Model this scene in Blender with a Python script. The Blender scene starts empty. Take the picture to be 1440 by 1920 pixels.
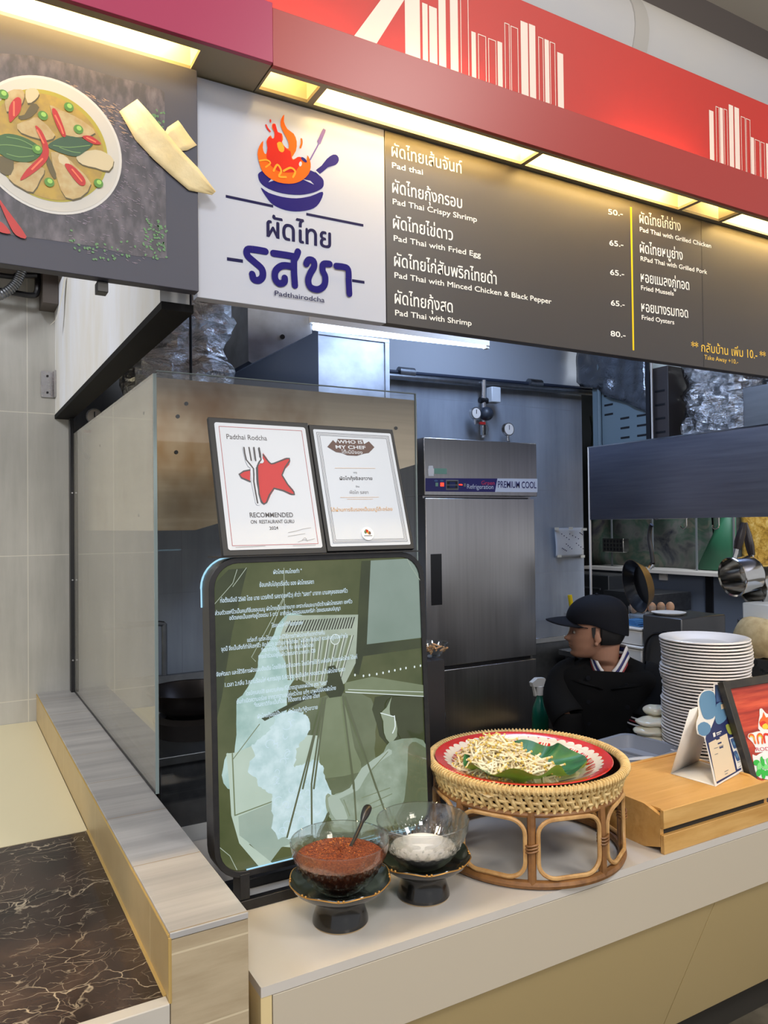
import bpy, bmesh, math, random
from math import pi, sin, cos, radians
from mathutils import Vector, Matrix, noise as mnoise

sc = bpy.context.scene
COL = sc.collection
rnd = random.Random(7)

# ------------------------------------------------------------------ camera
YAW, PITCH, ROLL, FPX = 0.519859, 0.0170018, 0.0116691, 1432.79
fw = Vector((sin(YAW)*cos(PITCH), cos(YAW)*cos(PITCH), sin(PITCH)))
r0 = Vector((cos(YAW), -sin(YAW), 0)); d0 = fw.cross(r0)
rt = r0*cos(ROLL) + d0*sin(ROLL); dn = -r0*sin(ROLL) + d0*cos(ROLL)
cam_d = bpy.data.cameras.new('camera'); cam_d.sensor_fit = 'HORIZONTAL'; cam_d.sensor_width = 36.0
cam_d.lens = 36.0*FPX/1440.0; cam_d.clip_start = 0.02; cam_d.clip_end = 100
cam = bpy.data.objects.new('camera', cam_d); COL.objects.link(cam)
cam.matrix_world = Matrix(((rt.x, -dn.x, -fw.x, 0), (rt.y, -dn.y, -fw.y, 0), (rt.z, -dn.z, -fw.z, 1.6), (0, 0, 0, 1)))
sc.camera = cam

# ------------------------------------------------------------------ colour management, world, lights
sc.view_settings.view_transform = 'Standard'; sc.view_settings.look = 'None'
sc.view_settings.gamma = 1; sc.view_settings.use_curve_mapping = False
sc.view_settings.exposure = 0.0
sc.cycles.max_bounces = 10; sc.cycles.transparent_max_bounces = 16; sc.cycles.caustics_reflective = False
sc.cycles.caustics_refractive = False; sc.cycles.sample_clamp_indirect = 4.0
try: sc.cycles.use_denoising = True
except Exception: pass

world = bpy.data.worlds.new('hall'); sc.world = world; world.use_nodes = True
wb = world.node_tree.nodes['Background']; wb.inputs[0].default_value = (0.93, 0.95, 1.0, 1); wb.inputs[1].default_value = 0.62

def area(name, loc, target, size, power, col=(1, 1, 1), sizey=None, spread=None):
    l = bpy.data.lights.new(name, 'AREA'); l.energy = power; l.color = col; l.size = size
    if sizey: l.shape = 'RECTANGLE'; l.size_y = sizey
    if spread: l.spread = spread
    o = bpy.data.objects.new(name, l); COL.objects.link(o); o.location = loc
    o.rotation_euler = (Vector(target) - Vector(loc)).to_track_quat('-Z', 'Y').to_euler()
    return o
# ceiling lamps of the food hall, behind and to the sides of the viewer
area('hall_ceiling_lamp', (-0.9, -2.2, 4.5), (0.9, 1.6, 1.6), 0.7, 76, (0.92, 0.95, 1.0))
area('hall_ceiling_lamp', (0.6, -5.6, 3.6), (0.9, 2.2, 1.6), 1.6, 108, (1.0, 0.92, 0.80))
area('hall_ceiling_lamp', (2.6, -1.6, 4.4), (1.9, 1.6, 1.5), 0.8, 66, (1.0, 0.96, 0.9))
area('hall_ceiling_lamp', (-1.6, 1.6, 3.4), (0.0, 2.6, 0.8), 0.8, 58, (0.95, 0.97, 1.0))
# kitchen ceiling lamps
area('kitchen_ceiling_lamp', (2.35, 2.75, 2.92), (2.5, 3.2, 1.0), 0.25, 21, (0.48, 0.65, 1.0), 1.0)
area('kitchen_ceiling_lamp', (4.35, 3.0, 2.92), (4.7, 3.6, 1.0), 0.3, 40, (0.82, 0.90, 1.0), 1.0)

# ------------------------------------------------------------------ materials
def lin(c):
    return tuple(((v/255.0)/12.92 if v/255.0 <= 0.04045 else ((v/255.0+0.055)/1.055)**2.4) for v in c[:3]) + (1.0,)

MATS = {}
def new_mat(name):
    m = bpy.data.materials.new(name); m.use_nodes = True; MATS[name] = m
    nt = m.node_tree; return m, nt, nt.nodes['Principled BSDF']

def pos_vec(nt, scale=(1, 1, 1), space='world'):
    if space == 'world':
        g = nt.nodes.new('ShaderNodeNewGeometry'); out = g.outputs['Position']
    else:
        g = nt.nodes.new('ShaderNodeTexCoord'); out = g.outputs['Object']
    mp = nt.nodes.new('ShaderNodeMapping'); mp.inputs['Scale'].default_value = scale
    nt.links.new(out, mp.inputs['Vector']); return mp.outputs['Vector']

def mixcol(nt, fac, a, b, blend='MIX'):
    mx = nt.nodes.new('ShaderNodeMix'); mx.data_type = 'RGBA'; mx.blend_type = blend
    for sock, v in ((mx.inputs[0], fac), (mx.inputs[6], a), (mx.inputs[7], b)):
        if isinstance(v, (tuple, list)): sock.default_value = v
        elif isinstance(v, (int, float)): sock.default_value = v
        else: nt.links.new(v, sock)
    return mx.outputs[2]

def ramp(nt, fac, stops):
    r = nt.nodes.new('ShaderNodeValToRGB'); e = r.color_ramp.elements
    while len(e) < len(stops): e.new(0.5)
    for i, (p, c) in enumerate(stops):
        e[i].position = p; e[i].color = c
    nt.links.new(fac, r.inputs[0]); return r.outputs[0]

def noise(nt, vec, scale, detail=4, rough=0.55, dist=0.0):
    n = nt.nodes.new('ShaderNodeTexNoise'); n.inputs['Scale'].default_value = scale; n.inputs['Detail'].default_value = detail
    n.inputs['Roughness'].default_value = rough; n.inputs['Distortion'].default_value = dist
    nt.links.new(vec, n.inputs['Vector']); return n.outputs['Fac']

def bump(nt, bsdf, height, strength, dist=0.01):
    b = nt.nodes.new('ShaderNodeBump'); b.inputs['Strength'].default_value = strength; b.inputs['Distance'].default_value = dist
    nt.links.new(height, b.inputs['Height']); nt.links.new(b.outputs[0], bsdf.inputs['Normal'])

def mat(name, col, rough=0.5, metal=0.0, var=None, bmp=None, emit=0.0, emit_col=None, coat=0.0, trans=0.0, ior=None, sss=0.0, aniso=None, spec=None):
    m, nt, b = new_mat(name)
    b.inputs['Base Color'].default_value = lin(col); b.inputs['Roughness'].default_value = rough; b.inputs['Metallic'].default_value = metal
    if spec is not None: b.inputs['Specular IOR Level'].default_value = spec
    if coat: b.inputs['Coat Weight'].default_value = coat; b.inputs['Coat Roughness'].default_value = 0.06
    if trans: b.inputs['Transmission Weight'].default_value = trans
    if ior: b.inputs['IOR'].default_value = ior
    if sss:
        b.inputs['Subsurface Weight'].default_value = sss; b.inputs['Subsurface Radius'].default_value = (0.01, 0.004, 0.002)
    if emit:
        b.inputs['Emission Color'].default_value = lin(emit_col or col); b.inputs['Emission Strength'].default_value = emit
    if var:
        scale, col2, stretch = var[0], var[1], (var[2] if len(var) > 2 else (1, 1, 1))
        lo, hi = (var[3] if len(var) > 3 else (0.35, 0.65))
        f = noise(nt, pos_vec(nt, stretch), scale, 5)
        c = ramp(nt, f, [(lo, lin(col)), (hi, lin(col2))])
        nt.links.new(c, b.inputs['Base Color'])
    if bmp:
        scale, strength = bmp[0], bmp[1]; stretch = bmp[2] if len(bmp) > 2 else (1, 1, 1)
        bump(nt, b, noise(nt, pos_vec(nt, stretch), scale, 4), strength)
    return m

def emis(name, col, strength=1.0, col2=None, scale=8, stretch=(1, 1, 1)):
    """a lit screen's pixels / a lamp"""
    m = bpy.data.materials.new(name); m.use_nodes = True; MATS[name] = m; nt = m.node_tree
    b = nt.nodes['Principled BSDF']; b.inputs['Base Color'].default_value = (0.01, 0.01, 0.01, 1); b.inputs['Roughness'].default_value = 0.08
    b.inputs['Emission Color'].default_value = lin(col); b.inputs['Emission Strength'].default_value = strength
    if col2:
        f = noise(nt, pos_vec(nt, stretch), scale, 4)
        nt.links.new(ramp(nt, f, [(0.35, lin(col)), (0.65, lin(col2))]), b.inputs['Emission Color'])
    return m

def tile_mat(name, ca, cb, grout, axes, size, offset, streak=(3, 3, 60), rough=0.45, gw=0.004, strength=1.0, jitter=0.0):
    """large printed tiles: streaky body plus thin grout lines, laid in world axes"""
    m, nt, b = new_mat(name)
    g = nt.nodes.new('ShaderNodeNewGeometry'); sp = nt.nodes.new('ShaderNodeSeparateXYZ'); nt.links.new(g.outputs['Position'], sp.inputs[0])
    cmb = nt.nodes.new('ShaderNodeCombineXYZ')
    for i, a in enumerate(axes):
        ad = nt.nodes.new('ShaderNodeMath'); ad.operation = 'SUBTRACT'; ad.inputs[1].default_value = offset[i]
        nt.links.new(sp.outputs['XYZ'.index(a)], ad.inputs[0]); nt.links.new(ad.outputs[0], cmb.inputs[i])
    br = nt.nodes.new('ShaderNodeTexBrick'); br.offset = 0.0; br.squash = 1.0
    br.inputs['Scale'].default_value = 1.0; br.inputs['Brick Width'].default_value = size[0]; br.inputs['Row Height'].default_value = size[1]
    br.inputs['Mortar Size'].default_value = gw*0.5; br.inputs['Mortar Smooth'].default_value = 0.2; br.inputs['Bias'].default_value = 0.0
    br.inputs['Color1'].default_value = (0, 0, 0, 1); br.inputs['Color2'].default_value = (1, 1, 1, 1); br.inputs['Mortar'].default_value = (0.5, 0.5, 0.5, 1)
    nt.links.new(cmb.outputs[0], br.inputs['Vector'])
    n1 = noise(nt, pos_vec(nt, streak), 1.0, 6, 0.62)
    n2 = noise(nt, pos_vec(nt, (1, 1, 1)), 5.0, 3)
    body = ramp(nt, n1, [(0.33, lin(ca)), (0.68, lin(cb))])
    body = mixcol(nt, 0.25, body, ramp(nt, n2, [(0.3, lin(ca)), (0.7, lin(cb))]))
    if jitter: body = mixcol(nt, jitter, body, br.outputs['Color'], 'OVERLAY')
    col = mixcol(nt, br.outputs['Fac'], body, lin(grout))
    nt.links.new(col, b.inputs['Base Color']); b.inputs['Roughness'].default_value = rough
    iv = nt.nodes.new('ShaderNodeMath'); iv.operation = 'SUBTRACT'; iv.inputs[0].default_value = 1.0; nt.links.new(br.outputs['Fac'], iv.inputs[1])
    bump(nt, b, iv.outputs[0], 0.35*strength, 0.002)
    return m

def pane_mat(name, tint, ior=1.5, rough=0.0, haze=0.0, haze_col=(200, 190, 170)):
    """sheet glass: Fresnel mix of clear transmission and mirror reflection"""
    m = bpy.data.materials.new(name); m.use_nodes = True; MATS[name] = m; nt = m.node_tree
    for n in list(nt.nodes):
        if n.type != 'OUTPUT_MATERIAL': nt.nodes.remove(n)
    out = [n for n in nt.nodes if n.type == 'OUTPUT_MATERIAL'][0]
    t = nt.nodes.new('ShaderNodeBsdfTransparent'); t.inputs[0].default_value = tint + (1,)
    g = nt.nodes.new('ShaderNodeBsdfGlossy'); g.inputs['Roughness'].default_value = rough; g.inputs[0].default_value = (1, 1, 1, 1)
    lw = nt.nodes.new('ShaderNodeLayerWeight'); lw.inputs[0].default_value = 0.5; f0 = ((ior-1)/(ior+1))**2
    pw = nt.nodes.new('ShaderNodeMath'); pw.operation = 'POWER'; pw.inputs[1].default_value = 5.0; nt.links.new(lw.outputs['Facing'], pw.inputs[0])
    f = nt.nodes.new('ShaderNodeMath'); f.operation = 'MULTIPLY_ADD'; f.inputs[1].default_value = 1-f0; f.inputs[2].default_value = f0; nt.links.new(pw.outputs[0], f.inputs[0])
    mx = nt.nodes.new('ShaderNodeMixShader'); nt.links.new(f.outputs[0], mx.inputs[0]); nt.links.new(t.outputs[0], mx.inputs[1]); nt.links.new(g.outputs[0], mx.inputs[2])
    res = mx.outputs[0]
    if haze:                                     # pale diffuse haze painted in to imitate the wall's bright reflection
        d = nt.nodes.new('ShaderNodeBsdfDiffuse'); d.inputs[0].default_value = lin(haze_col)
        m2 = nt.nodes.new('ShaderNodeMixShader'); nt.links.new(ramp(nt, noise(nt, pos_vec(nt, (2, 2, 0.8)), 2.0, 4), [(0.3, (haze*0.7,)*3+(1,)), (0.7, (haze,)*3+(1,))]), m2.inputs[0])
        nt.links.new(res, m2.inputs[1]); nt.links.new(d.outputs[0], m2.inputs[2]); res = m2.outputs[0]
    nt.links.new(res, out.inputs[0]); return m

# ------------------------------------------------------------------ mesh building
ORG = {}
class MB:
    def __init__(s): s.v = []; s.f = []; s.mi = []; s.mats = []; s.cur = 0
    def use(s, m):
        if isinstance(m, str): m = MATS[m]
        if m not in s.mats: s.mats.append(m)
        s.cur = s.mats.index(m); return s
    def add(s, vs, fs):
        o = len(s.v); s.v += [tuple(v) for v in vs]
        for f in fs: s.f.append(tuple(i+o for i in f)); s.mi.append(s.cur)
        return s
    def box(s, x0, x1, y0, y1, z0, z1):
        return s.add([(x0,y0,z0),(x1,y0,z0),(x1,y1,z0),(x0,y1,z0),(x0,y0,z1),(x1,y0,z1),(x1,y1,z1),(x0,y1,z1)],
                     [(0,3,2,1),(4,5,6,7),(0,1,5,4),(1,2,6,5),(2,3,7,6),(3,0,4,7)])
    def prism(s, pts, f3, d0, d1):
        """2D outline pts mapped by f3(u,v,d), extruded from depth d0 to d1"""
        n = len(pts); A = [f3(p[0], p[1], d0) for p in pts]; B = [f3(p[0], p[1], d1) for p in pts]
        fs = [tuple(range(n)), tuple(range(2*n-1, n-1, -1))] + [(i, i+n, (i+1) % n + n, (i+1) % n) for i in range(n)]
        return s.add(A+B, fs)
    def lathe(s, prof, c=(0, 0, 0), seg=32, close=False, mod=None):
        """profile [(r,z)] spun round a vertical axis at c; mod(a,r,z)->(r,z)"""
        vs = []; fs = []; n = len(prof)
        for i in range(seg):
            a = 2*pi*i/seg
            for (r, z) in prof:
                if mod: r, z = mod(a, r, z)
                vs.append((c[0]+r*cos(a), c[1]+r*sin(a), c[2]+z))
        for i in range(seg):
            j = (i+1) % seg
            for k in range(n-1 if not close else n):
                k2 = (k+1) % n
                fs.append((i*n+k, j*n+k, j*n+k2, i*n+k2))
        return s.add(vs, fs)
    def tube(s, pts, r, seg=8, closed=False, cap=True, flat=None):
        pts = [Vector(p) for p in pts]; n = len(pts); rr = r if isinstance(r, (list, tuple)) else [r]*n
        vs = []; fs = []; prev = None
        for i, p in enumerate(pts):
            if closed: t = (pts[(i+1) % n]-pts[i-1])
            else: t = pts[min(i+1, n-1)]-pts[max(i-1, 0)]
            if t.length < 1e-9: t = Vector((0, 0, 1))
            t.normalize()
            if prev is None:
                ref = Vector((0, 0, 1)) if abs(t.z) < 0.9 else Vector((1, 0, 0))
                u = t.cross(ref).normalized()
            else:
                u = prev - t*prev.dot(t)
                if u.length < 1e-6: u = t.cross(Vector((0.3, 0.5, 0.8)))
                u.normalize()
            prev = u; w = t.cross(u)
            for k in range(seg):
                a = 2*pi*k/seg
                vs.append(p + (u*cos(a)*(flat[0] if flat else 1) + w*sin(a)*(flat[1] if flat else 1))*rr[i])
        m = n if closed else n-1
        for i in range(m):
            j = (i+1) % n
            for k in range(seg):
                k2 = (k+1) % seg
                fs.append((i*seg+k, i*seg+k2, j*seg+k2, j*seg+k))
        if cap and not closed:
            fs.append(tuple(range(seg-1, -1, -1))); fs.append(tuple((n-1)*seg+k for k in range(seg)))
        return s.add(vs, fs)
    def cyl(s, p0, p1, r0, r1=None, seg=16): return s.tube([p0, p1], [r0, r0 if r1 is None else r1], seg)
    def ball(s, c, r, seg=14, rings=9, M=None):
        vs = []; fs = []
        rx = r if isinstance(r, (tuple, list)) else (r, r, r)
        for i in range(rings+1):
            th = pi*i/rings
            for k in range(seg):
                a = 2*pi*k/seg; v = Vector((rx[0]*sin(th)*cos(a), rx[1]*sin(th)*sin(a), rx[2]*cos(th)))
                if M: v = M @ v
                vs.append(Vector(c)+v)
        for i in range(rings):
            for k in range(seg):
                k2 = (k+1) % seg; fs.append((i*seg+k, (i+1)*seg+k, (i+1)*seg+k2, i*seg+k2))
        return s.add(vs, fs)
    def loft(s, rings, cap=True):
        n = len(rings[0]); vs = [p for r in rings for p in r]; fs = []
        for i in range(len(rings)-1):
            for k in range(n):
                k2 = (k+1) % n; fs.append((i*n+k, i*n+k2, (i+1)*n+k2, (i+1)*n+k))
        if cap: fs.append(tuple(range(n-1, -1, -1))); fs.append(tuple((len(rings)-1)*n+k for k in range(n)))
        return s.add(vs, fs)
    def grid(s, fn, nu, nv):
        vs = [fn(i/(nu-1), j/(nv-1)) for j in range(nv) for i in range(nu)]
        fs = [(j*nu+i, j*nu+i+1, (j+1)*nu+i+1, (j+1)*nu+i) for j in range(nv-1) for i in range(nu-1)]
        return s.add(vs, fs)
    def build(s, name, m=None, parent=None, smooth=35, bevel=0, fix=True, seg=2, solid=0, merge=False, org=None):
        me = bpy.data.meshes.new(name)
        if parent is not None: o3 = ORG[parent.name]
        elif org is not None: o3 = Vector(org)
        else:
            xs = [v[0] for v in s.v]; ys = [v[1] for v in s.v]; zs = [v[2] for v in s.v]
            o3 = Vector(((min(xs)+max(xs))/2, (min(ys)+max(ys))/2, min(zs)))
        me.from_pydata([tuple(Vector(v)-o3) for v in s.v], [], s.f)
        if m is not None:
            me.materials.append(MATS[m] if isinstance(m, str) else m)
        else:
            for mm in s.mats: me.materials.append(mm)
            me.polygons.foreach_set('material_index', s.mi)
        if fix or merge:
            bm = bmesh.new(); bm.from_mesh(me)
            if merge: bmesh.ops.remove_doubles(bm, verts=bm.verts, dist=1e-5)
            if fix: bmesh.ops.recalc_face_normals(bm, faces=bm.faces)
            bm.to_mesh(me); bm.free()
        if smooth:
            me.polygons.foreach_set('use_smooth', [True]*len(me.polygons)); me.set_sharp_from_angle(angle=radians(smooth))
        me.update()
        o = bpy.data.objects.new(name, me); COL.objects.link(o)
        if parent is not None: o.parent = parent; ORG[o.name] = o3
        else: o.location = o3; ORG[o.name] = o3
        if solid:
            md = o.modifiers.new('solid', 'SOLIDIFY'); md.thickness = solid; md.offset = 0
        if bevel:
            md = o.modifiers.new('bevel', 'BEVEL'); md.width = bevel; md.segments = seg; md.limit_method = 'ANGLE'; md.angle_limit = radians(40)
        return o

def tag(o, label, cat, group=None):
    o['label'] = label; o['category'] = cat
    if group: o['group'] = group
    return o
def thing(name, loc, label, cat, group=None):
    o = bpy.data.objects.new(name, None); COL.objects.link(o); o.location = loc; o.empty_display_size = 0.05
    ORG[o.name] = Vector(loc); return tag(o, label, cat, group)
def struct(o): o['kind'] = 'structure'; return o
def stuff(o, label, cat, group=None): tag(o, label, cat, group); o['kind'] = 'stuff'; return o
def copy_tree(o, loc, rz=0.0, rot=None, label=None):
    c = o.copy(); COL.objects.link(c); c.location = loc
    c.rotation_euler = rot if rot else (0, 0, rz)
    if label: c['label'] = label
    for ch in list(o.children):
        d = ch.copy(); COL.objects.link(d); d.parent = c
        for g in list(ch.children):
            e = g.copy(); COL.objects.link(e); e.parent = d
    return c

class Plane:
    def __init__(s, O, u, v, n): s.O, s.u, s.v, s.n = Vector(O), Vector(u), Vector(v), Vector(n)
    def __call__(s, a, b, d=0.0): return s.O + s.u*a + s.v*b + s.n*d
def vplane(y): return Plane((0, y, 0), (1, 0, 0), (0, 0, 1), (0, -1, 0))
def tilted(O, yaw, deg):
    a = radians(yaw); t = radians(deg); b = Vector((-sin(a), cos(a), 0)); z = Vector((0, 0, 1))
    return Plane(O, (cos(a), sin(a), 0), b*sin(t)+z*cos(t), -b*cos(t)+z*sin(t))

TEXT_CACHE = {}
def glyphs(body, off=0.0):
    key = (body, off)
    if key not in TEXT_CACHE:
        cu = bpy.data.curves.new('t', 'FONT'); cu.body = body; cu.size = 1.0; cu.offset = off; cu.resolution_u = 4
        o = bpy.data.objects.new('t', cu); COL.objects.link(o)
        dg = bpy.context.evaluated_depsgraph_get(); me = bpy.data.meshes.new_from_object(o.evaluated_get(dg))
        TEXT_CACHE[key] = ([tuple(v.co) for v in me.vertices], [tuple(p.vertices) for p in me.polygons])
        bpy.data.objects.remove(o); bpy.data.curves.remove(cu); bpy.data.meshes.remove(me)
    return TEXT_CACHE[key]

class Art(MB):
    """flat print on a plane: inks stacked in thin layers"""
    STEP = 0.0004
    def __init__(s, plane): super().__init__(); s.p = plane; s.lay = 1
    def face(s, pts):
        A = sum(pts[i][0]*pts[(i+1) % len(pts)][1]-pts[(i+1) % len(pts)][0]*pts[i][1] for i in range(len(pts)))
        if A < 0: pts = pts[::-1]
        s.cnt = getattr(s, 'cnt', 0)+1; d = s.lay*s.STEP+(s.cnt % 30)*0.000013
        return s.add([s.p(a, b, d) for a, b in pts], [tuple(range(len(pts)))])
    def layer(s, k): s.lay = k; return s
    def poly(s, m, pts, smooth=0):
        s.use(m)
        if smooth: pts = spline(pts, smooth, True)
        return s.face(pts)
    def ragged(s, m, pts, amp, seed, k=5):
        q = spline(pts, k, True); sd = Vector((seed, seed*1.7, 0.3))
        return s.poly(m, [(p[0]+amp*mnoise.noise(Vector((p[0]*90, p[1]*90, 0))+sd)+0.6*amp*mnoise.noise(Vector((p[0]*230, p[1]*230, 2))+sd), p[1]+amp*mnoise.noise(Vector((p[0]*90, p[1]*90, 7))+sd)+0.6*amp*mnoise.noise(Vector((p[0]*230, p[1]*230, 9))+sd)) for p in q])
    def ell(s, m, c, rx, ry=None, rot=0, seg=28):
        ry = rx if ry is None else ry; s.use(m)
        return s.face([(c[0]+rx*cos(a)*cos(rot)-ry*sin(a)*sin(rot), c[1]+rx*cos(a)*sin(rot)+ry*sin(a)*cos(rot)) for a in [2*pi*i/seg for i in range(seg)]])
    def rect(s, m, x0, x1, z0, z1): s.use(m); return s.face([(x0, z0), (x1, z0), (x1, z1), (x0, z1)])
    def line(s, m, pts, w, smooth=0, caps=True):
        if smooth: pts = spline(pts, smooth, False)
        s.use(m); n = len(pts); ww = w if isinstance(w, (list, tuple)) else None
        L = []; R = []
        for i, p in enumerate(pts):
            a = Vector(pts[max(i-1, 0)]); b = Vector(pts[min(i+1, n-1)]); t = (b-a)
            if t.length < 1e-9: t = Vector((1, 0))
            t.normalize(); h = (w if ww is None else ww[min(len(ww)-1, int(i*(len(ww)-1)/max(1, n-1)+0.5))])/2
            L.append((p[0]-t.y*h, p[1]+t.x*h)); R.append((p[0]+t.y*h, p[1]-t.x*h))
        for i in range(n-1): s.face([L[i], R[i], R[i+1], L[i+1]])
        if caps and ww is None:
            for p in (pts[0], pts[-1]): s.ell(m, p, w/2, seg=10)
        return s
    def text(s, m, body, p0, p1, size, off=0.0, bold=0.0):
        """lettering whose baseline runs from p0 to p1 (width fitted), size = em height"""
        s.use(m); vs, fs = glyphs(body, off)
        if not vs: return s
        x0 = min(v[0] for v in vs); x1 = max(v[0] for v in vs)
        d = Vector(p1)-Vector(p0); L = d.length; ux = d/L; uy = Vector((-ux.y, ux.x)); k = L/(x1-x0)
        for q, (bx, bz) in enumerate(((0, 0),) if not bold else ((-1, -0.6), (1, -0.6), (0, 0.9), (0, 0))):
            s.add([s.p(*(Vector(p0)+ux*(v[0]-x0)*k+uy*v[1]*size+Vector((bx*bold, bz*bold))), s.lay*s.STEP+q*0.00004) for v in vs], fs)
        return s
    def make(s, name, parent): return s.build(name, None, parent, smooth=0, fix=False)

def spline(pts, k=4, closed=True):
    """Catmull-Rom smoothing"""
    n = len(pts); out = []
    for i in range(n if closed else n-1):
        p0 = pts[(i-1) % n] if closed or i > 0 else pts[0]; p1 = pts[i]; p2 = pts[(i+1) % n]
        p3 = pts[(i+2) % n] if closed or i+2 < n else pts[-1]
        for j in range(k):
            t = j/k
            out.append(tuple(0.5*((2*p1[q])+(-p0[q]+p2[q])*t+(2*p0[q]-5*p1[q]+4*p2[q]-p3[q])*t*t+(-p0[q]+3*p1[q]-3*p2[q]+p3[q])*t**3) for q in range(len(p1))))
    if not closed: out.append(tuple(pts[-1]))
    return out
def rrect(x0, x1, z0, z1, r, seg=7):
    out = []
    for cx, cz, a0 in ((x1-r, z1-r, 0), (x0+r, z1-r, 90), (x0+r, z0+r, 180), (x1-r, z0+r, 270)):
        for i in range(seg+1):
            a = radians(a0+90*i/seg); out.append((cx+r*cos(a), cz+r*sin(a)))
    return out
def frame(mb, outer, inner, f3, d0, d1):
    """closed frame between two outlines with the same number of points"""
    n = len(outer)
    vs = [f3(a, b, d) for d in (d0, d1) for ring in (outer, inner) for a, b in ring]
    fs = []
    for i in range(n):
        j = (i+1) % n
        fs += [(i, j, n+j, n+i), (2*n+j, 2*n+i, 3*n+i, 3*n+j), (i, 2*n+i, 2*n+j, j), (n+j, 3*n+j, 3*n+i, n+i)]
    return mb.add(vs, fs)

# ------------------------------------------------------------------ material library
tile_mat('wall_tile', (158,157,151), (194,192,186), (206,203,192), 'XZ', (0.60, 0.597), (0.293, 0.296), streak=(9, 9, 0.9), rough=0.42)
tile_mat('kitchen_tile', (132,138,148), (168,174,184), (150,154,162), 'XZ', (0.60, 0.53), (0.4, 0.22), streak=(7, 7, 0.7), rough=0.35)
tile_mat('ledge_top_tile', (148,146,146), (188,185,182), (150,132,105), 'YX', (0.29, 2.0), (1.315, -1.0), streak=(1.4, 22, 1.4), rough=0.4, gw=0.003)
tile_mat('ledge_face_tile', (158,140,112), (196,180,152), (205,190,160), 'XZ', (3.0, 0.135), (-1.0, 0.745), streak=(3, 3, 26), rough=0.42, gw=0.004)
tile_mat('ledge_side_tile', (176,150,104), (198,174,128), (205,185,140), 'YZ', (0.60, 0.6), (1.45, 0.2), streak=(4, 4, 5), rough=0.4, gw=0.004)
tile_mat('kitchen_floor_tile', (38,42,52), (56,60,70), (84,86,92), 'XY', (0.30, 0.30), (0.1, 0.1), streak=(5, 5, 5), rough=0.35, gw=0.006)

def marble():
    m, nt, b = new_mat('brown_marble')
    v = pos_vec(nt, (1, 1, 1))
    base = ramp(nt, noise(nt, v, 7, 6, 0.6, 0.6), [(0.3, lin((34,25,21))), (0.55, lin((60,46,39))), (0.75, lin((86,68,56)))])
    nz = nt.nodes.new('ShaderNodeTexNoise'); nz.inputs['Scale'].default_value = 5.0; nz.inputs['Detail'].default_value = 5
    nt.links.new(v, nz.inputs['Vector'])
    wv = nt.nodes.new('ShaderNodeVectorMath'); wv.operation = 'MULTIPLY_ADD'; wv.inputs[1].default_value = (0.22, 0.22, 0.22)
    nt.links.new(nz.outputs['Color'], wv.inputs[0]); nt.links.new(v, wv.inputs[2])
    out = base
    for sc_, w, st in ((11.0, 0.019, 0.95), (24.0, 0.022, 0.6)):
        vo = nt.nodes.new('ShaderNodeTexVoronoi'); vo.feature = 'DISTANCE_TO_EDGE'; vo.inputs['Scale'].default_value = sc_
        mp = nt.nodes.new('ShaderNodeMapping'); mp.inputs['Scale'].default_value = (0.8, 1.5, 1); mp.inputs['Rotation'].default_value = (0, 0, 0.35)
        nt.links.new(wv.outputs[0], mp.inputs['Vector']); nt.links.new(mp.outputs[0], vo.inputs['Vector'])
        ve = ramp(nt, vo.outputs['Distance'], [(0.0, (st, st, st, 1)), (w, (0.0, 0.0, 0.0, 1))])
        gate = ramp(nt, noise(nt, v, 6.0*sc_/9, 3), [(0.45, (0, 0, 0, 1)), (0.62, (1, 1, 1, 1))])
        mm = nt.nodes.new('ShaderNodeMath'); mm.operation = 'MULTIPLY'; nt.links.new(ve, mm.inputs[0]); nt.links.new(gate, mm.inputs[1])
        out = mixcol(nt, mm.outputs[0], out, lin((196,180,154)))
    nt.links.new(out, b.inputs['Base Color']); b.inputs['Roughness'].default_value = 0.16
marble()

def brushed(name, col, rough, stretch, amt=0.12, col2=None, stains=None, metal=1.0):
    m, nt, b = new_mat(name); b.inputs['Metallic'].default_value = metal
    f = noise(nt, pos_vec(nt, stretch), 1.0, 4)
    c = ramp(nt, f, [(0.3, lin(col)), (0.7, lin(col2 or tuple(min(255, x+14) for x in col)))])
    if stains:
        sf = ramp(nt, noise(nt, pos_vec(nt, stains[1]), 1.0, 4), [(stains[2], (0, 0, 0, 1)), (stains[3], (1, 1, 1, 1))])
        c = mixcol(nt, sf, c, lin(stains[0]))
    nt.links.new(c, b.inputs['Base Color'])
    r = nt.nodes.new('ShaderNodeMapRange'); r.inputs[3].default_value = rough-amt*0.5; r.inputs[4].default_value = rough+amt*0.5
    nt.links.new(f, r.inputs[0]); nt.links.new(r.outputs[0], b.inputs['Roughness'])
    return m
brushed('hood_steel', (206,188,160), 0.34, (2, 2, 60), 0.14, stains=((150,108,58), (3.2, 3.2, 2.2), 0.50, 0.75), metal=0.62)
brushed('hood_side_steel', (222,208,182), 0.5, (2, 2, 40), 0.14, stains=((176,140,92), (2.2, 2.2, 1.8), 0.55, 0.8), metal=0.25)
brushed('fridge_steel', (178,176,176), 0.33, (60, 60, 1.5), 0.12)
brushed('dark_hood_steel', (140,142,156), 0.36, (40, 3, 60), 0.12)
brushed('galvanised', (172,178,188), 0.42, (7, 7, 9), 0.2, col2=(214,220,230))
brushed('steel', (178,178,180), 0.28, (30, 30, 30), 0.08)
brushed('polished_steel', (196,194,190), 0.14, (10, 10, 30), 0.06)
brushed('grey_steel', (128,130,134), 0.42, (30, 4, 30), 0.1)
brushed('dull_steel', (96,98,104), 0.5, (30, 4, 30), 0.1)
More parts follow.
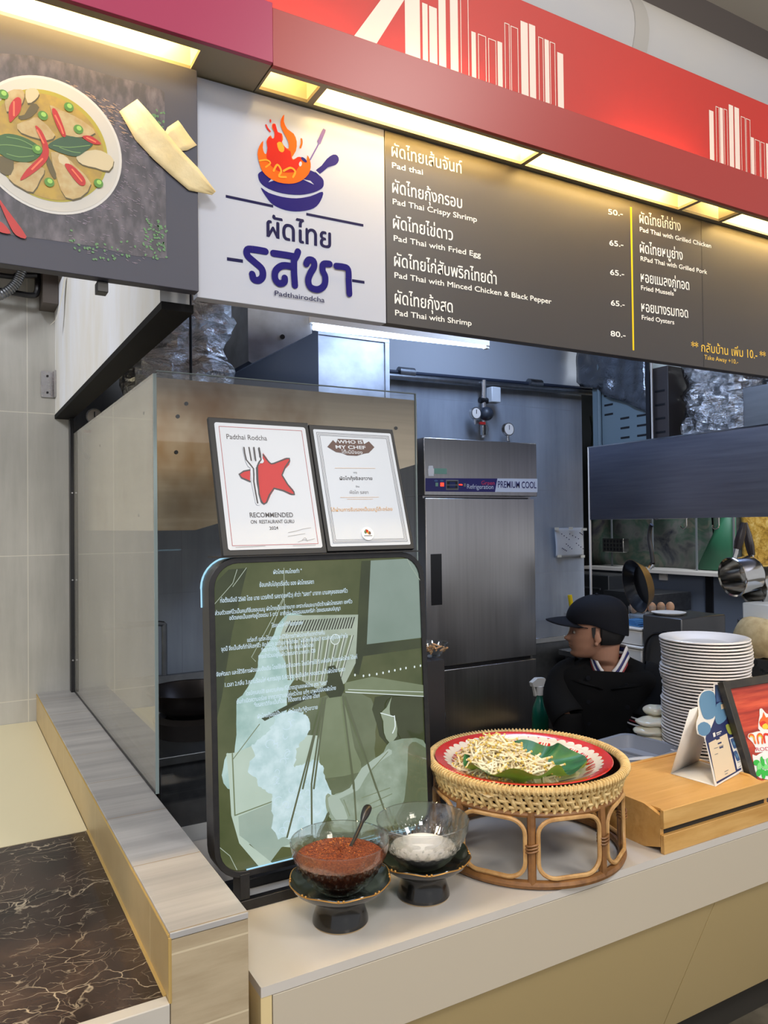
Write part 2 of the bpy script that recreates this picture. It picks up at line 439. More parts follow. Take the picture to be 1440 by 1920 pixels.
def foil(name, col, sc_, st):
    m, nt, b = new_mat(name); b.inputs['Metallic'].default_value = 1.0; b.inputs['Base Color'].default_value = lin(col); b.inputs['Roughness'].default_value = 0.2
    v = pos_vec(nt, (1.2, 1.2, 2.6)); vo = nt.nodes.new('ShaderNodeTexVoronoi'); vo.inputs['Scale'].default_value = sc_; nt.links.new(v, vo.inputs['Vector'])
    n = noise(nt, v, sc_*0.8, 6, 0.65, 1.2); a = nt.nodes.new('ShaderNodeMath'); a.operation = 'ADD'
    nt.links.new(vo.outputs['Distance'], a.inputs[0]); nt.links.new(n, a.inputs[1]); bump(nt, b, a.outputs[0], st, 0.03)
foil('foil_duct', (226,224,222), 10, 0.75); foil('dull_foil', (150,154,160), 5, 0.5)

mat('white_laminate', (208,202,195), 0.30, var=(3, (202,196,188)))
mat('counter_fascia', (196,185,166), 0.34)
mat('counter_base', (198,176,128), 0.38)
mat('edge_band', (222,200,150), 0.5)
mat('cream_laminate', (232,221,184), 0.36)
mat('black_trim', (26,26,30), 0.42)
mat('black_metal', (20,20,24), 0.36)
mat('bulkhead_white', (228,232,242), 0.55, var=(2.2, (214,211,204), (2, 2, 0.7)))
mat('grout', (180,150,88), 0.8)
mat('fascia_red', (158,56,52), 0.36); mat('fascia_red_reflect', (160,42,80), 0.35); mat('panel_red', (174,42,34), 0.5)  # left fascia is the red one with a magenta reflection put into its colour
mat('print_white', (236,228,220), 0.5)
mat('trough_liner', (246,234,196), 0.6); mat('trough_frame', (150,140,116), 0.5); mat('dirty_cover', (146,118,70), 0.7, var=(9, (118,92,50)))
emis('tube_warm', (255,218,146), 100.0); emis('tube_glow', (255,214,130), 6.0)
emis('uplight_tube', (255,206,160), 60.0); emis('tube_cool', (206,226,255), 9.0)
mat('board_black', (58,55,56), 0.40); mat('board_slate', (70,71,84), 0.45, spec=0.3); mat('board_white', (182,186,199), 0.45, spec=0.25)
mat('ink_navy', (28,24,106), 0.7, spec=0.12); mat('ink_dark_navy', (30,30,72), 0.7, spec=0.12); mat('skyline_white', (222,204,192), 0.5); mat('ink_purple', (104,86,146), 0.7, spec=0.12)
mat('ink_orange', (226,100,26), 0.7, spec=0.12); mat('ink_red', (198,40,30), 0.7, spec=0.12); mat('ink_amber', (246,160,50), 0.7, spec=0.12)
mat('ink_menu_white', (246,242,236), 0.7, spec=0.12); mat('ink_yellow', (238,200,36), 0.7, spec=0.12); mat('ink_gold', (226,186,80), 0.7, spec=0.12)
mat('ceiling_paint', (222,212,194), 0.8); mat('duct_paint', (204,200,194), 0.6, var=(1.2, (190,190,194), (0.5, 1, 1))); mat('beam_dark', (96,88,84), 0.7)
mat('floor_grey', (120,112,96), 0.5, var=(6, (78,72,60))); mat('toe_dark', (46,42,36), 0.7)
mat('kitchen_ceiling', (150,154,160), 0.8); mat('upper_wall', (176,178,182), 0.7)
pane_mat('sheet_glass', (0.97, 0.98, 0.98), 1.52); pane_mat('hazed_glass', (0.97, 0.98, 0.98), 1.52, 0.0, 0.20, (214, 208, 194)); pane_mat('screen_plastic', (0.80, 0.86, 0.88), 1.25, 0.08)
mat('glass_edge', (150,165,165), 0.2)

# ------------------------------------------------------------------ the setting
Yc, Yb, Yw, Yk = 1.3116, 1.61, 3.5, 3.75
struct(MB().box(-4, 9, -3, 9, -0.05, 0.0).build('floor', 'floor_grey'))
struct(MB().box(0.47, 6.3, 2.13, 6.0, 0.0, 0.004).build('floor_kitchen', 'kitchen_floor_tile'))
struct(MB().box(-4, 9, -3, 9, 4.9, 4.95).build('ceiling', 'ceiling_paint'))
struct(MB().box(0.47, 6.4, 1.75, 6.0, 3.05, 3.1).build('ceiling_kitchen', 'kitchen_ceiling'))
struct(MB().box(-4, 0.47, Yw, Yw+0.12, 0, 4.9).build('wall_left', 'wall_tile'))
struct(MB().box(0.47, 3.672, Yk, Yk+0.12, 0, 2.46).build('wall_back', 'kitchen_tile'))
struct(MB().box(0.47, 3.66, Yk, Yk+0.12, 2.46, 3.05).build('wall_back_upper', 'upper_wall'))
struct(MB().box(0.47, 0.55, Yw+0.12, Yk, 0, 3.05).build('wall_return', 'kitchen_tile'))
struct(MB().box(-4, 9, 6.0, 6.1, 0, 4.9).build('wall_far', mat('far_wall', (70,72,72), 0.7, var=(2, (52,56,56)))))
struct(MB().box(6.3, 6.4, 1.0, 6.0, 0, 3.05).build('wall_right', MATS['far_wall']))

# half wall between the stalls
hw = struct(MB().use('ledge_face_tile').box(0.326, 0.463, Yc, Yw, 0, 0.904).build('wall_half', 'ledge_face_tile'))
struct(MB().box(0.3235, 0.326, Yc+0.003, Yw, 0.80, 0.909).build('trim_1', 'ledge_side_tile'))
struct(MB().box(0.3255, 0.4635, Yc-0.001, Yw, 0.905, 0.916).build('trim_2', 'ledge_top_tile', bevel=0.0012))
g = MB().tube([(0.3245, Yc+0.002, 0.910), (0.3245, Yw, 0.910)], 0.0022, 6); g.tube([(0.325, Yc, 0.80), (0.325, Yc, 0.908)], 0.003, 6); g.tube([(0.322, Yc+0.02, 0.801), (0.322, 2.16, 0.801)], 0.0035, 6)
struct(g.build('trim_3', 'grout'))

# ------------------------------------------------------------------ counters
t = thing('serving_counter', (1.5, 1.6, 0), 'long white serving counter with tan sloping base, in front of the kitchen', 'counter')
MB().box(0.486, 1.40, Yc, 2.12, 0.757, 0.775).box(1.40, 2.78, Yc, 2.03, 0.757, 0.775).box(2.78, 4.6, Yc, 1.72, 0.757, 0.775).build('worktop', 'white_laminate', t)
MB().box(0.486, 0.507, Yc+0.0015, 1.69, 0.16, 0.757).build('end_panel', 'edge_band', t)
MB().box(0.5085, 1.969, Yc-0.0005, Yc+0.02, 0.613, 0.7555).build('fascia_panel', 'counter_fascia', t, bevel=0.001)
MB().box(1.9705, 4.6, Yc+0.001, Yc+0.02, 0.613, 0.7585).build('fascia_panel', 'counter_fascia', t, bevel=0.001)
for xa, xb in ((0.5085, 1.7465), (1.7495, 4.6)):
    b = MB(); b.add([(xa, Yc+0.012, 0.613), (xb, Yc+0.012, 0.613), (xb, 1.515, 0.160), (xa, 1.515, 0.160), (xa, 1.7, 0.613), (xb, 1.7, 0.613), (xb, 1.7, 0.16), (xa, 1.7, 0.16)],
        [(0, 1, 2, 3), (4, 7, 6, 5), (0, 4, 5, 1), (3, 2, 6, 7), (0, 3, 7, 4), (1, 5, 6, 2)])
    b.build('base_panel', 'counter_base', t, bevel=0.001)
MB().box(0.53, 4.6, 1.60, 1.70, 0.0, 0.16).build('plinth', 'toe_dark', t)

t = thing('stall_counter', (-0.4, 2.2, 0), 'neighbouring stall counter with brown marble front and cream back, left of tiled half wall', 'counter')
MB().box(-1.6, 0.3215, 1.333, 2.1625, 0.77, 0.80).build('marble_top', 'brown_marble', t)
MB().box(-1.6, 0.3215, 2.1625, Yw-0.002, 0.77, 0.8015).build('cream_top', 'cream_laminate', t)
MB().box(-1.6, 0.3235, 1.306, 1.333, 0.755, 0.802).build('edge_strip', mat('pale_edge', (196,190,180), 0.4), t, bevel=0.002)
MB().box(-1.6, 0.3215, 1.34, Yw-0.002, 0.02, 0.77).build('carcass', 'ledge_face_tile', t)

# ------------------------------------------------------------------ bulkhead return over the glass, post
t = thing('bulkhead_panel', (0.43, 2.5, 2.07), 'white bulkhead panel with black underside running back above the glass screen', 'panel')
MB().box(0.400, 0.464, 1.66, Yw-0.002, 2.083, 2.60).build('white_face', 'bulkhead_white', t)
MB().box(0.398, 0.467, 1.64, Yw-0.002, 2.066, 2.083).build('black_edge', mat('matte_black', (17,17,20), 0.75, spec=0.15), t)
MB().box(0.392, 0.3995, 3.452, Yw-0.001, 2.155, 2.265).box(0.345, 0.3995, 3.494, 3.499, 2.155, 2.265).build('hinge_bracket', 'steel', t)
b = MB()
for z in (2.175, 2.245): MB().cyl((0.37, 3.494, z), (0.37, 3.490, z), 0.005, seg=8).build('screw', 'black_metal', t)
b = MB(); pts = [(0.394, 3.12, 2.56), (0.388, 3.16, 2.50), (0.378, 3.18, 2.44), (0.368, 3.2, 2.41), (0.352, 3.215, 2.395)]; ws = [0.02, 0.022, 0.016, 0.018, 0.006]
b.loft([[(p[0], p[1]-w, p[2]), (p[0]-0.0006, p[1]-w, p[2]), (p[0]-0.0006, p[1]+w, p[2]), (p[0], p[1]+w, p[2])] for p, w in zip(pts, ws)])
b.build('peeling_tape', mat('tape_white', (226,222,206), 0.5), t)

t = thing('screen_post', (0.4568, 3.45, 0.917), 'slim black post standing on the far end of the tiled half wall', 'post')
MB().box(0.4495, 0.4640, 3.43, 3.470, 0.917, 2.065).build('post_bar', 'black_metal', t, bevel=0.001)
b = MB()
for z in (1.05, 1.385, 1.75): MB().cyl((0.4568, 3.4305, z), (0.4568, 3.4265, z), 0.0035, seg=8).build('screw', 'steel', t)

# glass screens
t = thing('side_glass_screen', (0.47, 2.75, 0.917), 'reflective side glass screen standing along the tiled half wall', 'glass screen')
MB().box(0.4645, 0.4725, 2.009, 3.455, 0.9165, 2.0).build('glass_pane', 'hazed_glass', t)
MB().box(0.4642, 0.4728, 2.006, 2.009, 0.9165, 2.0).build('polished_edge', 'glass_edge', t)
MB().box(0.463, 0.474, 2.012, 3.455, 0.9162, 0.922).build('silicone_bead', 'black_trim', t)
t = thing('front_glass_screen', (0.87, 2.01, 0.776), 'clear front glass screen behind the lit sign, before the steel hood', 'glass screen')
MB().box(0.4735, 1.265, 2.005, 2.013, 0.776, 2.006).build('glass_pane', 'sheet_glass', t)
MB().box(0.4735, 1.265, 2.0052, 2.0128, 2.006, 2.0085).box(1.265, 1.2675, 2.0052, 2.0128, 0.776, 2.0085).build('polished_edge', 'glass_edge', t)

# ------------------------------------------------------------------ facade: boards
B = vplane(Yb); L = vplane(1.58); R = vplane(1.612)
def board(name, x0, x1, y, z0, z1, m, label, cat):
    t = thing(name, ((x0+x1)/2, y+0.015, z0), label, cat)
    MB().box(x0, x1, y, y+0.03, z0, z1).build('board', m, t, bevel=0.001)
    return t

# left board: bowl of green curry
t = board('food_picture_board', -1.3, 0.4615, 1.58, 2.096, 2.566, 'board_slate', 'dark picture board of green curry in a white bowl, patched with masking tape', 'picture board')
mat('granite_print', (58,56,66), 0.4, var=(55, (104,98,108), (1, 1, 0.45), (0.42, 0.75)))
mat('granite_hi', (136,124,140), 0.4); mat('bowl_print', (196,191,182), 0.4); mat('bowl_print_rim', (208,204,198), 0.4)
mat('curry_print', (178,146,56), 0.4, var=(42, (152,124,62), (1, 1, 1), (0.38, 0.66))); mat('broth_print', (168,154,48), 0.4)
mat('chicken_print', (188,168,122), 0.4, var=(50, (176,146,92))); mat('chicken_pale_print', (200,184,148), 0.4); mat('shade_print', (88,76,40), 0.4)
mat('chili_print', (178,22,22), 0.4); mat('chili_hi_print', (240,110,74), 0.4); mat('leaf_print', (46,88,40), 0.4); mat('leaf_dark_print', (42,78,52), 0.4)
mat('leaf_vein_print', (112,148,84), 0.4); mat('pea_print', (76,130,42), 0.4); mat('pea_hi_print', (150,196,90), 0.4); mat('herb_print', (84,128,84), 0.4); mat('straw_print', (196,160,128), 0.4)
a = Art(L)
a.layer(1).poly('granite_print', [(-1.2, 2.13)]+[(0.1322,2.1522),(0.16,2.1537),(0.25,2.1555),(0.3315,2.1496),(0.3949,2.1546),(0.3926,2.5002),(0.3853,2.5038),(0.3477,2.5063),(0.2785,2.5048),(0.2123,2.507),(0.1488,2.5039),(0.088,2.4908)]+[(-1.2, 2.5)])
pr = random.Random(3)
for i in range(150):
    u = pr.random(); q = (a.p, )
    x = 0.20+0.18*pr.random(); z = 2.43+0.05*pr.random()-0.32*(x-0.2)
    a.layer(2).line('straw_print', [(x, z), (x+0.006+0.004*pr.random(), z-0.004*pr.random())], 0.0008, caps=False)
for i in range(420):
    an = pr.uniform(-1.4, 1.5); rr = 0.135+0.13*pr.random()**1.3; x = 0.175+rr*cos(an); z = 2.337+rr*0.95*sin(an)
    if x < 0.385 and 2.13 < z < 2.455: a.layer(2).line('granite_hi', [(x, z), (x+0.004+0.004*pr.random(), z+0.001-0.004*pr.random())], 0.0009, caps=False)
for i in range(46):
    tt = pr.random(); x = 0.19+0.2*tt; z = 2.165-0.035*sin(pi*tt)+0.05*tt*tt+0.012*pr.gauss(0, 1)
    a.layer(3).ell('herb_print', (x, z), 0.0028, 0.0020, pr.random()*3, 8)
for i in range(60):
    x = 0.375+0.02*pr.random(); z = 2.37+0.09*pr.random(); a.layer(3).ell('herb_print', (x-0.02*pr.random(), z), 0.003, 0.0018, pr.random()*3, 8)
for i in range(60):
    x = 0.35+0.045*pr.random(); z = 2.15+0.08*pr.random(); a.layer(3).ell('herb_print', (x, z), 0.003, 0.0018, pr.random()*3, 8)
bc = (0.175, 2.337)
a.layer(3).ell('bowl_print_rim', bc, 0.1315, seg=64); a.layer(4).ell('bowl_print', bc, 0.1265, seg=64)
a.layer(5).ell('broth_print', (0.1727, 2.3354), 0.1065, seg=64); a.layer(6).ell('curry_print', (0.172, 2.333), 0.101, seg=48)
for pts, m in (([(0.1162,2.3624),(0.138,2.376),(0.1527,2.3848),(0.1824,2.3586),(0.1692,2.3451),(0.1562,2.344),(0.1233,2.3481)], 'chicken_print'), ([(0.1732,2.4137),(0.1902,2.4099),(0.2169,2.4044),(0.2421,2.3941),(0.2558,2.3808),(0.2322,2.3666),(0.2014,2.3632),(0.1825,2.3874)], 'chicken_print'),
    ([(0.2204,2.3221),(0.2282,2.3343),(0.2556,2.347),(0.2755,2.3454),(0.2905,2.334),(0.2813,2.3107),(0.2555,2.3113),(0.2319,2.3123)], 'chicken_pale_print'), ([(0.1015,2.2569),(0.1105,2.2849),(0.1322,2.2938),(0.1634,2.2887),(0.1559,2.2667),(0.143,2.2396),(0.123,2.2435)], 'chicken_print'),
    ([(0.1747,2.3239),(0.2012,2.3198),(0.2203,2.3055),(0.2474,2.278),(0.2278,2.2468),(0.2008,2.2413),(0.1858,2.2731)], 'chicken_print'), ([(0.1309,2.4308),(0.1473,2.4394),(0.1547,2.4312),(0.1473,2.417),(0.1344,2.4075)], 'chicken_pale_print'),
    ([(0.0984,2.4179),(0.1236,2.4308),(0.129,2.4181),(0.1199,2.3955),(0.0983,2.3819)], 'chicken_print'), ([(0.1898,2.3233),(0.205,2.3186),(0.2087,2.3029),(0.1897,2.3068)], 'chicken_pale_print')):
    a.layer(7).poly('shade_print', [(p[0]+0.001, p[1]-0.003) for p in pts], 2); a.layer(8).poly(m, pts, 2)
for pts in ([(0.118,2.379),(0.1289,2.3838),(0.1417,2.4094),(0.1546,2.4047),(0.1416,2.383),(0.1234,2.3723)], [(0.1691,2.3185),(0.184,2.283),(0.1802,2.2719),(0.1672,2.2977)], [(0.0875,2.2956),(0.1105,2.2909),(0.1051,2.2637),(0.0874,2.2658)]): a.layer(8).poly('shade_print', pts, 2)
for pts, m in (([(0.0596,2.3048),(0.0876,2.3343),(0.1089,2.3416),(0.1342,2.3387),(0.1543,2.3293),(0.1598,2.3184),(0.1413,2.2979),(0.1195,2.2919),(0.0981,2.294),(0.0875,2.2995)], 'leaf_print'), ([(0.1692,2.3349),(0.1899,2.3542),(0.2128,2.3629),(0.2361,2.3613),(0.2517,2.3566),(0.236,2.3382),(0.2204,2.3252),(0.1974,2.3251),(0.1785,2.3289)], 'leaf_dark_print')):
    a.layer(9).poly(m, pts, 3)
for pts in ([(0.0805,2.3138),(0.1088,2.3205),(0.1543,2.3212)], [(0.0982,2.3339),(0.1233,2.334),(0.1469,2.3255)], [(0.0981,2.302),(0.1196,2.301),(0.145,2.3089)], [(0.1785,2.3371),(0.207,2.3397),(0.2458,2.3531)], [(0.1898,2.3357),(0.2127,2.3328),(0.2282,2.3343)]): a.layer(10).line('leaf_vein_print', pts, 0.0014, 4, False)
for pts in ([(0.1036,2.3632),(0.1028,2.391),(0.1145,2.4122),(0.1235,2.4106),(0.1216,2.3879),(0.1126,2.3736)], [(0.1769,2.4065),(0.1864,2.4048),(0.2014,2.3653),(0.1956,2.3587),(0.1825,2.3832)], [(0.2312,2.3663),(0.2459,2.372),(0.2617,2.3653),(0.2656,2.3599),(0.2498,2.3572)], [(0.1992,2.3049),(0.2126,2.3058),(0.2338,2.2876),(0.2366,2.2736),(0.2259,2.2703),(0.2087,2.2884)],
    [(0.1471,2.3661),(0.1581,2.3608),(0.1692,2.3369),(0.171,2.3189),(0.1653,2.3013),(0.1449,2.2764),(0.1212,2.2562),(0.1322,2.2797),(0.1561,2.3114),(0.1599,2.3327)], [(0.0837,2.2154),(0.0978,2.1984),(0.1317,2.1518),(0.1137,2.1516),(0.0995,2.1749)], [(0.0818,2.1716),(0.0924,2.1696),(0.1048,2.153),(0.0836,2.1541)]):
    a.layer(11).poly('chili_print', pts, 3)
for pts in ([(0.1825,2.3956),(0.1919,2.3774),(0.1966,2.3641)], [(0.24,2.3664),(0.2557,2.3618)], [(0.2126,2.2975),(0.2298,2.2784)], [(0.1507,2.3589),(0.1618,2.3372)], [(0.1413,2.2817),(0.1598,2.3062)], [(0.1109,2.4032),(0.1108,2.3771)]): a.layer(12).line('chili_hi_print', pts, 0.003)
for c in [(0.0931,2.4124),(0.161,2.39),(0.2245,2.3793),(0.1506,2.3223),(0.1717,2.2639),(0.2612,2.281),(0.2073,2.4186)]:
    a.layer(12).ell('pea_print', c, 0.0088); a.layer(13).ell('pea_hi_print', (c[0]+0.001, c[1]+0.002), 0.0045)
a.make('printed_curry', t)
# masking tape strips
mat('masking_tape', (212,190,140), 0.6, var=(16, (226,208,164)), bmp=(30, 0.25))
def tape(name, pl, pts, label, seed, lift):
    p = Art(pl); n = len(pts); pr = random.Random(seed); half = n//2
    vs = []
    for i in range(half):
        A = pts[i]; Bq = pts[n-1-i]
        for k in range(6):
            q = k/5; w = 0.0015+0.0022*pr.random()+lift*sin(pi*i/(half-1))*(0.4+0.6*q); vs.append(pl(A[0]+(Bq[0]-A[0])*q, A[1]+(Bq[1]-A[1])*q, w))
    fs = [(i*6+k, i*6+k+1, (i+1)*6+k+1, (i+1)*6+k) for i in range(half-1) for k in range(5)]
    o = MB().add(vs, fs).build(name, 'masking_tape', None, smooth=60); o.modifiers.new('solid', 'SOLIDIFY').thickness = 0.0006
    return tag(o, label, 'tape', 'masking tape on the picture board')
tape('masking_tape', L, [(0.302,2.4358),(0.3329,2.3856),(0.3681,2.3537),(0.4042,2.3285),(0.441,2.3046),(0.4905,2.3054),(0.4991,2.3148),(0.4603,2.3559),(0.423,2.385),(0.383,2.4236),(0.358,2.4504),(0.3369,2.4697)], 'long strip of masking tape stuck diagonally between curry picture and white logo sign', 5, 0.006)
tape('masking_tape', L, [(0.3592,2.359),(0.3828,2.394),(0.3975,2.4272),(0.4197,2.4478),(0.4587,2.4047),(0.4379,2.3885),(0.4045,2.3769),(0.3682,2.3611)], 'short strip of masking tape crossing under the long diagonal strip', 8, 0.002)

# middle board: the white logo sign
t = board('logo_sign', 0.4665, 0.934, Yb, 2.093, 2.571, 'board_white', 'white sign with flaming wok logo and large blue Thai lettering', 'sign')
a = Art(B)
a.layer(1).line('ink_dark_navy', [(0.5314,2.3238),(0.6419,2.3235)], 0.0062, 0, False).line('ink_dark_navy', [(0.7234,2.3215),(0.8734,2.3229)], 0.0062, 0, False)
a.line('ink_dark_navy', [(0.533,2.186),(0.5695,2.1868)], 0.0075, 0, False).line('ink_dark_navy', [(0.8409,2.1845),(0.8746,2.185)], 0.0068, 0, False)
a.layer(2).poly('ink_navy', [(0.6125,2.3598),(0.631,2.352),(0.6647,2.3494),(0.6992,2.3532),(0.7345,2.3655),(0.7658,2.3822),(0.7603,2.3598),(0.7422,2.3386),(0.7067,2.3244),(0.672,2.3205),(0.6419,2.327),(0.6253,2.3413)], 3)
a.layer(2).poly('ink_navy', [(0.6065,2.3842),(0.6092,2.3925),(0.624,2.4021),(0.6654,2.4156),(0.7156,2.4261),(0.7471,2.4236),(0.7649,2.414),(0.7688,2.4038),(0.7647,2.3908),(0.7426,2.3759),(0.7071,2.3628),(0.6648,2.3576),(0.631,2.3612),(0.6126,2.3704)], 3)
a.layer(2).poly('ink_navy', [(0.7459,2.4263),(0.7633,2.443),(0.7776,2.4628),(0.794,2.4766),(0.8054,2.4766),(0.809,2.4663),(0.7998,2.4531),(0.7794,2.4429),(0.757,2.4207)], 2)
a.layer(3).poly('board_white', [(0.6304,2.3752),(0.6369,2.3837),(0.647,2.3838),(0.6368,2.3787)]).poly('board_white', [(0.7145,2.4005),(0.7436,2.394),(0.7341,2.4011)]).line('board_white', [(0.7479,2.4267),(0.759,2.4196)], 0.004)
a.layer(2).line('ink_purple', [(0.7339,2.4498),(0.7578,2.4957)], 0.003).poly('ink_purple', [(0.7527,2.4974),(0.7662,2.5283),(0.7691,2.5327),(0.7755,2.5306),(0.7742,2.5247),(0.7606,2.4938)])
a.layer(4).poly('ink_orange', [(0.6166,2.3969),(0.6094,2.4136),(0.6051,2.4337),(0.6097,2.4524),(0.6191,2.467),(0.6178,2.4508),(0.6214,2.4393),(0.6262,2.4393),(0.629,2.4534),(0.6265,2.467),(0.6322,2.479),(0.6378,2.4832),(0.6404,2.4774),(0.6449,2.4803),(0.6458,2.493),(0.6399,2.5022),(0.6422,2.5117),(0.6494,2.5117),(0.6481,2.5035),(0.6548,2.4952),(0.6643,2.494),(0.6668,2.481),(0.6641,2.4743),(0.6716,2.4653),(0.6804,2.4638),(0.6794,2.4797),(0.67,2.4954),(0.6614,2.5112),(0.6627,2.5276),(0.6705,2.5396),(0.6692,2.5238),(0.6778,2.5081),(0.6931,2.5011),(0.7006,2.4849),(0.6985,2.4627),(0.6886,2.446),(0.6924,2.4414),(0.7022,2.4491),(0.71,2.4509),(0.7197,2.4506),(0.7248,2.4452),(0.7269,2.4592),(0.7335,2.449),(0.7353,2.433),(0.7292,2.4153),(0.7153,2.3996),(0.6996,2.389),(0.6803,2.3823),(0.6537,2.3802),(0.6313,2.386)], 2)
a.layer(5).poly('ink_red', [(0.629,2.4534),(0.6276,2.4666),(0.6329,2.4792),(0.6396,2.4765),(0.6457,2.4805),(0.6465,2.4932),(0.6414,2.5043),(0.6437,2.511),(0.649,2.5102),(0.6541,2.495),(0.6631,2.4919),(0.6641,2.4743),(0.6742,2.4613),(0.6849,2.4577),(0.6863,2.4454),(0.6909,2.4386),(0.701,2.4474),(0.7111,2.4504),(0.7079,2.4359),(0.698,2.4157),(0.6806,2.4082),(0.654,2.4059),(0.6353,2.4159),(0.6262,2.4316)], 2)
a.layer(6).poly('ink_amber', [(0.6516,2.4688),(0.6622,2.4738),(0.6697,2.4613),(0.6658,2.4514),(0.6563,2.4528)], 2)
a.layer(6).line('ink_amber', [(0.6094,2.4189),(0.6261,2.4245),(0.6353,2.4195),(0.6241,2.4081)], 0.0035, 4).line('ink_amber', [(0.6427,2.4034),(0.6522,2.4198),(0.6615,2.4076),(0.6557,2.3938),(0.6728,2.3958)], 0.0045, 4).line('ink_amber', [(0.6672,2.4088),(0.6845,2.4199),(0.696,2.4134),(0.6901,2.3995)], 0.0045, 4)
a.layer(6).ell('ink_navy', [(0.7181,2.4462)][0], 0.008, 0.004, -0.5).ell('board_white', [(0.709,2.4344)][0], 0.0035, 0.006, -0.3)
a.layer(4).line('ink_red', [(0.6261,2.504),(0.6294,2.4978),(0.6353,2.4922)], 0.004, 3).ell('ink_red', [(0.6367,2.5163)][0], 0.002, 0.004).line('ink_orange', [(0.7124,2.4931),(0.7131,2.4842),(0.7094,2.4725)], 0.0045, 3)
a.layer(2).text('ink_dark_navy', 'ผัดไทย', *[(0.6263,2.2523),(0.7853,2.252)], 0.066, 0.0, 0.0011)
W_ = 0.0185
for pts in ([(0.6222,2.2172),(0.5966,2.217),(0.5802,2.2142),(0.5797,2.201),(0.5963,2.1887),(0.613,2.1763),(0.6151,2.1602),(0.6062,2.1497),(0.5941,2.15),(0.5906,2.161)], [(0.6408,2.216),(0.6672,2.2169),(0.6932,2.2169)], [(0.701,2.2297),(0.6971,2.2194),(0.6908,2.2086)], [(0.6908,2.2129),(0.6905,2.1806),(0.6925,2.1505)],
    [(0.6883,2.1928),(0.6631,2.1913),(0.6461,2.1773),(0.644,2.1593),(0.6533,2.1494),(0.6658,2.1537),(0.6674,2.1635)], [(0.721,2.2042),(0.727,2.2145),(0.7388,2.2143),(0.7406,2.2011),(0.7306,2.1832),(0.7253,2.1661),(0.7314,2.1515),(0.75,2.1491),(0.7661,2.1612),(0.7691,2.1818),(0.7625,2.1954),(0.7646,2.2104),(0.7808,2.2137)], [(0.7978,2.2113),(0.8175,2.2122),(0.8291,2.2077),(0.8304,2.18),(0.8317,2.1504)]):
    a.layer(a.lay+1).line('ink_navy', pts, 0.0158, 4)
a.text('ink_dark_navy', 'Padthairodcha', *[(0.6425,2.1202),(0.7664,2.1207)], 0.0165, 0.004)
a.make('printed_logo', t)

# right board: the black menu
t = board('menu_board', 0.936, 4.6, Yb, 2.094, 2.571, 'board_black', 'long black menu board with white handwritten dish names and prices', 'menu board')
MB().box(2.1105, 2.1125, Yb-0.0004, Yb, 2.096, 2.57).build('panel_joint', 'black_trim', t)
def menu(name, lines):
    a = Art(B)
    for m, body, pts, sz, off, bo in lines: a.layer(1).text(m, body, pts[0], pts[1], sz, off, bo)
    a.make(name, t)
TH, EN = 0.044, 0.0198
for th, tp, en, ep in (('ผัดไทยเส้นจันท์', [(0.955,2.5104),(1.1677,2.5134)], 'Pad thai', [(0.9559,2.4818),(1.0462,2.4838)]),
    ('ผัดไทยกุ้งกรอบ', [(0.9558,2.4202),(1.1662,2.4218)], 'Pad Thai Crispy Shrimp', [(0.9566,2.3917),(1.2134,2.3952)]),
    ('ผัดไทยไข่ดาว', [(0.9566,2.3316),(1.1358,2.3323)], 'Pad Thai with Fried Egg', [(0.9582,2.3011),(1.2243,2.303)]),
    ('ผัดไทยไก่สับพริกไทยดำ', [(0.9586,2.2383),(1.276,2.2389)], 'Pad Thai with Minced Chicken & Black Pepper', [(0.959,2.2094),(1.4686,2.2126)]),
    ('ผัดไทยกุ้งสด', [(0.9589,2.1456),(1.132,2.1449)], 'Pad Thai with Shrimp', [(0.9597,2.1164),(1.1914,2.1181)]),
    ('ผัดไทยไก่ย่าง', [(1.8273,2.5082),(2.0121,2.5165)], 'Pad Thai with Grilled Chicken', [(1.8279,2.4825),(2.1575,2.4877)]),
    ('ผัดไทยหมูย่าง', [(1.827,2.4177),(2.0193,2.4255)], 'RPad Thai with Grilled Pork', [(1.8289,2.3931),(2.1352,2.3986)]),
    ('หอยแมลงภู่ทอด', [(1.8286,2.3284),(2.0476,2.3345)], 'Fried Mussels', [(1.8287,2.3041),(1.9741,2.3063)]),
    ('หอยนางรมทอด', [(1.8289,2.2382),(2.0395,2.2447)], 'Fried Oysters', [(1.8296,2.2139),(1.9738,2.216)])):
    menu('thai_dish_name', [('ink_menu_white', th, tp, TH if len(th) != 13 else TH*1.02, 0.0, 0.0003)])
    menu('english_dish_name', [('ink_menu_white', en, ep, EN, 0.0, 0.0003)])
for body, pp in (('50.-', [(1.6959,2.5091),(1.7561,2.5145)]), ('65.-', [(1.6986,2.4172),(1.7558,2.4217)]), ('65.-', [(1.6996,2.3303),(1.7568,2.3338)]), ('65.-', [(1.7006,2.2396),(1.7571,2.2422)]), ('80.-', [(1.6972,2.1484),(1.7586,2.1501)])):
    menu('price', [('ink_menu_white', body, pp, 0.0225, 0.0, 0.0004)])
menu('takeaway_note', [('ink_gold', '** กลับบ้าน เพิ่ม 10.- **', [(2.0521,2.1433),(2.434,2.1493)], 0.040, 0.0, 0.0003), ('ink_gold', 'Take Away +10.-', [(2.1142,2.121),(2.2844,2.1209)], 0.021, 0.0, 0.0)])
Art(B).rect('ink_yellow', 1.7875, 1.7945, 2.116, 2.549).make('yellow_divider', t)

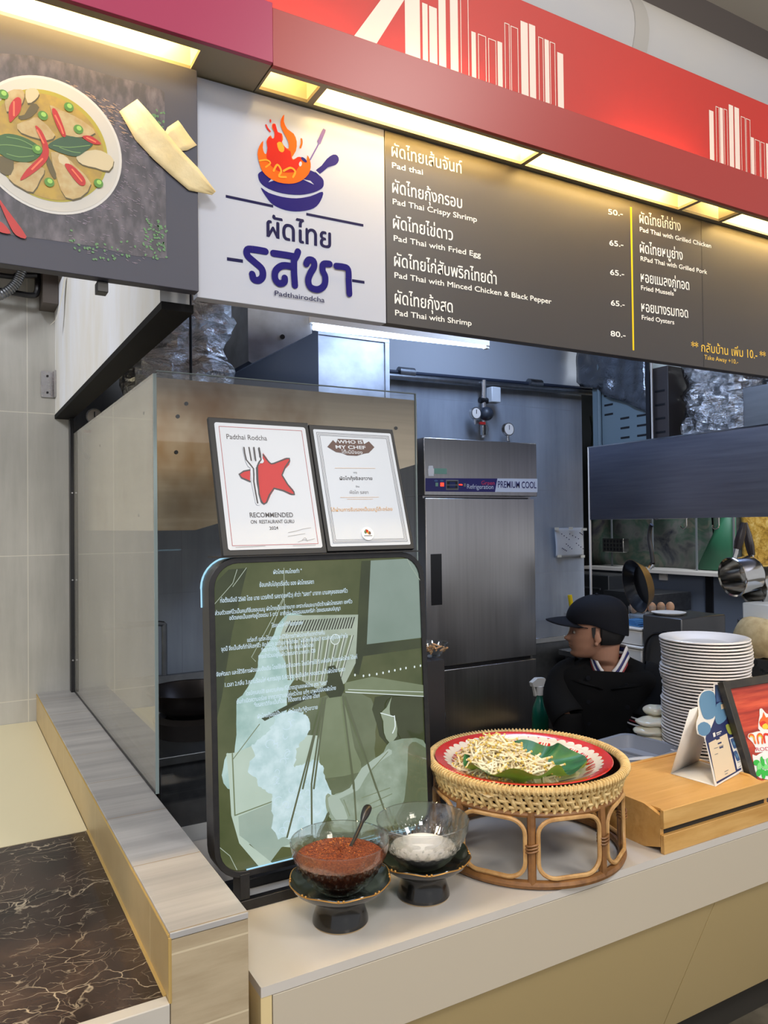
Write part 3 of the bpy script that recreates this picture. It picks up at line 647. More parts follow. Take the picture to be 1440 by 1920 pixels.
# ------------------------------------------------------------------ facade: light troughs with fascia, red lightbox
def trough(x0, x1, yf, fm, cells, cover, label, fz):
    t = thing('light_trough', ((x0+x1)/2, 1.55, 2.574), label, 'light trough')
    MB().box(x0, x1, yf, yf+0.012, 2.574, fz).build('fascia_board', fm, t, bevel=0.0008)
    b = MB().box(x0, x1, yf+0.012, 1.523, 2.5745, 2.582).box(x0, x1, 1.596, 1.640, 2.5745, 2.582)
    es = [x0]+[c for ce in cells for c in ce[:2]]+[x1]
    for i in range(0, len(es), 2):
        if es[i+1] > es[i]: b.box(es[i], es[i+1], 1.523, 1.596, 2.5745, 2.582)
    b.build('bottom_frame', 'trough_frame', t)
    b = MB().box(x0, x1, yf+0.012, 1.640, 2.676, 2.680).box(x0, x1, 1.5185, 1.5225, 2.582, 2.676).box(x0, x1, 1.5965, 1.6005, 2.582, 2.676)
    for i in range(0, len(es), 2): b.box(es[i]-0.0005, es[i+1]+0.0005, 1.5225, 1.5965, 2.582, 2.676) if es[i+1]-es[i] < 0.2 else None
    b.build('liner', 'trough_liner', t)
    for c in cells:
        ta = MB().cyl((c[2], 1.555, 2.650), (c[3], 1.555, 2.650), 0.011, seg=10).build('fluorescent_tube', 'tube_warm', t)
        MB().box(c[2], c[3], 1.545, 1.565, 2.661, 2.676).build('tube_holder', 'print_white', t)
    for ca, cb in cover: MB().box(ca, cb, 1.5235, 1.5955, 2.5775, 2.5815).build('cover_plate', 'dirty_cover', t)
    return t
trough(0.60, 4.6, 1.498, 'fascia_red', [(0.605, 0.722, 0.62, 0.64), (0.738, 1.354, 0.75, 1.345), (1.368, 1.985, 1.38, 1.91), (2.000, 2.180, 2.16, 2.178), (2.196, 2.85, 2.21, 2.84), (2.87, 3.5, 2.89, 3.48), (3.52, 4.15, 3.54, 4.13)], [], 'light trough with dark red fascia and glowing warm compartments above the menu board', 2.698)
trough(-1.3, 0.597, 1.490, 'fascia_red_reflect', [(-1.25, 0.452, -1.2, 0.40)], [(0.470, 0.530), (0.532, 0.580)], 'light trough with red fascia, coloured magenta for a reflection, above the curry picture, ending in a brown cover', 2.702)

t = thing('skyline_lightbox', (1.3, 1.62, 2.69), 'tall red header panel with white city skyline bars above the light trough', 'header panel')
MB().box(-1.3, 4.6, 1.612, 1.652, 2.682, 3.044).build('red_panel', 'panel_red', t, bevel=0.0015)
a = Art(R); ZB = 2.684
q = [(0.9996,2.9166),(1.0442,2.9316),(1.0516,2.9276),(1.0676,2.9298),(1.0723,2.9265),(1.0962,2.9288),(1.1014,2.9507),(1.1237,2.9582),(1.1375,2.9628),(1.1623,2.9711),(1.2053,2.9023),(1.2196,2.9043),(1.2922,2.9025),(1.3082,2.9031),(1.3735,2.9847),(1.399,2.9876),(1.4035,2.9856),(1.4259,2.9875),(1.4594,2.9601),(1.4755,2.9607),(1.5064,2.9372),(1.5288,2.9394),(2.163,2.9434),(2.1848,2.944),(2.2168,2.9658),(2.2327,2.968),(2.2638,2.9887),(2.2864,2.9905),(2.2929,2.988),(2.3175,2.9903),(2.3781,2.9068),(2.395,2.9077),(2.4618,2.9055),(2.4863,2.907)]
for i in range(0, len(q), 2): a.rect('skyline_white', q[i][0], q[i+1][0], ZB, q[i][1]+(0.12 if i in (0, 6, 8) else 0))
q = [(1.1703,2.9738),(1.1965,2.9826),(1.2267,2.9024),(1.2535,2.9049),(1.2607,2.9012),(1.287,2.9026),(1.3167,2.9613),(1.3339,2.9634),(1.3382,2.9596),(1.3643,2.961),(1.4367,2.9601),(1.4549,2.9614),(1.479,2.9591),(1.4987,2.9607),(2.1963,2.9646),(2.2137,2.9671),(2.2375,2.9671),(2.2551,2.9686),(2.3266,2.9651),(2.3499,2.9669),(2.3531,2.9645),(2.3766,2.9663),(2.4,2.9046),(2.4273,2.9059),(2.4307,2.9034),(2.4532,2.9056)]
for i in range(0, len(q), 2):
    x0, x1, z1 = q[i][0], q[i+1][0], q[i][1]+(0.1 if i == 0 else 0); w = 0.0022
    a.rect('skyline_white', x0, x0+w, ZB, z1).rect('skyline_white', x1-w, x1, ZB, z1).rect('skyline_white', x0, x1, z1-w, z1)
q = [(0.8553,2.781),(0.9302,2.8934),(0.9904,2.9136),(0.9199,2.7818)]
d = ((q[1][0]-q[0][0]), (q[1][1]-q[0][1]))
a.layer(2).poly('skyline_white', [(q[0][0]-0.3*d[0], q[0][1]-0.3*d[1]), (q[3][0]-0.3*d[0], q[3][1]-0.3*d[1]), (q[2][0]+0.8*d[0], q[2][1]+0.8*d[1]), (q[1][0]+0.8*d[0], q[1][1]+0.8*d[1])])
a.make('skyline_print', t)
for xa, xb in ((0.30, 0.85), (0.95, 1.25), (1.72, 2.10), (2.55, 2.9), (3.4, 3.9)):
    MB().cyl((xa, 1.575, 2.690), (xb, 1.575, 2.690), 0.006, seg=8).build('uplight_tube', 'uplight_tube', t)

# ceiling duct and beam
t = thing('ceiling_duct', (3.0, 3.0, 3.79), 'large pale grey round duct under the ceiling behind the red panel', 'duct')
MB().tube([(-3, 3.0, 4.12), (9, 3.0, 4.12)], 0.33, 40).build('duct_body', 'duct_paint', t)
MB().tube([(3.02, 3.0, 4.12), (3.12, 3.0, 4.12)], 0.337, 40).build('duct_strap', mat('strap_grey', (184,180,174), 0.6), t)
struct(MB().box(-4, 9, 3.12, 3.2, 4.58, 4.9).build('beam_1', 'beam_dark'))

# ------------------------------------------------------------------ on the counter: lit sign
S = tilted((0, 1.59, 0.775), 0, 2.5)
t = thing('lit_display_sign', (0.77, 1.62, 0.775), 'black framed lit display with greenish photo of a chef at a flaming wok', 'light box sign')
ou = rrect(0.490, 1.042, 0.070, 0.758, 0.066); inn = rrect(0.503, 1.029, 0.083, 0.745, 0.054)
f3 = lambda a, b, d: S(a, b, d)
b = MB(); frame(b, ou, inn, f3, 0.0, -0.052); b.build('frame', mat('frame_black', (22,22,26), 0.34, var=(60, (34,33,34))), t, bevel=0.0012)
MB().prism(rrect(0.5, 1.032, 0.08, 0.748, 0.056), f3, -0.050, -0.046).build('back_panel', 'black_metal', t)
mat('screen_base', (70,78,46), 0.1)
for nm, c, st, c2, scl in (('px_olive', (70,80,44), 0.9, (92,98,62), 7), ('px_panel', (128,148,136), 0.85, (142,160,150), 4), ('px_dark', (50,58,36), 0.9, (64,72,44), 8), ('px_smoke', (150,182,176), 1.0, (182,208,204), 20), ('px_flame', (178,206,208), 1.0, (206,228,232), 30),
    ('px_pale', (176,196,180), 0.95, (190,208,194), 5), ('px_wall', (150,172,160), 0.9, (170,188,174), 5), ('px_shirt', (128,144,122), 0.9, (160,176,158), 14), ('px_shirt_light', (170,186,172), 0.95, None, 1), ('px_skin', (150,164,140), 0.9, None, 1), ('px_hair', (88,94,58), 0.9, None, 1),
    ('px_line', (96,104,78), 0.9, None, 1), ('px_text', (204,226,240), 1.0, None, 1), ('px_shade', (96,106,78), 0.9, (112,122,94), 7), ('px_deep', (58,64,38), 0.9, (66,74,46), 9), ('px_stripe', (208,216,204), 0.95, None, 1), ('px_hood', (176,188,172), 0.95, (150,164,146), 12), ('px_slot', (52,54,44), 0.9, None, 1), ('px_mid', (112,124,92), 0.9, (128,140,110), 6), ('px_edge', (150,200,224), 1.3, None, 1), ('px_white', (220,232,230), 1.0, None, 1)):
    emis(nm, c, st, c2, scl)
a = Art(S); a.lay = -14
a.poly('px_olive', rrect(0.5025, 1.0295, 0.0825, 0.7455, 0.053))
a.layer(-13).poly('px_panel', [(0.8928,0.7401),(1.0069,0.7414),(1.0312,0.7214),(1.036,0.6913),(1.0327,0.5429),(0.8747,0.5398)])
a.poly('px_dark', [(0.8671,0.7397),(0.8928,0.7401),(0.8747,0.5398),(1.0326,0.5408),(1.0336,0.5175),(0.8635,0.5126),(0.8505,0.4697),(0.837,0.4751)])
a.poly('px_dark', [(0.5059,0.7039),(0.537,0.7321),(0.5799,0.7342),(0.5415,0.5947),(0.5155,0.4581),(0.4971,0.3883)])
# mid tones behind the flames and the chef
a.ragged('px_shade', [(0.6639,0.4024),(0.749,0.4299),(0.8557,0.4251),(0.8955,0.3719),(0.8871,0.2727),(0.9315,0.2051),(0.9309,0.1891),(0.6592,0.2377)], 0.004, 3)
a.poly('px_mid', [(0.7618,0.4206),(0.8059,0.4231),(0.8331,0.301),(0.8492,0.2432),(0.7517,0.2442),(0.7171,0.2273)], 2)
a.poly('px_deep', [(0.8923,0.4126),(1.0299,0.396),(1.028,0.2712),(0.9208,0.2957),(0.8946,0.3478)], 2)
# pale extractor column and kitchen wall
a.layer(-12).ragged('px_smoke', [(0.6702,0.6248),(0.7289,0.611),(0.7624,0.5771),(0.7645,0.5063),(0.6825,0.4761),(0.6639,0.4024),(0.6861,0.3121),(0.7182,0.2652),(0.692,0.2318),(0.6511,0.2391),(0.5224,0.2621),(0.5222,0.3342),(0.5412,0.3366),(0.5474,0.436),(0.5614,0.4563),(0.5939,0.5008),(0.6028,0.541),(0.6318,0.5724)], 0.003, 8)
a.poly('px_pale', [(0.5224,0.3368),(0.5447,0.3354),(0.645,0.3616),(0.7425,0.343),(0.7369,0.1641),(0.6665,0.1079),(0.5468,0.1421),(0.5305,0.2044),(0.5276,0.2725)])
a.layer(-11).poly('px_wall', [(0.546,0.1993),(0.6314,0.2151),(0.6438,0.1475),(0.6959,0.1192),(0.6428,0.113),(0.6139,0.0849),(0.5649,0.1425),(0.5472,0.1589)])
a.line('px_mid', [(0.5357,0.3347),(0.5384,0.2029)], 0.003).line('px_mid', [(0.5384,0.2029),(0.6244,0.2164)], 0.0025).line('px_mid', [(0.5371,0.3227),(0.5989,0.3887)], 0.002)
a.poly('px_pale', [(0.5468,0.1421),(0.5604,0.1435),(0.6277,0.0775),(0.5951,0.0764)])
# hood with grease filters
a.layer(-11).poly('px_hood', [(0.6722,0.6227),(0.8532,0.6123),(0.8423,0.4985),(0.8137,0.4538),(0.7495,0.4454),(0.6828,0.4838),(0.6436,0.5562)])
qa = [(0.6789,0.6099),(0.8485,0.6074),(0.6649,0.5849),(0.8384,0.5811),(0.6563,0.5703),(0.8433,0.5647),(0.666,0.478),(0.8027,0.459)]
def lerp(p, r, u): return (p[0]+(r[0]-p[0])*u, p[1]+(r[1]-p[1])*u)
for i in range(24):
    u = i/24; A0 = lerp(qa[0], qa[1], u); A1 = lerp(qa[0], qa[1], u+0.019); B0 = lerp(qa[2], qa[3], u); B1 = lerp(qa[2], qa[3], u+0.019)
    a.layer(-10).poly('px_slot', [A0, A1, B1, B0])
for i in range(9):
    u = i/9; a.layer(-10).poly('px_mid', [lerp(qa[4], qa[5], u+0.015), lerp(qa[4], qa[5], u+0.055), lerp(qa[6], qa[7], u+0.055), lerp(qa[6], qa[7], u+0.015)])
    a.layer(-9).line('px_stripe', [lerp(qa[4], qa[5], u+0.07), lerp(qa[6], qa[7], u+0.07)], 0.0022, 0, False)
    a.layer(-9).line('px_slot', [lerp(qa[4], qa[5], u+0.085), lerp(qa[6], qa[7], u+0.085)], 0.0016, 0, False)
a.layer(-9).ell('px_white', [(0.7905,0.559)][0], 0.0125).ell('px_hood', [(0.7905,0.559)][0], 0.0108)
# wok cradle hub and cables
a.layer(-8).poly('px_dark', [(0.7686,0.498),(0.7863,0.4994),(0.7989,0.4791),(0.811,0.4422),(0.8015,0.4256),(0.7706,0.4254),(0.7582,0.4444),(0.611,0.3944),(0.6032,0.4011),(0.7629,0.4556),(0.7679,0.4746)])
a.poly('px_mid', [(0.8115,0.456),(0.8848,0.462),(1.0337,0.4249),(1.03,0.3981),(0.902,0.4196),(0.8108,0.4351)])
a.line('px_white', [(0.813,0.4341),(1.0315,0.3979)], 0.0018).line('px_white', [(0.8199,0.4392),(1.0279,0.4088)], 0.0012)
for c in [(0.8391,0.4709),(0.8618,0.4665),(0.878,0.4667),(0.8981,0.467),(0.9156,0.468),(0.9323,0.4695),(0.9487,0.4707),(0.9652,0.4719),(0.9809,0.4728),(1.0057,0.4732),(1.0232,0.4743)]: a.ell('px_white', c, 0.0022, 0.003)
# flames
a.layer(-7).ragged('px_flame', [(0.6395,0.4056),(0.6805,0.4059),(0.7135,0.3882),(0.7193,0.3682),(0.7123,0.3462),(0.6952,0.3373),(0.6818,0.309),(0.6767,0.2759),(0.6797,0.234),(0.6032,0.2477),(0.5921,0.2753),(0.5731,0.3005),(0.5856,0.3315),(0.5822,0.3504),(0.6142,0.3642),(0.6308,0.3843)], 0.0075, 1)
a.layer(-7).ragged('px_flame', [(0.5732,0.2945),(0.592,0.3129),(0.6104,0.3056),(0.6303,0.3462),(0.6264,0.3774),(0.6604,0.3992),(0.6945,0.4014),(0.7186,0.378),(0.7127,0.3473),(0.6826,0.3295),(0.6714,0.2781),(0.6912,0.2881),(0.7158,0.2886),(0.7407,0.2846),(0.75,0.2605),(0.7639,0.2175),(0.7628,0.186),(0.7358,0.1286),(0.7108,0.1227),(0.6576,0.1307),(0.6294,0.1418),(0.6215,0.1953),(0.6225,0.2341),(0.5999,0.2598)], 0.0075, 5)
a.layer(-6)
fr_ = random.Random(9); fp = [(0.6349,0.3411),(0.6579,0.3112),(0.6424,0.2698),(0.6504,0.2159),(0.6585,0.1619),(0.6878,0.1737),(0.6994,0.2334),(0.7245,0.2469),(0.7275,0.1838),(0.6794,0.2194),(0.674,0.3663)]
for c in fp:
    for k in range(3):
        x, z = c[0]+fr_.uniform(-0.015, 0.015), c[1]+fr_.uniform(-0.015, 0.015); r0 = fr_.uniform(0.006, 0.013); a0 = fr_.uniform(0, 6)
        a.line('px_text', [(x+r0*cos(a0+q*0.5)*(1-q*0.06), z+r0*sin(a0+q*0.5)*(1-q*0.06)) for q in range(9)], 0.0011, 0, False)
# chef
a.layer(-6).poly('px_deep', [(0.9236,0.3682),(0.9198,0.393),(0.9395,0.4069),(0.9927,0.4005),(1.0208,0.3596),(1.0132,0.2983),(0.9594,0.3041),(0.9464,0.3407)], 2)
a.layer(-5).poly('px_skin', [(0.9372,0.4093),(0.9219,0.3847),(0.9049,0.3727),(0.9112,0.3536),(0.9125,0.3252),(0.9258,0.301),(0.9477,0.312),(0.9468,0.3488),(0.9307,0.3673),(0.9317,0.3916)], 2)
a.line('px_white', [(0.9049,0.3735),(0.9424,0.3596)], 0.0022).line('px_white', [(0.9425,0.3616),(0.9439,0.337),(0.9361,0.3218)], 0.003, 3)
a.layer(-4).poly('px_shirt', [(0.9268,0.302),(1.0008,0.3006),(1.0347,0.2712),(1.0363,0.1735),(1.0276,0.1097),(0.8433,0.1065),(0.7666,0.147),(0.7631,0.195),(0.7788,0.2057),(0.8206,0.2119),(0.8537,0.2477),(0.9094,0.2809)], 2)
a.layer(-3).poly('px_shirt_light', [(0.9093,0.2786),(0.9234,0.2859),(0.9313,0.2728),(0.8753,0.2488),(0.8416,0.2081),(0.8255,0.2018),(0.768,0.1896),(0.7633,0.1995),(0.8154,0.2128),(0.8485,0.2532)], 2).poly('px_shirt_light', [(0.7582,0.2004),(0.7838,0.2003),(0.8078,0.1457),(0.7869,0.1407),(0.7672,0.1627)], 2)
a.layer(-3).ragged('px_shade', [(0.983,0.2888),(1.0345,0.2664),(1.0363,0.1735),(1.0276,0.1097),(0.9303,0.1075),(0.9605,0.1584),(0.9747,0.2276)], 0.004, 11)
for pts in ([(0.9204,0.2792),(0.8751,0.2442)], [(0.8461,0.1842),(0.9226,0.1937)], [(0.856,0.1639),(0.9276,0.1787)], [(0.8502,0.1512),(0.9047,0.1594)], [(0.7989,0.1884),(0.8132,0.1492)]): a.line('px_mid', pts, 0.002)
a.layer(-4).poly('px_skin', [(0.7533,0.2058),(0.766,0.2058),(0.7721,0.1572),(0.7618,0.1547),(0.7535,0.1788)], 2).poly('px_mid', [(0.7614,0.1413),(0.839,0.135),(0.8171,0.1119),(0.7658,0.1224)]).ell('px_hood', [(0.7868,0.1362)][0], 0.02, 0.007)
a.line('px_line', [(0.7622,0.1681),(0.7307,0.1252)], 0.006).line('px_shirt_light', [(0.8446,0.1431),(0.8431,0.102)], 0.004)
# cables over everything
a.layer(-2)
for pts in ([(0.7499,0.4147),(0.6552,0.1321)], [(0.7524,0.4143),(0.7183,0.239),(0.7156,0.1195)], [(0.8048,0.4078),(0.8261,0.2201),(0.8301,0.1092)], [(0.8142,0.4066),(0.9142,0.1201)]): a.line('px_line', pts, 0.0045, 0, False)
for pts in ([(0.7534,0.4294),(0.6962,0.2311)], [(0.7598,0.4286),(0.7234,0.2262)], [(0.8038,0.4273),(0.8253,0.208)], [(0.8104,0.4245),(0.8865,0.197)]): a.line('px_line', pts, 0.0045, 0, False)
for pts in ([(0.6609,0.6619),(0.5829,0.5373),(0.5926,0.527)], [(0.6649,0.731),(0.6618,0.5469)], [(0.6629,0.6617),(0.6197,0.5734)]): a.line('px_hood', pts, 0.0016, 0, False)
# scratches on the film
for pts in ([(0.5544,0.7314),(0.544,0.702),(0.5166,0.6739),(0.5003,0.6572)], [(0.576,0.7344),(0.5558,0.709),(0.5438,0.6946)], [(0.9944,0.7405),(1.0059,0.7181),(1.0345,0.6795)], [(0.5006,0.1457),(0.5241,0.1219),(0.5325,0.1033),(0.5389,0.0893)], [(0.5064,0.1133),(0.5191,0.0938)]): a.line('px_hood', pts, 0.0014)
a.rect('px_edge', 0.56, 1.0, 0.0832, 0.0865)
a.layer(-1)
for body, pts, sz in (('ผัดไทย คนไทยทำ "', [(0.639,0.7182),(0.7086,0.7184)], 0.0125), ('ย้อนกลับไปจุดเริ่มต้น ของ ผัดไทยรสชา', [(0.6055,0.6908),(0.7382,0.6916)], 0.0135), ('ก่อตั้งเมื่อปี 2560 โดย นาย นวรศักดิ์ รสชา(เชฟบิ๋ว) คำว่า "รสชา" มาจาก นามสกุลของเชฟบิ๋ว', [(0.5148,0.6611),(0.825,0.6665)], 0.0135),
    ('ส่วนตัวเชฟบิ๋วเป็นคนที่ชื่นชอบเมนู ผัดไทยเป็นอย่างมาก เพราะก่อนจะมาเปิดร้านผัดไทยรสชา เชฟบิ๋ว', [(0.5028,0.6351),(0.8364,0.6408)], 0.0125), ('อดีตเคยเป็นเชฟอยู่โรงแรม 5 ดาว  อาทิเช่น โรงแรมแมงกรีล่า โรงแรมแลมป์บุญา', [(0.5345,0.6226),(0.8048,0.6268)], 0.0125), ('โรงแรมโฟร์ซีซั่นกรุงเทพ', [(0.6317,0.5989),(0.7081,0.6001)], 0.0125),
    ('แต่ละที่ แต่ละโรงแรม จะมีวิธีการทำผัดไทยที่แตกต่างกัน', [(0.574,0.5713),(0.7623,0.5732)], 0.0125), ('จุดนี้ จึงเป็นสิ่งที่ทำให้เชฟบิ๋ว คิดค้นว่า จะทำอย่างไรถึงจะ "ผัดไทยที่อร่อย" ควรค่าอยู่เป็นอย่างไร', [(0.5147,0.5566),(0.8218,0.5612)], 0.0125), ('จึงมาทำให้จุดเริ่มต้น กับ เมนูเป็นผัดไทย', [(0.6058,0.5467),(0.7321,0.5476)], 0.012), ('การเข้าร่วมอยู่ในผัดไทยรสชา มากกว่า 120', [(0.5987,0.5332),(0.7372,0.5339)], 0.012),
    ('วิจัยพัฒนา และใช้วิธีการผัดแบบดั้งเดิม โดยใช้เคล็ดลับเฉพาะ โดยมีการใช้ 5 เคล็ดลับ ในการผัดไทย ได้แก่', [(0.4978,0.5037),(0.845,0.5095)], 0.0125), ('1.เวลา 2.กลิ่น 3.ความร้อนไฟ 4.การปรุง 5.คัดวัตถุดิบชั้นเลิศ หลอมรวมเป็นผัดไทย รสชา', [(0.5213,0.4793),(0.8115,0.4837)], 0.013),
    ('โดยมีคุณสมบัติ และความพิเศษ ที่ได้มาตรฐานของผัดไทย สูตร "รสชา"', [(0.5672,0.4556),(0.7651,0.4573)], 0.0125), ('ต้นกำเนิดความอร่อย จากรากฐานอยู่คู่ครัวไทย แท้ๆ มาผสมใส่ลงผัดไทย', [(0.5464,0.4405),(0.7866,0.4431)], 0.0125), ('ซึ่งรสชาติที่จะเป็นที่นิยม ที่ต้องการ ผัดไทย ได้แก่', [(0.5861,0.4281),(0.7447,0.4305)], 0.0125), ('ผัดไทยกุ้งแม่น้ำ และ ผัดไทยกุ้งซีฟู้ดอาวาย', [(0.5933,0.4024),(0.7388,0.4049)], 0.0125)):
    a.text('px_text', body, pts[0], pts[1], sz, 0.012)
a.make('screen', t)
# strip of light escaping at the rounded top left corner, chips of worn paint
b = MB(); arc = [(0.4895, 0.65), (0.4895, 0.69)]+[(0.556+0.0672*cos(radians(q)), 0.692+0.0672*sin(radians(q))) for q in range(180, 88, -10)]+[(0.62, 0.7595)]
b.tube([S(x, z, -0.0535) for x, z in arc], 0.0022, 6); b.build('light_leak', 'px_edge', t)
for x0 in (0.545, 0.955):
    MB().box(x0, x0+0.022, 1.592, 1.64, 0.797, 0.852).build('leg', 'frame_black', t, bevel=0.001)
b = MB().box(0.545, 0.985, 1.588, 1.606, 0.7755, 0.797).box(0.545, 0.985, 1.68, 1.70, 0.7755, 0.797).box(0.545, 0.565, 1.606, 1.68, 0.7755, 0.797).box(0.965, 0.985, 1.606, 1.68, 0.7755, 0.797)
b.build('base_frame', 'frame_black', t, bevel=0.0012)

# certificate folder standing on the lit sign
Cq = tilted((0, 1.638, 1.535), 0, 18)
t = thing('certificate_folder', (0.78, 1.64, 1.532), 'open black folder showing two certificates, propped on top of the lit display sign', 'folder')
mat('folder_black', (26,26,28), 0.5); mat('paper_white', (206,210,217), 0.4); mat('paper_cool', (202,208,217), 0.4); mat('ink_grey', (74,70,72), 0.5); mat('ink_lightgrey', (150,148,150), 0.5); mat('ink_rose', (204,80,80), 0.6, spec=0.2); mat('ink_brown', (92,66,58), 0.5); mat('ink_tan', (224,176,120), 0.5); mat('ink_rule_red', (176,84,84), 0.5)
c0 = 0.0   # print offset: the folder plane starts above the frame
MB().prism([(0.528, 0.000), (0.7815, 0.000), (0.7815, 0.338), (0.528, 0.338)], lambda a, b, d: Cq(a, b, d), 0, -0.012).build('left_cover', 'folder_black', t, bevel=0.0015)
MB().prism([(0.783, 0.004), (1.026, 0.004), (1.026, 0.334), (0.783, 0.334)], lambda a, b, d: Cq(a, b, d), 0, -0.012).build('right_cover', 'folder_black', t, bevel=0.0015)
MB().box(0.50, 1.03, 1.615, 1.66, 1.5322, 1.5350).build('support_ledge', 'folder_black', t)
def cert(pts): return [(p[0], p[1]+c0) for p in pts]
a = Art(Cq)
a.layer(2).poly('paper_white', rrect(0.541, 0.7715, 0.0135, 0.325, 0.006)); 
def rule(m, x0, x1, z0, z1, w):
    a.rect(m, x0, x1, z0, z0+w).rect(m, x0, x1, z1-w, z1).rect(m, x0, x0+w, z0, z1).rect(m, x1-w, x1, z0, z1)
a.layer(3); rule('ink_rule_red', 0.551, 0.7615, 0.023, 0.3155, 0.0012)
a.text('ink_grey', 'Padthai Rodcha', *cert([(0.5671,0.2835),(0.6667,0.2843)]), 0.0185, 0.0)
a.layer(4).poly('ink_rose', cert([(0.6517,0.2514),(0.6649,0.2294),(0.6745,0.2256),(0.707,0.2403),(0.7178,0.2353),(0.7148,0.2228),(0.6927,0.1955),(0.7162,0.1593),(0.7169,0.1492),(0.7063,0.1463),(0.6699,0.1607),(0.6477,0.1267),(0.6321,0.1267),(0.6287,0.1463),(0.6356,0.2183),(0.6483,0.2248)]), 2)
a.poly('ink_rose', cert([(0.6146,0.2064),(0.5987,0.2032),(0.5871,0.1961),(0.5911,0.1871),(0.6112,0.1784)]))
a.layer(5).line('ink_grey', cert([(0.6519,0.2465),(0.6653,0.2265),(0.6764,0.2253),(0.7109,0.2392),(0.7175,0.2332),(0.6927,0.1955),(0.717,0.1533),(0.7104,0.1471),(0.6681,0.1619),(0.6445,0.1259),(0.6339,0.1259),(0.6281,0.1483),(0.6325,0.2182),(0.6431,0.2307),(0.6429,0.2613)]), 0.0034, 2, True)
a.line('ink_grey', cert([(0.6146,0.2068),(0.5987,0.2032),(0.587,0.1953),(0.591,0.1867),(0.6111,0.1777)]), 0.0034)
a.layer(6).line('paper_white', cert([(0.6216,0.2158),(0.6197,0.1778),(0.624,0.1247)]), 0.012)
a.line('paper_white', cert([(0.6095,0.2619),(0.6127,0.2296),(0.6213,0.2138),(0.6352,0.2304),(0.6443,0.2307)]), 0.014, 2)
a.layer(7).line('ink_grey', cert([(0.6057,0.2626),(0.6078,0.2315),(0.6228,0.2098),(0.6197,0.1778),(0.6225,0.1247)]), 0.0036, 2)
for pts in ([(0.6182,0.2631),(0.6199,0.2307)], [(0.6305,0.2636),(0.6308,0.2303)], [(0.6432,0.2634),(0.6442,0.2327),(0.633,0.2162),(0.6287,0.1463),(0.6339,0.1259)]): a.line('ink_grey', cert(pts), 0.0036, 2)
a.layer(4).text('ink_grey', 'RECOMMENDED', *cert([(0.6006,0.0902),(0.7069,0.09)]), 0.0165, 0.006).text('ink_grey', 'ON  RESTAURANT GURU', *cert([(0.6011,0.0749),(0.7076,0.0754)]), 0.0122, 0.004).text('ink_grey', '2024', *cert([(0.6441,0.0594),(0.6657,0.0603)]), 0.0112, 0.004)
for pts in ([(0.6892,0.0521),(0.7097,0.0557),(0.7265,0.0602),(0.7482,0.0631)], [(0.6871,0.0429),(0.7165,0.047),(0.731,0.0491)], [(0.7098,0.0284),(0.7268,0.0339),(0.7346,0.0318),(0.7537,0.0361)], [(0.6958,0.0199),(0.7541,0.0204)], [(0.5587,0.0195),(0.6284,0.0211)]): a.line('ink_lightgrey', cert(pts), 0.0009, 2)
for pts in ([(0.7204,0.0321),(0.7295,0.0389),(0.7343,0.0298)],): a.line('ink_lightgrey', cert(pts), 0.0009, 3)
a.layer(2).poly('paper_cool', rrect(0.7925, 1.0165, 0.0155, 0.3215, 0.004)); a.layer(3); rule('ink_grey', 0.8005, 1.0085, 0.0235, 0.3135, 0.0011); rule('ink_lightgrey', 0.804, 1.005, 0.027, 0.31, 0.0014); rule('ink_grey', 0.808, 1.001, 0.031, 0.306, 0.0008)
a.layer(4).poly('ink_brown', cert([(0.8432,0.2938),(0.8508,0.2854),(0.8573,0.2979),(0.9282,0.2988),(0.9307,0.2869),(0.9462,0.2952),(0.9597,0.2793),(0.9403,0.2629),(0.9259,0.2601),(0.9041,0.2535),(0.8769,0.2538),(0.8622,0.2598),(0.8469,0.2613),(0.8247,0.2747)]))
a.layer(5).text('paper_white', 'WHO IS', *cert([(0.8553,0.2856),(0.9266,0.2876)]), 0.0128, 0.02).text('paper_white', 'MY CHEF', *cert([(0.8475,0.2709),(0.9333,0.2728)]), 0.0128, 0.02).text('paper_white', 'โต๊ะนี้มีจอง', *cert([(0.862,0.2584),(0.9215,0.2586)]), 0.0125, 0.006)
for pts in ([(0.8362,0.2176),(0.9512,0.2204)], [(0.8384,0.1401),(0.9473,0.1419)], [(0.8569,0.1357),(0.9289,0.1366)]): a.line('ink_tan', cert(pts), 0.0007)
a.text('ink_grey', 'เมนู', *cert([(0.8867,0.2057),(0.8958,0.2059)]), 0.006).text('ink_grey', 'ผัดไทกุ้งซิลอาวาย', *cert([(0.8452,0.1864),(0.9374,0.1883)]), 0.0125, 0.004).text('ink_grey', 'ร้าน', *cert([(0.8869,0.1676),(0.8963,0.1678)]), 0.006).text('ink_lightgrey', 'ผัดไท รสชา', *cert([(0.867,0.1504),(0.9192,0.151)]), 0.0115, 0.002).text('ink_tan', 'ได้ผ่านการรับรองเป็นเมนูโต๊ะอร่อย', *cert([(0.8074,0.1037),(0.9805,0.106)]), 0.0125, 0.004)
a.make('printed_certificates', t)
q = cert([(0.897,0.0455)])[0]
mat('badge_white', (238,238,236), 0.25); mat('ink_green', (70,110,60), 0.5); mat('ink_olive', (120,104,60), 0.5)
bb = MB(); bb.prism([(q[0]+0.0172*cos(2*pi*i/28), q[1]+0.0172*sin(2*pi*i/28)) for i in range(28)], lambda a, b, d: Cq(a, b, d), 0.0008, 0.004); bb.build('round_badge', 'badge_white', t, bevel=0.001)
a = Art(Cq); a.STEP = 0.0045
for i, m in enumerate(('ink_green', 'ink_olive', 'ink_red', 'ink_amber', 'ink_brown')): a.layer(1).ell(m, (q[0]-0.006+0.0028*i, q[1]+0.004+0.003*sin(i*1.3)), 0.0034, 0.0044)
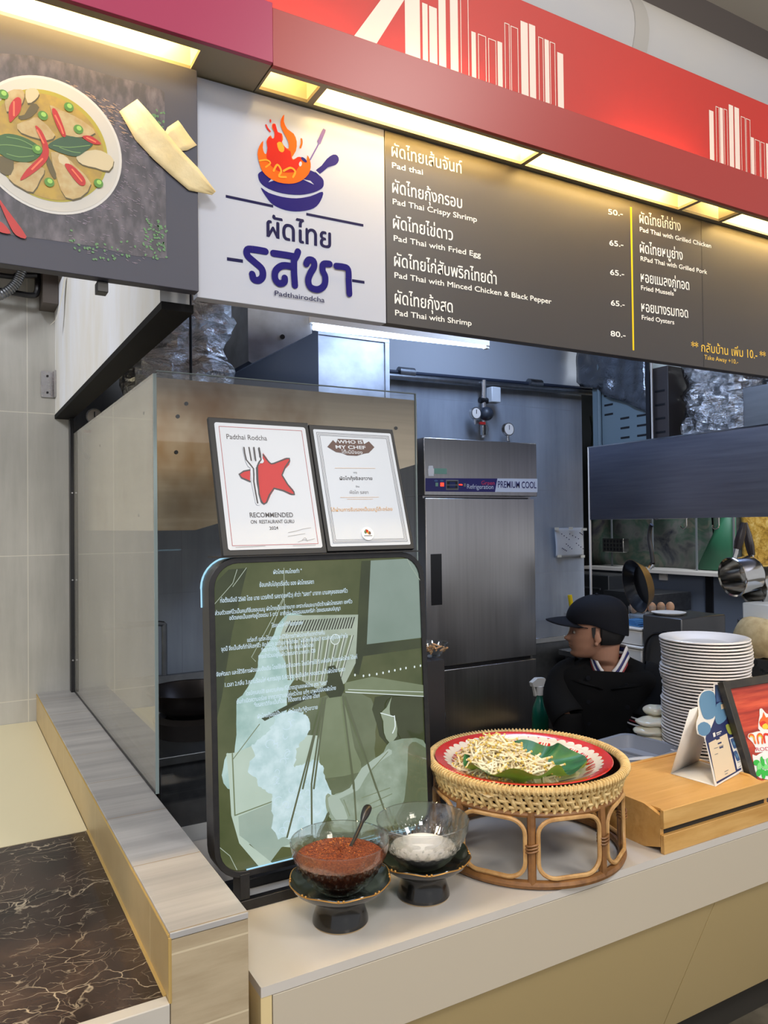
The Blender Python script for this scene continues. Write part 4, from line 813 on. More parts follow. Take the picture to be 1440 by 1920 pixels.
a.STEP = 0.00455; a.line('ink_grey', [(q[0]-0.0115, q[1]-0.0055), (q[0]+0.011, q[1]-0.0058)], 0.0016, 0, False)
a.make('badge_print', t)

# ------------------------------------------------------------------ condiment bowls on pedestals
ZC = 0.7752
pane_mat('cut_glass', (0.965, 0.975, 0.975), 1.8)
nt = MATS['cut_glass'].node_tree; go = [n for n in nt.nodes if n.type == 'OUTPUT_MATERIAL'][0]; src = go.inputs[0].links[0].from_socket
gl = nt.nodes.new('ShaderNodeBsdfGlass'); gl.inputs['Roughness'].default_value = 0.0; gl.inputs['IOR'].default_value = 1.38; gl.inputs['Color'].default_value = (1, 1, 1, 1)
mg = nt.nodes.new('ShaderNodeMixShader'); mg.inputs[0].default_value = 0.45; nt.links.new(src, mg.inputs[1]); nt.links.new(gl.outputs[0], mg.inputs[2]); nt.links.new(mg.outputs[0], go.inputs[0])
mat('glaze_black', (20,19,18), 0.22, coat=0.5); mat('gold_line', (190,140,70), 0.35, 0.6); mat('foot_tan', (176,150,110), 0.6)
mat('chili_flakes', (176,88,40), 0.65, var=(240, (116,50,26), (1, 1, 1), (0.4, 0.6)), bmp=(300, 0.9)); mat('flake_orange', (206,122,52), 0.55); mat('flake_dark', (104,36,22), 0.55); mat('sugar_white', (252,250,248), 0.7); mat('spoon_black', (24,20,20), 0.3)
def scallop(a, r, z):
    w = 0.5+0.5*cos(8*a+0.4); k = max(0, min(1, (z-0.058)/0.03))
    return r*(1-0.028*(1-w)*k), z+0.0045*(w-0.5)*k*k
def pedestal(cx, cy, label):
    t = thing('pedestal_dish', (cx, cy, ZC), label, 'pedestal dish')
    p = [(0.0, 0.004), (0.045, 0.004), (0.056, 0.0015), (0.0585, 0.004), (0.0575, 0.012), (0.052, 0.028), (0.0485, 0.042), (0.050, 0.050), (0.060, 0.057), (0.082, 0.066), (0.100, 0.078), (0.1075, 0.089), (0.1055, 0.0915), (0.097, 0.081), (0.078, 0.070), (0.040, 0.065), (0.0, 0.065)]
    MB().lathe(p, (cx, cy, ZC), 72, mod=scallop).build('dish_body', 'glaze_black', t, smooth=50)
    ring = []
    for i in range(96):
        a = 2*pi*i/96; r, z = scallop(a, 0.1072, 0.0895); ring.append((cx+r*cos(a), cy+r*sin(a), ZC+z))
    MB().tube(ring, 0.0013, 6, True).build('gold_rim', 'gold_line', t)
    b = MB()
    for k in range(8):
        a = 2*pi*(k+0.5)/8-0.05
        for s_ in (-1, 1): b.ball((cx+0.1035*cos(a+s_*0.05), cy+0.1035*sin(a+s_*0.05), ZC+0.0885), 0.003, 8, 5)
    b.build('gold_knot', 'gold_line', t)
    MB().tube([(cx+0.0555*cos(2*pi*i/48), cy+0.0555*sin(2*pi*i/48), ZC+0.0015) for i in range(48)], 0.0014, 6, True).build('foot_ring', 'foot_tan', t)
    return t
def facet(a, r, z):
    if r > 0.03 and z < 0.082:
        k = sin(pi*min(1, max(0, (z-0.006)/0.074))); d = abs(((a*22/(2*pi)+z*55) % 1)-0.5)*2; e = abs(((a*22/(2*pi)-z*55) % 1)-0.5)*2
        r = r*(1-0.085*k*max(d, e))
    return r, z
def glass_bowl(cx, cy, label):
    z0 = ZC+0.0665; t = thing('glass_bowl', (cx, cy, z0), label, 'bowl')
    out = [(0.0, 0.0), (0.036, 0.0), (0.044, 0.003), (0.060, 0.014), (0.078, 0.032), (0.090, 0.05), (0.098, 0.070), (0.1015, 0.085), (0.1035, 0.1015), (0.1025, 0.1035), (0.1005, 0.1015)]
    q = []
    for i in range(len(out)-1):
        for k in range(3): q.append(tuple(out[i][c]+(out[i+1][c]-out[i][c])*k/3 for c in (0, 1)))
    inn = [(0.0985, 0.085), (0.0940, 0.070), (0.0835, 0.052), (0.069, 0.034), (0.051, 0.018), (0.036, 0.008), (0.0, 0.006)]
    n_out = len(q)
    def md(a, r, z, _o=set()): return r, z
    b = MB(); vs_mod = lambda a, r, z: facet(a, r, z)
    prof = q+[out[-1]]+inn
    seg = 132; vs = []; fs = []; n = len(prof)
    for i in range(seg):
        a = 2*pi*i/seg
        for k, (r, z) in enumerate(prof):
            if 0 < k < n_out: r, z = facet(a, r, z)
            vs.append((cx+r*cos(a), cy+r*sin(a), z0+z))
    for i in range(seg):
        j = (i+1) % seg
        for k in range(n-1): fs.append((i*n+k, j*n+k, j*n+k+1, i*n+k+1))
    b.add(vs, fs).build('bowl_glass', 'cut_glass', t, smooth=28, merge=True)
    return t, z0
def fill_profile(zt, mound, tilt=(0, 0)):
    inn = [(0.0, 0.0070), (0.035, 0.0092), (0.050, 0.0192), (0.068, 0.0352), (0.0825, 0.0532), (0.093, 0.0712), (0.0975, 0.0852)]
    p = []
    for i in range(len(inn)-1):
        (r0_, z0_), (r1_, z1_) = inn[i], inn[i+1]
        if z1_ <= zt: p.append(inn[i])
        else:
            p.append(inn[i]); k = (zt-z0_)/(z1_-z0_); p.append((r0_+(r1_-r0_)*k, zt)); break
    re = p[-1][0]
    for k in (0.85, 0.65, 0.45, 0.25, 0.1, 0.0): p.append((re*k, zt+mound*(1-k*k)))
    return p, re
B1, B2 = (0.712, 1.447), (0.921, 1.452)
pedestal(*B1, 'black scalloped pedestal dish with gold rim, under the bowl of chili flakes')
pedestal(*B2, 'black scalloped pedestal dish with gold rim, under the bowl of white sugar')
tb, z1 = glass_bowl(*B1, 'clear cut glass bowl full of orange chili flakes, front left on the counter')
p, re = fill_profile(0.069, 0.012)
b = MB().use('chili_flakes')
def lump(a, r, z): return r, z+(0.0022*sin(5*a+r*90)+0.0018*sin(11*a-r*150) if z > 0.0691 else 0)
b.lathe(p, (B1[0], B1[1], z1), 64, mod=lump)
cr = random.Random(4)
for i in range(520):
    a = cr.uniform(0, 2*pi); r = re*0.95*math.sqrt(cr.random()); z = z1+0.069+0.012*(1-(r/re)**2)+0.001
    s_ = cr.uniform(0.0012, 0.003); b.use(cr.choice(['flake_orange', 'flake_dark', 'chili_flakes'])); x, y = B1[0]+r*cos(a), B1[1]+r*sin(a); q = cr.uniform(0, pi)
    b.add([(x-s_*cos(q), y-s_*sin(q), z), (x+s_*0.5*sin(q), y-s_*0.5*cos(q), z+0.0012), (x+s_*cos(q), y+s_*sin(q), z+0.0006*cr.random()), (x-s_*0.5*sin(q), y+s_*0.5*cos(q), z+0.0018*cr.random())], [(0, 1, 2, 3)])
stuff(b.build('chili_flakes', None, None, smooth=60, fix=False), 'orange red dried chili flakes filling the front glass bowl', 'chili flakes')
glass_bowl(*B2, 'clear cut glass bowl with white sugar, beside the bowl of chili flakes'); 
p, re = fill_profile(0.040, 0.020)
def heap(a, r, z):
    return r, (z+0.012*cos(a+0.9)*(r/0.07) if z >= 0.040 else z)
def heap2(a, r, z):
    if z >= 0.0399: return r, z
    return r, z
b = MB().lathe(p, (B2[0], B2[1], z1), 48, mod=heap2)
stuff(b.build('sugar', 'sugar_white', None, smooth=60), 'white sugar heaped in the glass bowl behind the chili flakes', 'sugar')
ts = thing('serving_spoon', (0.745, 1.452, 0.915), 'dark spoon standing in the bowl of chili flakes', 'spoon')
b = MB(); b.tube(spline([(0.722, 1.442, 0.908), (0.757, 1.462, 0.934), (0.787, 1.480, 0.962), (0.806, 1.492, 0.983)], 5, False), [0.0040]*5+[0.0050]*5+[0.0085, 0.0105, 0.0115, 0.0115, 0.010, 0.006][:6], 10, flat=(1, 0.55)); b.build('handle', 'spoon_black', ts)
MB().ball((0.716, 1.438, 0.9050), (0.022, 0.016, 0.004), 16, 8, Matrix.Rotation(-0.5, 3, 'Y')).build('spoon_bowl', 'steel', ts)

# ------------------------------------------------------------------ rattan stand, enamel tray, leaf, bean sprouts
RC = (1.285, 1.528); RR = 0.232
mat('rattan_pale', (226,198,140), 0.5, var=(60, (206,172,112))); mat('rattan_tan', (206,164,108), 0.45, var=(40, (180,134,82))); mat('rattan_brown', (150,104,58), 0.45, var=(30, (116,78,44))); mat('lacquer_dark', (44,22,16), 0.25)
t = thing('rattan_stand', (RC[0], RC[1], ZC), 'round rattan pedestal stand with woven rim and looped legs, carrying the red tray', 'stand')
def rp(a, r, z): return (RC[0]+r*cos(a), RC[1]+r*sin(a), ZC+z)
def ringpts(r, z, n=72): return [rp(2*pi*i/n, r, z) for i in range(n)]
b = MB(); b.tube(ringpts(RR, 0.011), 0.0105, 8, True); b.build('base_ring', 'rattan_brown', t)
b = MB(); b.tube(ringpts(RR-0.004, 0.166), 0.007, 8, True); b.build('upper_ring', 'rattan_brown', t)
NP = 8; PH = 0.13-2.36
for k in range(NP):
    a = PH+2*pi*k/NP
    MB().tube([rp(a, RR, 0.012), rp(a, RR, 0.10), rp(a, RR-0.004, 0.172)], 0.0098, 8).build('post', 'rattan_brown', t)
    a0, a1 = a+0.062, a+2*pi/NP-0.062
    loop = rrect(0, 1, 0, 1, 0.3, 5); pts = [rp(a0+(a1-a0)*u, RR+0.0035, 0.026+0.132*v) for u, v in [((x), (z)) for x, z in rrect(0, 1, 0, 1, 0.26, 6)]]
    MB().tube(pts, 0.0052, 7, True).build('loop', 'rattan_tan', t)
    b = MB()
    for z in (0.088, 0.095, 0.102): b.tube([rp(a+0.062*cos(q), RR+0.0115*sin(q)+0.002, z+0.002*sin(q*2)) for q in [2*pi*i/12 for i in range(12)]], 0.0026, 6, True)
    b.build('binding', 'rattan_brown', t)
zb0, zb1 = 0.168, 0.222
def band_r(z): return 0.226+0.016*((z-zb0)/(zb1-zb0))
b = MB(); NW = 78
for k in range(NW):
    a = 2*pi*k/NW
    for lane in (0, 1):
        pts = []
        for i in range(9):
            u = i/8; z = zb0-0.003+(zb1-zb0+0.003)*u; pts.append(rp(a+(0.02 if lane else 0)+0.018*sin(u*pi*2), band_r(z)+(0.0045 if lane == 0 else -0.003)*cos(u*pi*2.5), z))
        b.tube(pts, 0.0047, 6)
b.build('woven_band', 'rattan_pale', t)
b = MB()
for k, z in enumerate((0.180, 0.194, 0.208)):
    n = NW*4; b.tube([rp(2*pi*i/n, band_r(z)+0.0035*cos(2*pi*i/n*NW/2+k*pi), z) for i in range(n)], 0.0042, 6, True)
b.build('weft_strand', 'rattan_pale', t)
MB().lathe([(0.2195, 0.170), (0.2295, 0.2215), (0.2315, 0.2215), (0.2215, 0.168)], (RC[0], RC[1], ZC), 64, close=True).lathe([(0.0, 0.170), (0.2205, 0.170), (0.2205, 0.166), (0.0, 0.166)], (RC[0], RC[1], ZC), 64).build('basket_liner', 'lacquer_dark', t)
b = MB(); b.tube(ringpts(0.243, 0.224, 96), 0.0082, 10, True); b.build('rim_ring', 'rattan_pale', t)
b = MB()
for k in range(150):
    a = 2*pi*k/150; b.tube([rp(a+0.020*sin(q*0.5)+0.006, 0.243+0.0098*cos(q), 0.224+0.0098*sin(q)) for q in [2*pi*i/10 for i in range(10)]], 0.0026, 5, True)
b.build('rim_wrap', 'rattan_pale', t)

TC = (1.268, 1.523); ZT = ZC+0.231
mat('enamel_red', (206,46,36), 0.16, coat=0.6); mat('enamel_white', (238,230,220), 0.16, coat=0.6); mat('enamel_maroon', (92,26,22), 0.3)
t = thing('enamel_tray', (TC[0], TC[1], ZT-0.033), 'round red enamel tray with white scalloped flower pattern, sitting in the rattan stand', 'tray')
prof = [(0.0, 0.0), (0.128, 0.0), (0.150, 0.006), (0.190, 0.027), (0.202, 0.032), (0.2205, 0.0355), (0.2225, 0.0335), (0.2035, 0.0295), (0.191, 0.0245), (0.151, 0.0035), (0.128, -0.002), (0.0, -0.002)]
b = MB(); n = len(prof); seg = 72; vs = []
for i in range(seg):
    a = 2*pi*i/seg
    for r, z in prof: vs.append((TC[0]+r*cos(a), TC[1]+r*sin(a), ZT-0.030+z))
for k in range(n-1):
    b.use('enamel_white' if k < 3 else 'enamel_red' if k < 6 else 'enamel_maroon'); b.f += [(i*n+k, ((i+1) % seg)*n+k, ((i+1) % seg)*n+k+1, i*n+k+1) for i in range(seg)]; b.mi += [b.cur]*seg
b.v = vs; b.build('tray_body', None, t, smooth=40)
def tp_(a, r, d=0.0006):
    z = 0.006+(r-0.150)*0.525 if r < 0.19 else 0.027+(r-0.19)*0.4167
    return (TC[0]+r*cos(a)-0.4*d*cos(a), TC[1]+r*sin(a)-0.4*d*sin(a), ZT-0.030+z+d)
b = MB().use('enamel_red'); NS = 44
for k in range(24):                         # tulip pairs on the sloping wall
    a = 2*pi*k/24
    for s_ in (-1, 1):
        pts = [(0.012, 0.155), (0.05, 0.157), (0.088, 0.163), (0.100, 0.171), (0.085, 0.178), (0.05, 0.180), (0.055, 0.172), (0.040, 0.166), (0.028, 0.172), (0.030, 0.179), (0.014, 0.178)]
        ps = [tp_(a+s_*q[0]*1.05, q[1]) for q in pts]; b.add(ps if s_ > 0 else ps[::-1], [tuple(range(len(ps)))])
b.build('flower_pattern', None, t, smooth=0, fix=False)
b = MB().use('enamel_white')
for k in range(NS):
    a = 2*pi*k/NS; w = pi/NS
    ps = [tp_(a-w, 0.1865, 0.0004), tp_(a+w, 0.1865, 0.0004), tp_(a+w*0.95, 0.193, 0.0005), tp_(a+w*0.5, 0.1985, 0.0006), tp_(a, 0.2003, 0.0006), tp_(a-w*0.5, 0.1985, 0.0006), tp_(a-w*0.95, 0.193, 0.0005)]
    b.add(ps, [tuple(range(7))])
b.build('scalloped_edge', None, t, smooth=0, fix=False)

# lotus leaf lining the tray
m, nt, bs = new_mat('leaf_green'); bs.inputs['Roughness'].default_value = 0.42
gm = nt.nodes.new('ShaderNodeNewGeometry'); v = pos_vec(nt, (1, 1, 1))
top = ramp(nt, noise(nt, v, 22, 4), [(0.3, lin((26,84,48))), (0.7, lin((52,118,66)))])
und = ramp(nt, noise(nt, v, 22, 4), [(0.3, lin((122,178,28))), (0.7, lin((150,200,52)))])
nt.links.new(mixcol(nt, gm.outputs['Backfacing'], top, und), bs.inputs['Base Color'])
lc = (TC[0]-0.004, TC[1]-0.006); lr = random.Random(12); ph = [lr.uniform(0, 6.28) for _ in range(8)]
toward = math.atan2(-lc[1], -lc[0])         # direction of the viewer's side of the tray, where the edge folds up
def leaf_pt(u, v_):
    a = 2*pi*u; k = v_; e = 0.150+0.026*max(0, cos(a-toward))+0.012*sin(3*a+ph[0])+0.008*sin(7*a+ph[1])+0.006*sin(12*a+ph[2])
    r = e*k; d = cos(a-toward)
    z = 0.004+0.022*k**3+0.006*k*k*sin(9*a+ph[3])+0.0035*k*sin(5*a+ph[4]+6*k)+0.0022*sin(a*14)*k
    fold = max(0, d-0.05)*max(0, k-0.62)/0.38
    z += 0.042*fold*(0.75+0.45*sin(11*a+ph[5])); r = r+0.016*fold
    if d < 0: z += 0.012*k*k*(0.6+0.5*sin(6*a+ph[6]))*(-d)
    return (lc[0]+r*cos(a), lc[1]+r*sin(a), ZT-0.029+z)
b = MB(); NU, NV = 120, 14; vs = []
for j in range(NV):
    for i in range(NU): vs.append(leaf_pt(i/NU, max(0.02, j/(NV-1))))
fs = [(j*NU+i, j*NU+(i+1) % NU, (j+1)*NU+(i+1) % NU, (j+1)*NU+i) for j in range(NV-1) for i in range(NU)]+[tuple(range(NU-1, -1, -1))]
b.add(vs, [f[::-1] for f in fs])
lt = b.build('lotus_leaf', 'leaf_green', None, smooth=180, fix=False); tag(lt, 'green lotus leaf with a wavy bright edge, lining the red enamel tray', 'leaf')
nb = MB()
for k in range(11):
    a = 2*pi*k/11+0.2; nb.tube([tuple(Vector(leaf_pt(a/(2*pi)+0.004*sin(q*3), 0.05+0.85*q))+Vector((0, 0, 0.0006))) for q in [i/8 for i in range(9)]], [0.0011*(1-0.7*i/8) for i in range(9)], 5)
nb.build('leaf_vein', mat('leaf_vein_green', (60,128,74), 0.5), lt)

# bean sprouts: individuals on top of an uncounted heap
mat('sprout_white', (248,238,214), 0.4, var=(40, (238,220,176))); mat('sprout_yellow', (220,190,98), 0.45)
def sprout_mesh(seed, length):
    r_ = random.Random(seed); pts = []; p = Vector((0, 0, 0)); ang = r_.uniform(-0.4, 0.4); cur = r_.uniform(-0.22, 0.22); n = 8
    for i in range(n):
        pts.append(tuple(p)); ang += cur*0.5+r_.uniform(-0.12, 0.12); p = p+Vector((cos(ang), sin(ang), r_.uniform(-0.16, 0.16)))*(length/n)
    c = Vector(pts[n//2]); pts = [tuple(Vector(q)-c) for q in pts]; return pts
def sprout_into(b, pts, Mx, rad):
    P = [tuple(Mx @ Vector(q)) for q in pts]; n = len(P)
    b.use('sprout_white').tube(P, [rad*k for k in (0.9, 1.05, 1.1, 1.05, 1.0, 0.9, 0.7, 0.3)][:n], 6)
    b.use('sprout_yellow').ball(P[0], rad*1.35, 7, 5)
hc = Vector((1.203, 1.532, ZT-0.022)); hr_ = random.Random(31)
def heap_h(x, y):
    """height of the heap above its base"""
    ax = Vector((cos(YAW), -sin(YAW))); ay = Vector((sin(YAW), cos(YAW))); d = Vector((x, y)); u = d.dot(ax); w = d.dot(ay)
    h = 0.066*max(0, 1-(((u+0.012)/0.098)**2+(w/0.088)**2))**0.75
    h2 = 0.026*max(0, 1-(((u-0.075)/0.062)**2+((w+0.035)/0.055)**2))**0.75
    return max(h, h2)
def rand_spot(k):
    while True:
        x, y = hr_.uniform(-0.135, 0.15), hr_.uniform(-0.13, 0.13); h = heap_h(x, y)
        if h > 0.002 and (hr_.random() < 0.55+h*8): return x, y, h
b = MB().use('sprout_white')
b.grid(lambda u, v: tuple(hc+Vector((-0.14+0.30*u, -0.135+0.27*v, max(-0.004, heap_h(-0.14+0.30*u, -0.135+0.27*v)*0.86-0.004)))), 46, 42)
for i in range(300):
    x, y, h = rand_spot(i); z = h*hr_.uniform(0.2, 0.86)
    Mx = Matrix.Translation(hc+Vector((x, y, z))) @ Matrix.Rotation(hr_.uniform(0, 6.28), 4, 'Z') @ Matrix.Rotation(hr_.uniform(-0.5, 0.5), 4, 'Y')
    sprout_into(b, sprout_mesh(1000+i % 24, hr_.uniform(0.06, 0.085)), Mx, 0.0025)
stuff(b.build('bean_sprout_heap', None, None, smooth=60), 'inside of the pale bean sprout heap on the lotus leaf in the red tray', 'bean sprouts')
protos = []
SPL = 'single pale bean sprout with yellow head, lying on the sprout heap in the red tray'
for k in range(14):
    b = MB(); sprout_into(b, sprout_mesh(50+k, 0.066+0.014*(k % 3)), Matrix.Identity(4), 0.0025); protos.append(b)
objs = []
for i in range(290):
    x, y, h = rand_spot(i); z = h+hr_.uniform(-0.004, 0.006)
    gx = (heap_h(x+0.008, y)-heap_h(x-0.008, y))/0.016; gy = (heap_h(x, y+0.008)-heap_h(x, y-0.008))/0.016
    nrm = Vector((-gx, -gy, 1)).normalized(); q = Vector((0, 0, 1)).rotation_difference(nrm); rot = (q.to_matrix() @ Matrix.Rotation(hr_.uniform(0, 6.28), 3, 'Z') @ Matrix.Rotation(hr_.uniform(-0.3, 0.3), 3, 'Y'))
    k = i % 14
    if i < 14:
        o = protos[k].build('bean_sprout', None, None, smooth=60, org=(0, 0, 0)); objs.append(o)
        tag(o, SPL, 'bean sprout', 'bean sprouts heaped on the leaf')
    else:
        o = objs[k].copy(); COL.objects.link(o)
    o.location = hc+Vector((x, y, z+0.001)); o.rotation_euler = rot.to_euler()

# ------------------------------------------------------------------ bamboo crate
def wood():
    m, nt, b = new_mat('bamboo'); f = noise(nt, pos_vec(nt, (5, 42, 42)), 1.0, 5, 0.6, 0.3)
    c = ramp(nt, f, [(0.3, lin((196,146,78))), (0.7, lin((224,180,112)))])
    f2 = ramp(nt, noise(nt, pos_vec(nt, (0.6, 24, 9)), 1.0, 2), [(0.42, (0, 0, 0, 1)), (0.62, (1, 1, 1, 1))])
    nt.links.new(mixcol(nt, f2, c, lin((208,160,90))), b.inputs['Base Color']); b.inputs['Roughness'].default_value = 0.42
wood()
cx0, cx1, cy0, cy1, cz0, cz1 = 1.540, 1.968, 1.3135, 1.628, ZC, 0.884
t = thing('bamboo_crate', ((cx0+cx1)/2, (cy0+cy1)/2, ZC), 'upturned bamboo crate with slotted front and hand hole at the counter edge', 'crate')
MB().box(cx0, cx1, cy0, cy0+0.012, 0.838, cz1).build('front_slat', 'bamboo', t, bevel=0.0015)
MB().box(cx0, cx1, cy0, cy0+0.012, cz0, 0.822).build('front_slat', 'bamboo', t, bevel=0.0015)
MB().box(cx0, cx1, cy1-0.012, cy1, 0.838, cz1).build('back_slat', 'bamboo', t, bevel=0.0015)
MB().box(cx0, cx1, cy1-0.012, cy1, cz0, 0.822).build('back_slat', 'bamboo', t, bevel=0.0015)
hole = [(1.470+0.038*cos(q)*(1)+0.0, 0.842+0.013*sin(q)) for q in [2*pi*i/24 for i in range(24)]]
outer = []
for i in range(24):
    q = 2*pi*i/24; c_, s_ = cos(q), sin(q); k = min((cy1-cy0-0.024)/2/max(1e-6, abs(c_)), (cz1-cz0)/2/max(1e-6, abs(s_)))
    outer.append(((cy0+cy1)/2+c_*k, (cz0+cz1)/2+s_*k))
for x in (cx0, cx1-0.012):
    b = MB(); frame(b, outer, hole, lambda a_, b_, d: (d, a_, b_), x+0.0, x+0.012); b.build('end_panel', 'bamboo', t)
MB().box(cx0+0.012, cx1-0.012, cy0+0.012, cy1-0.012, 0.8745, 0.8805).build('top_panel', 'bamboo', t)
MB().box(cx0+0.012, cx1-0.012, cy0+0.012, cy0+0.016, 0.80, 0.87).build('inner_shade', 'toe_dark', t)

# ------------------------------------------------------------------ payment standee and framed menu on the right
Q = tilted((1.807, 1.366, 0.8815), 12, 22)
mat('card_white', (232,228,222), 0.5); mat('card_navy', (34,44,92), 0.45); mat('card_blue', (96,138,172), 0.45); mat('card_cream', (226,206,176), 0.5); mat('card_steel', (70,96,140), 0.45); mat('card_lime', (150,158,70), 0.5); mat('card_grey', (120,118,120), 0.5)
t = thing('payment_standee', (1.88, 1.42, 0.8815), 'white folded card payment standee with navy front, standing on the bamboo crate', 'standee')
out = [(-0.0011,-0.0006),(0.1715,0.0042),(0.1889,0.0631),(0.2082,0.1161),(0.2471,0.1968),(0.2708,0.2379),(0.2379,0.2473),(0.2025,0.251),(0.1864,0.2321),(0.1674,0.2394),(0.136,0.2435),(0.0987,0.2349),(0.076,0.2207),(0.0625,0.1949),(0.0526,0.1827),(0.029,0.1696),(0.0157,0.155),(0.0101,0.1391),(0.0379,0.1243),(0.0287,0.0867)]
fq = lambda a, b, d: Q(a, b, d)
MB().prism(out, fq, 0.0, -0.0016).build('front_card', 'card_white', t)
# back leaf and floor leaf of the folded card
pk = [Q(0.02, 0.205, -0.002), Q(0.172, 0.205, -0.002)]; bk = [Vector((1.79, 1.50, 0.8818)), Vector((1.955, 1.535, 0.8818))]; fk = [Q(0, 0.001, -0.002), Q(0.1715, 0.001, -0.002)]
MB().add([tuple(p_) for p_ in (pk[0], pk[1], bk[1], bk[0])], [(0, 1, 2, 3)]).build('back_card', 'card_white', t, solid=0.0016)
MB().add([tuple(p_) for p_ in (fk[0], fk[1], bk[1], bk[0])], [(0, 1, 2, 3)]).build('floor_card', 'card_white', t, solid=0.0016)
a = Art(Q)
ins = [(0.0107,0.0038),(0.1681,0.0084),(0.1841,0.064),(0.2033,0.117),(0.242,0.1976),(0.265,0.2369),(0.2356,0.2446),(0.2059,0.2476),(0.1743,0.2085),(0.139,0.1642),(0.0926,0.1409),(0.0543,0.1308),(0.0394,0.12),(0.0318,0.0861)]
a.layer(1).poly('card_navy', ins)
a.layer(2).poly('card_blue', [(0.0728,0.1967),(0.0826,0.2197),(0.1113,0.2365),(0.1441,0.2393),(0.1711,0.2344),(0.1824,0.2217),(0.1656,0.1954),(0.1382,0.1678),(0.1038,0.1633),(0.073,0.1715)], 2).poly('card_blue', [(0.1356,0.1647),(0.169,0.1948),(0.2164,0.1944),(0.2216,0.1679),(0.1918,0.1477),(0.1468,0.1415),(0.1293,0.1482)], 2).poly('card_blue', [(0.0268,0.1598),(0.0661,0.163),(0.0911,0.1481),(0.0785,0.1331),(0.0442,0.1276),(0.0163,0.1379)], 2)
a.layer(3).poly('card_steel', [(0.2067,0.2438),(0.2591,0.2359),(0.237,0.1947),(0.173,0.2014)]).poly('card_cream', [(0.1933,0.1908),(0.2166,0.1899),(0.2076,0.1768),(0.1858,0.1776)])
a.layer(4).rect('card_blue', 0.2120, 0.262, 0.224, 0.230).rect('card_lime', 0.2120, 0.262, 0.206, 0.210) if False else None
a.layer(3).poly('card_cream', [(0.0455,0.1069),(0.1643,0.1118),(0.1323,0.011),(0.0095,0.0093)])
for y in (0, 1, 2): a.layer(4).poly('card_navy', [(p_[0], p_[1]-0.012*y) for p_ in [(0.0927,0.1097),(0.1155,0.1095),(0.1144,0.1056),(0.0917,0.1058)]])
a.line('card_white', [(0.1058,0.1225),(0.1384,0.1226)], 0.0028, 0, False).line('card_white', [(0.1036,0.118),(0.1283,0.1182)], 0.0018, 0, False)
a.poly('card_white', [(0.0865,0.1264),(0.1005,0.1269),(0.0958,0.116),(0.0827,0.1158)])
for pts in ([(0.0927,0.0874),(0.1194,0.0873),(0.111,0.0804)], [(0.0632,0.0882),(0.0849,0.0873)], [(0.0542,0.0732),(0.0726,0.0728)], [(0.0709,0.0227),(0.0938,0.0228)], [(0.0679,0.0167),(0.0843,0.0164)]): a.line('card_grey', pts, 0.0016)
a.layer(3).poly('card_white', [(0.1672,0.0972),(0.1982,0.0959),(0.1929,0.0658),(0.176,0.0135),(0.144,0.0136),(0.1586,0.0518)], 0)
for c in [(0.1796,0.0797),(0.1694,0.0461)]: a.layer(4).poly('card_steel', [(c[0]+x*0.011, c[1]+z*0.014) for x, z in rrect(-1, 1, -1, 1, 0.4, 3)])
for c in [(0.181,0.0794),(0.1708,0.0458)]: a.layer(5).ell('card_blue', c, 0.006)
a.layer(4).line('card_grey', [(0.1597,0.0291),(0.1778,0.0287),(0.1719,0.0179),(0.1546,0.0164)], 0.0016)
a.layer(3).poly('card_lime', [(0.1748,0.1329),(0.1982,0.1322),(0.2082,0.1161),(0.2055,0.1041),(0.1787,0.1056),(0.1717,0.1157)], 2)
a.make('printed_front', t)

Mp = tilted((2.0, 1.37, 0.84), -2, 19)
t = thing('framed_menu_card', (2.12, 1.40, 0.776), 'black framed menu card with red wood picture, flames and green leaves, leaning at right', 'framed card')
ou = [(-0.017, -0.066), (0.28, -0.066), (0.28, 0.3035), (-0.017, 0.3035)]; ii = [(0.007, 0.0), (0.256, 0.0), (0.256, 0.279), (0.007, 0.279)]
fm = lambda a, b, d: Mp(a, b, d)
b = MB(); frame(b, ou, ii, fm, 0.0, -0.022); b.build('frame', mat('frame_charcoal', (46,42,38), 0.4, var=(20, (62,56,46))), t, bevel=0.002)
m, nt, bs = new_mat('red_wood_print'); f = noise(nt, pos_vec(nt, (3, 3, 46)), 1.0, 5, 0.6)
nt.links.new(ramp(nt, f, [(0.3, lin((120,36,26))), (0.5, lin((190,62,40))), (0.72, lin((232,100,64)))]), bs.inputs['Base Color']); bs.inputs['Roughness'].default_value = 0.3
MB().prism([(0.0, -0.005), (0.26, -0.005), (0.26, 0.285), (0.0, 0.285)], fm, -0.0112, -0.015).build('picture', 'red_wood_print', t)
mat('print_green', (56,190,70), 0.35); mat('print_green_light', (130,226,130), 0.35); mat('print_lime', (212,226,60), 0.35); mat('print_yellow', (248,214,60), 0.35); mat('print_orange', (240,110,40), 0.35); mat('print_flame_red', (226,56,34), 0.35); mat('print_pink', (206,60,92), 0.35); mat('print_paper', (244,242,238), 0.35)
a = Art(Mp); a.lay = -26
a.layer(-25).poly('print_paper', [(0.0293,0.1399),(0.0368,0.1471),(0.054,0.1475),(0.0745,0.1485),(0.1024,0.1466),(0.1353,0.1422),(0.1743,0.1371),(0.1457,0.08),(0.0751,0.0902),(0.0398,0.0935),(0.048,0.1049),(0.0419,0.1219),(0.0308,0.1343)], 2)
a.poly('print_paper', [(0.0245,0.085),(0.0295,0.0896),(0.0411,0.0843),(0.0751,0.0902),(0.1457,0.08),(0.1104,0.0096),(0.0415,0.0205),(0.023,0.0287),(0.018,0.0417),(0.0198,0.0573)], 2)
a.poly('print_paper', [(0.089,0.1668),(0.1062,0.1906),(0.1146,0.2083),(0.1266,0.2088),(0.1334,0.1985),(0.1466,0.1894),(0.1955,0.1795),(0.1734,0.1353),(0.0907,0.1463)], 2)
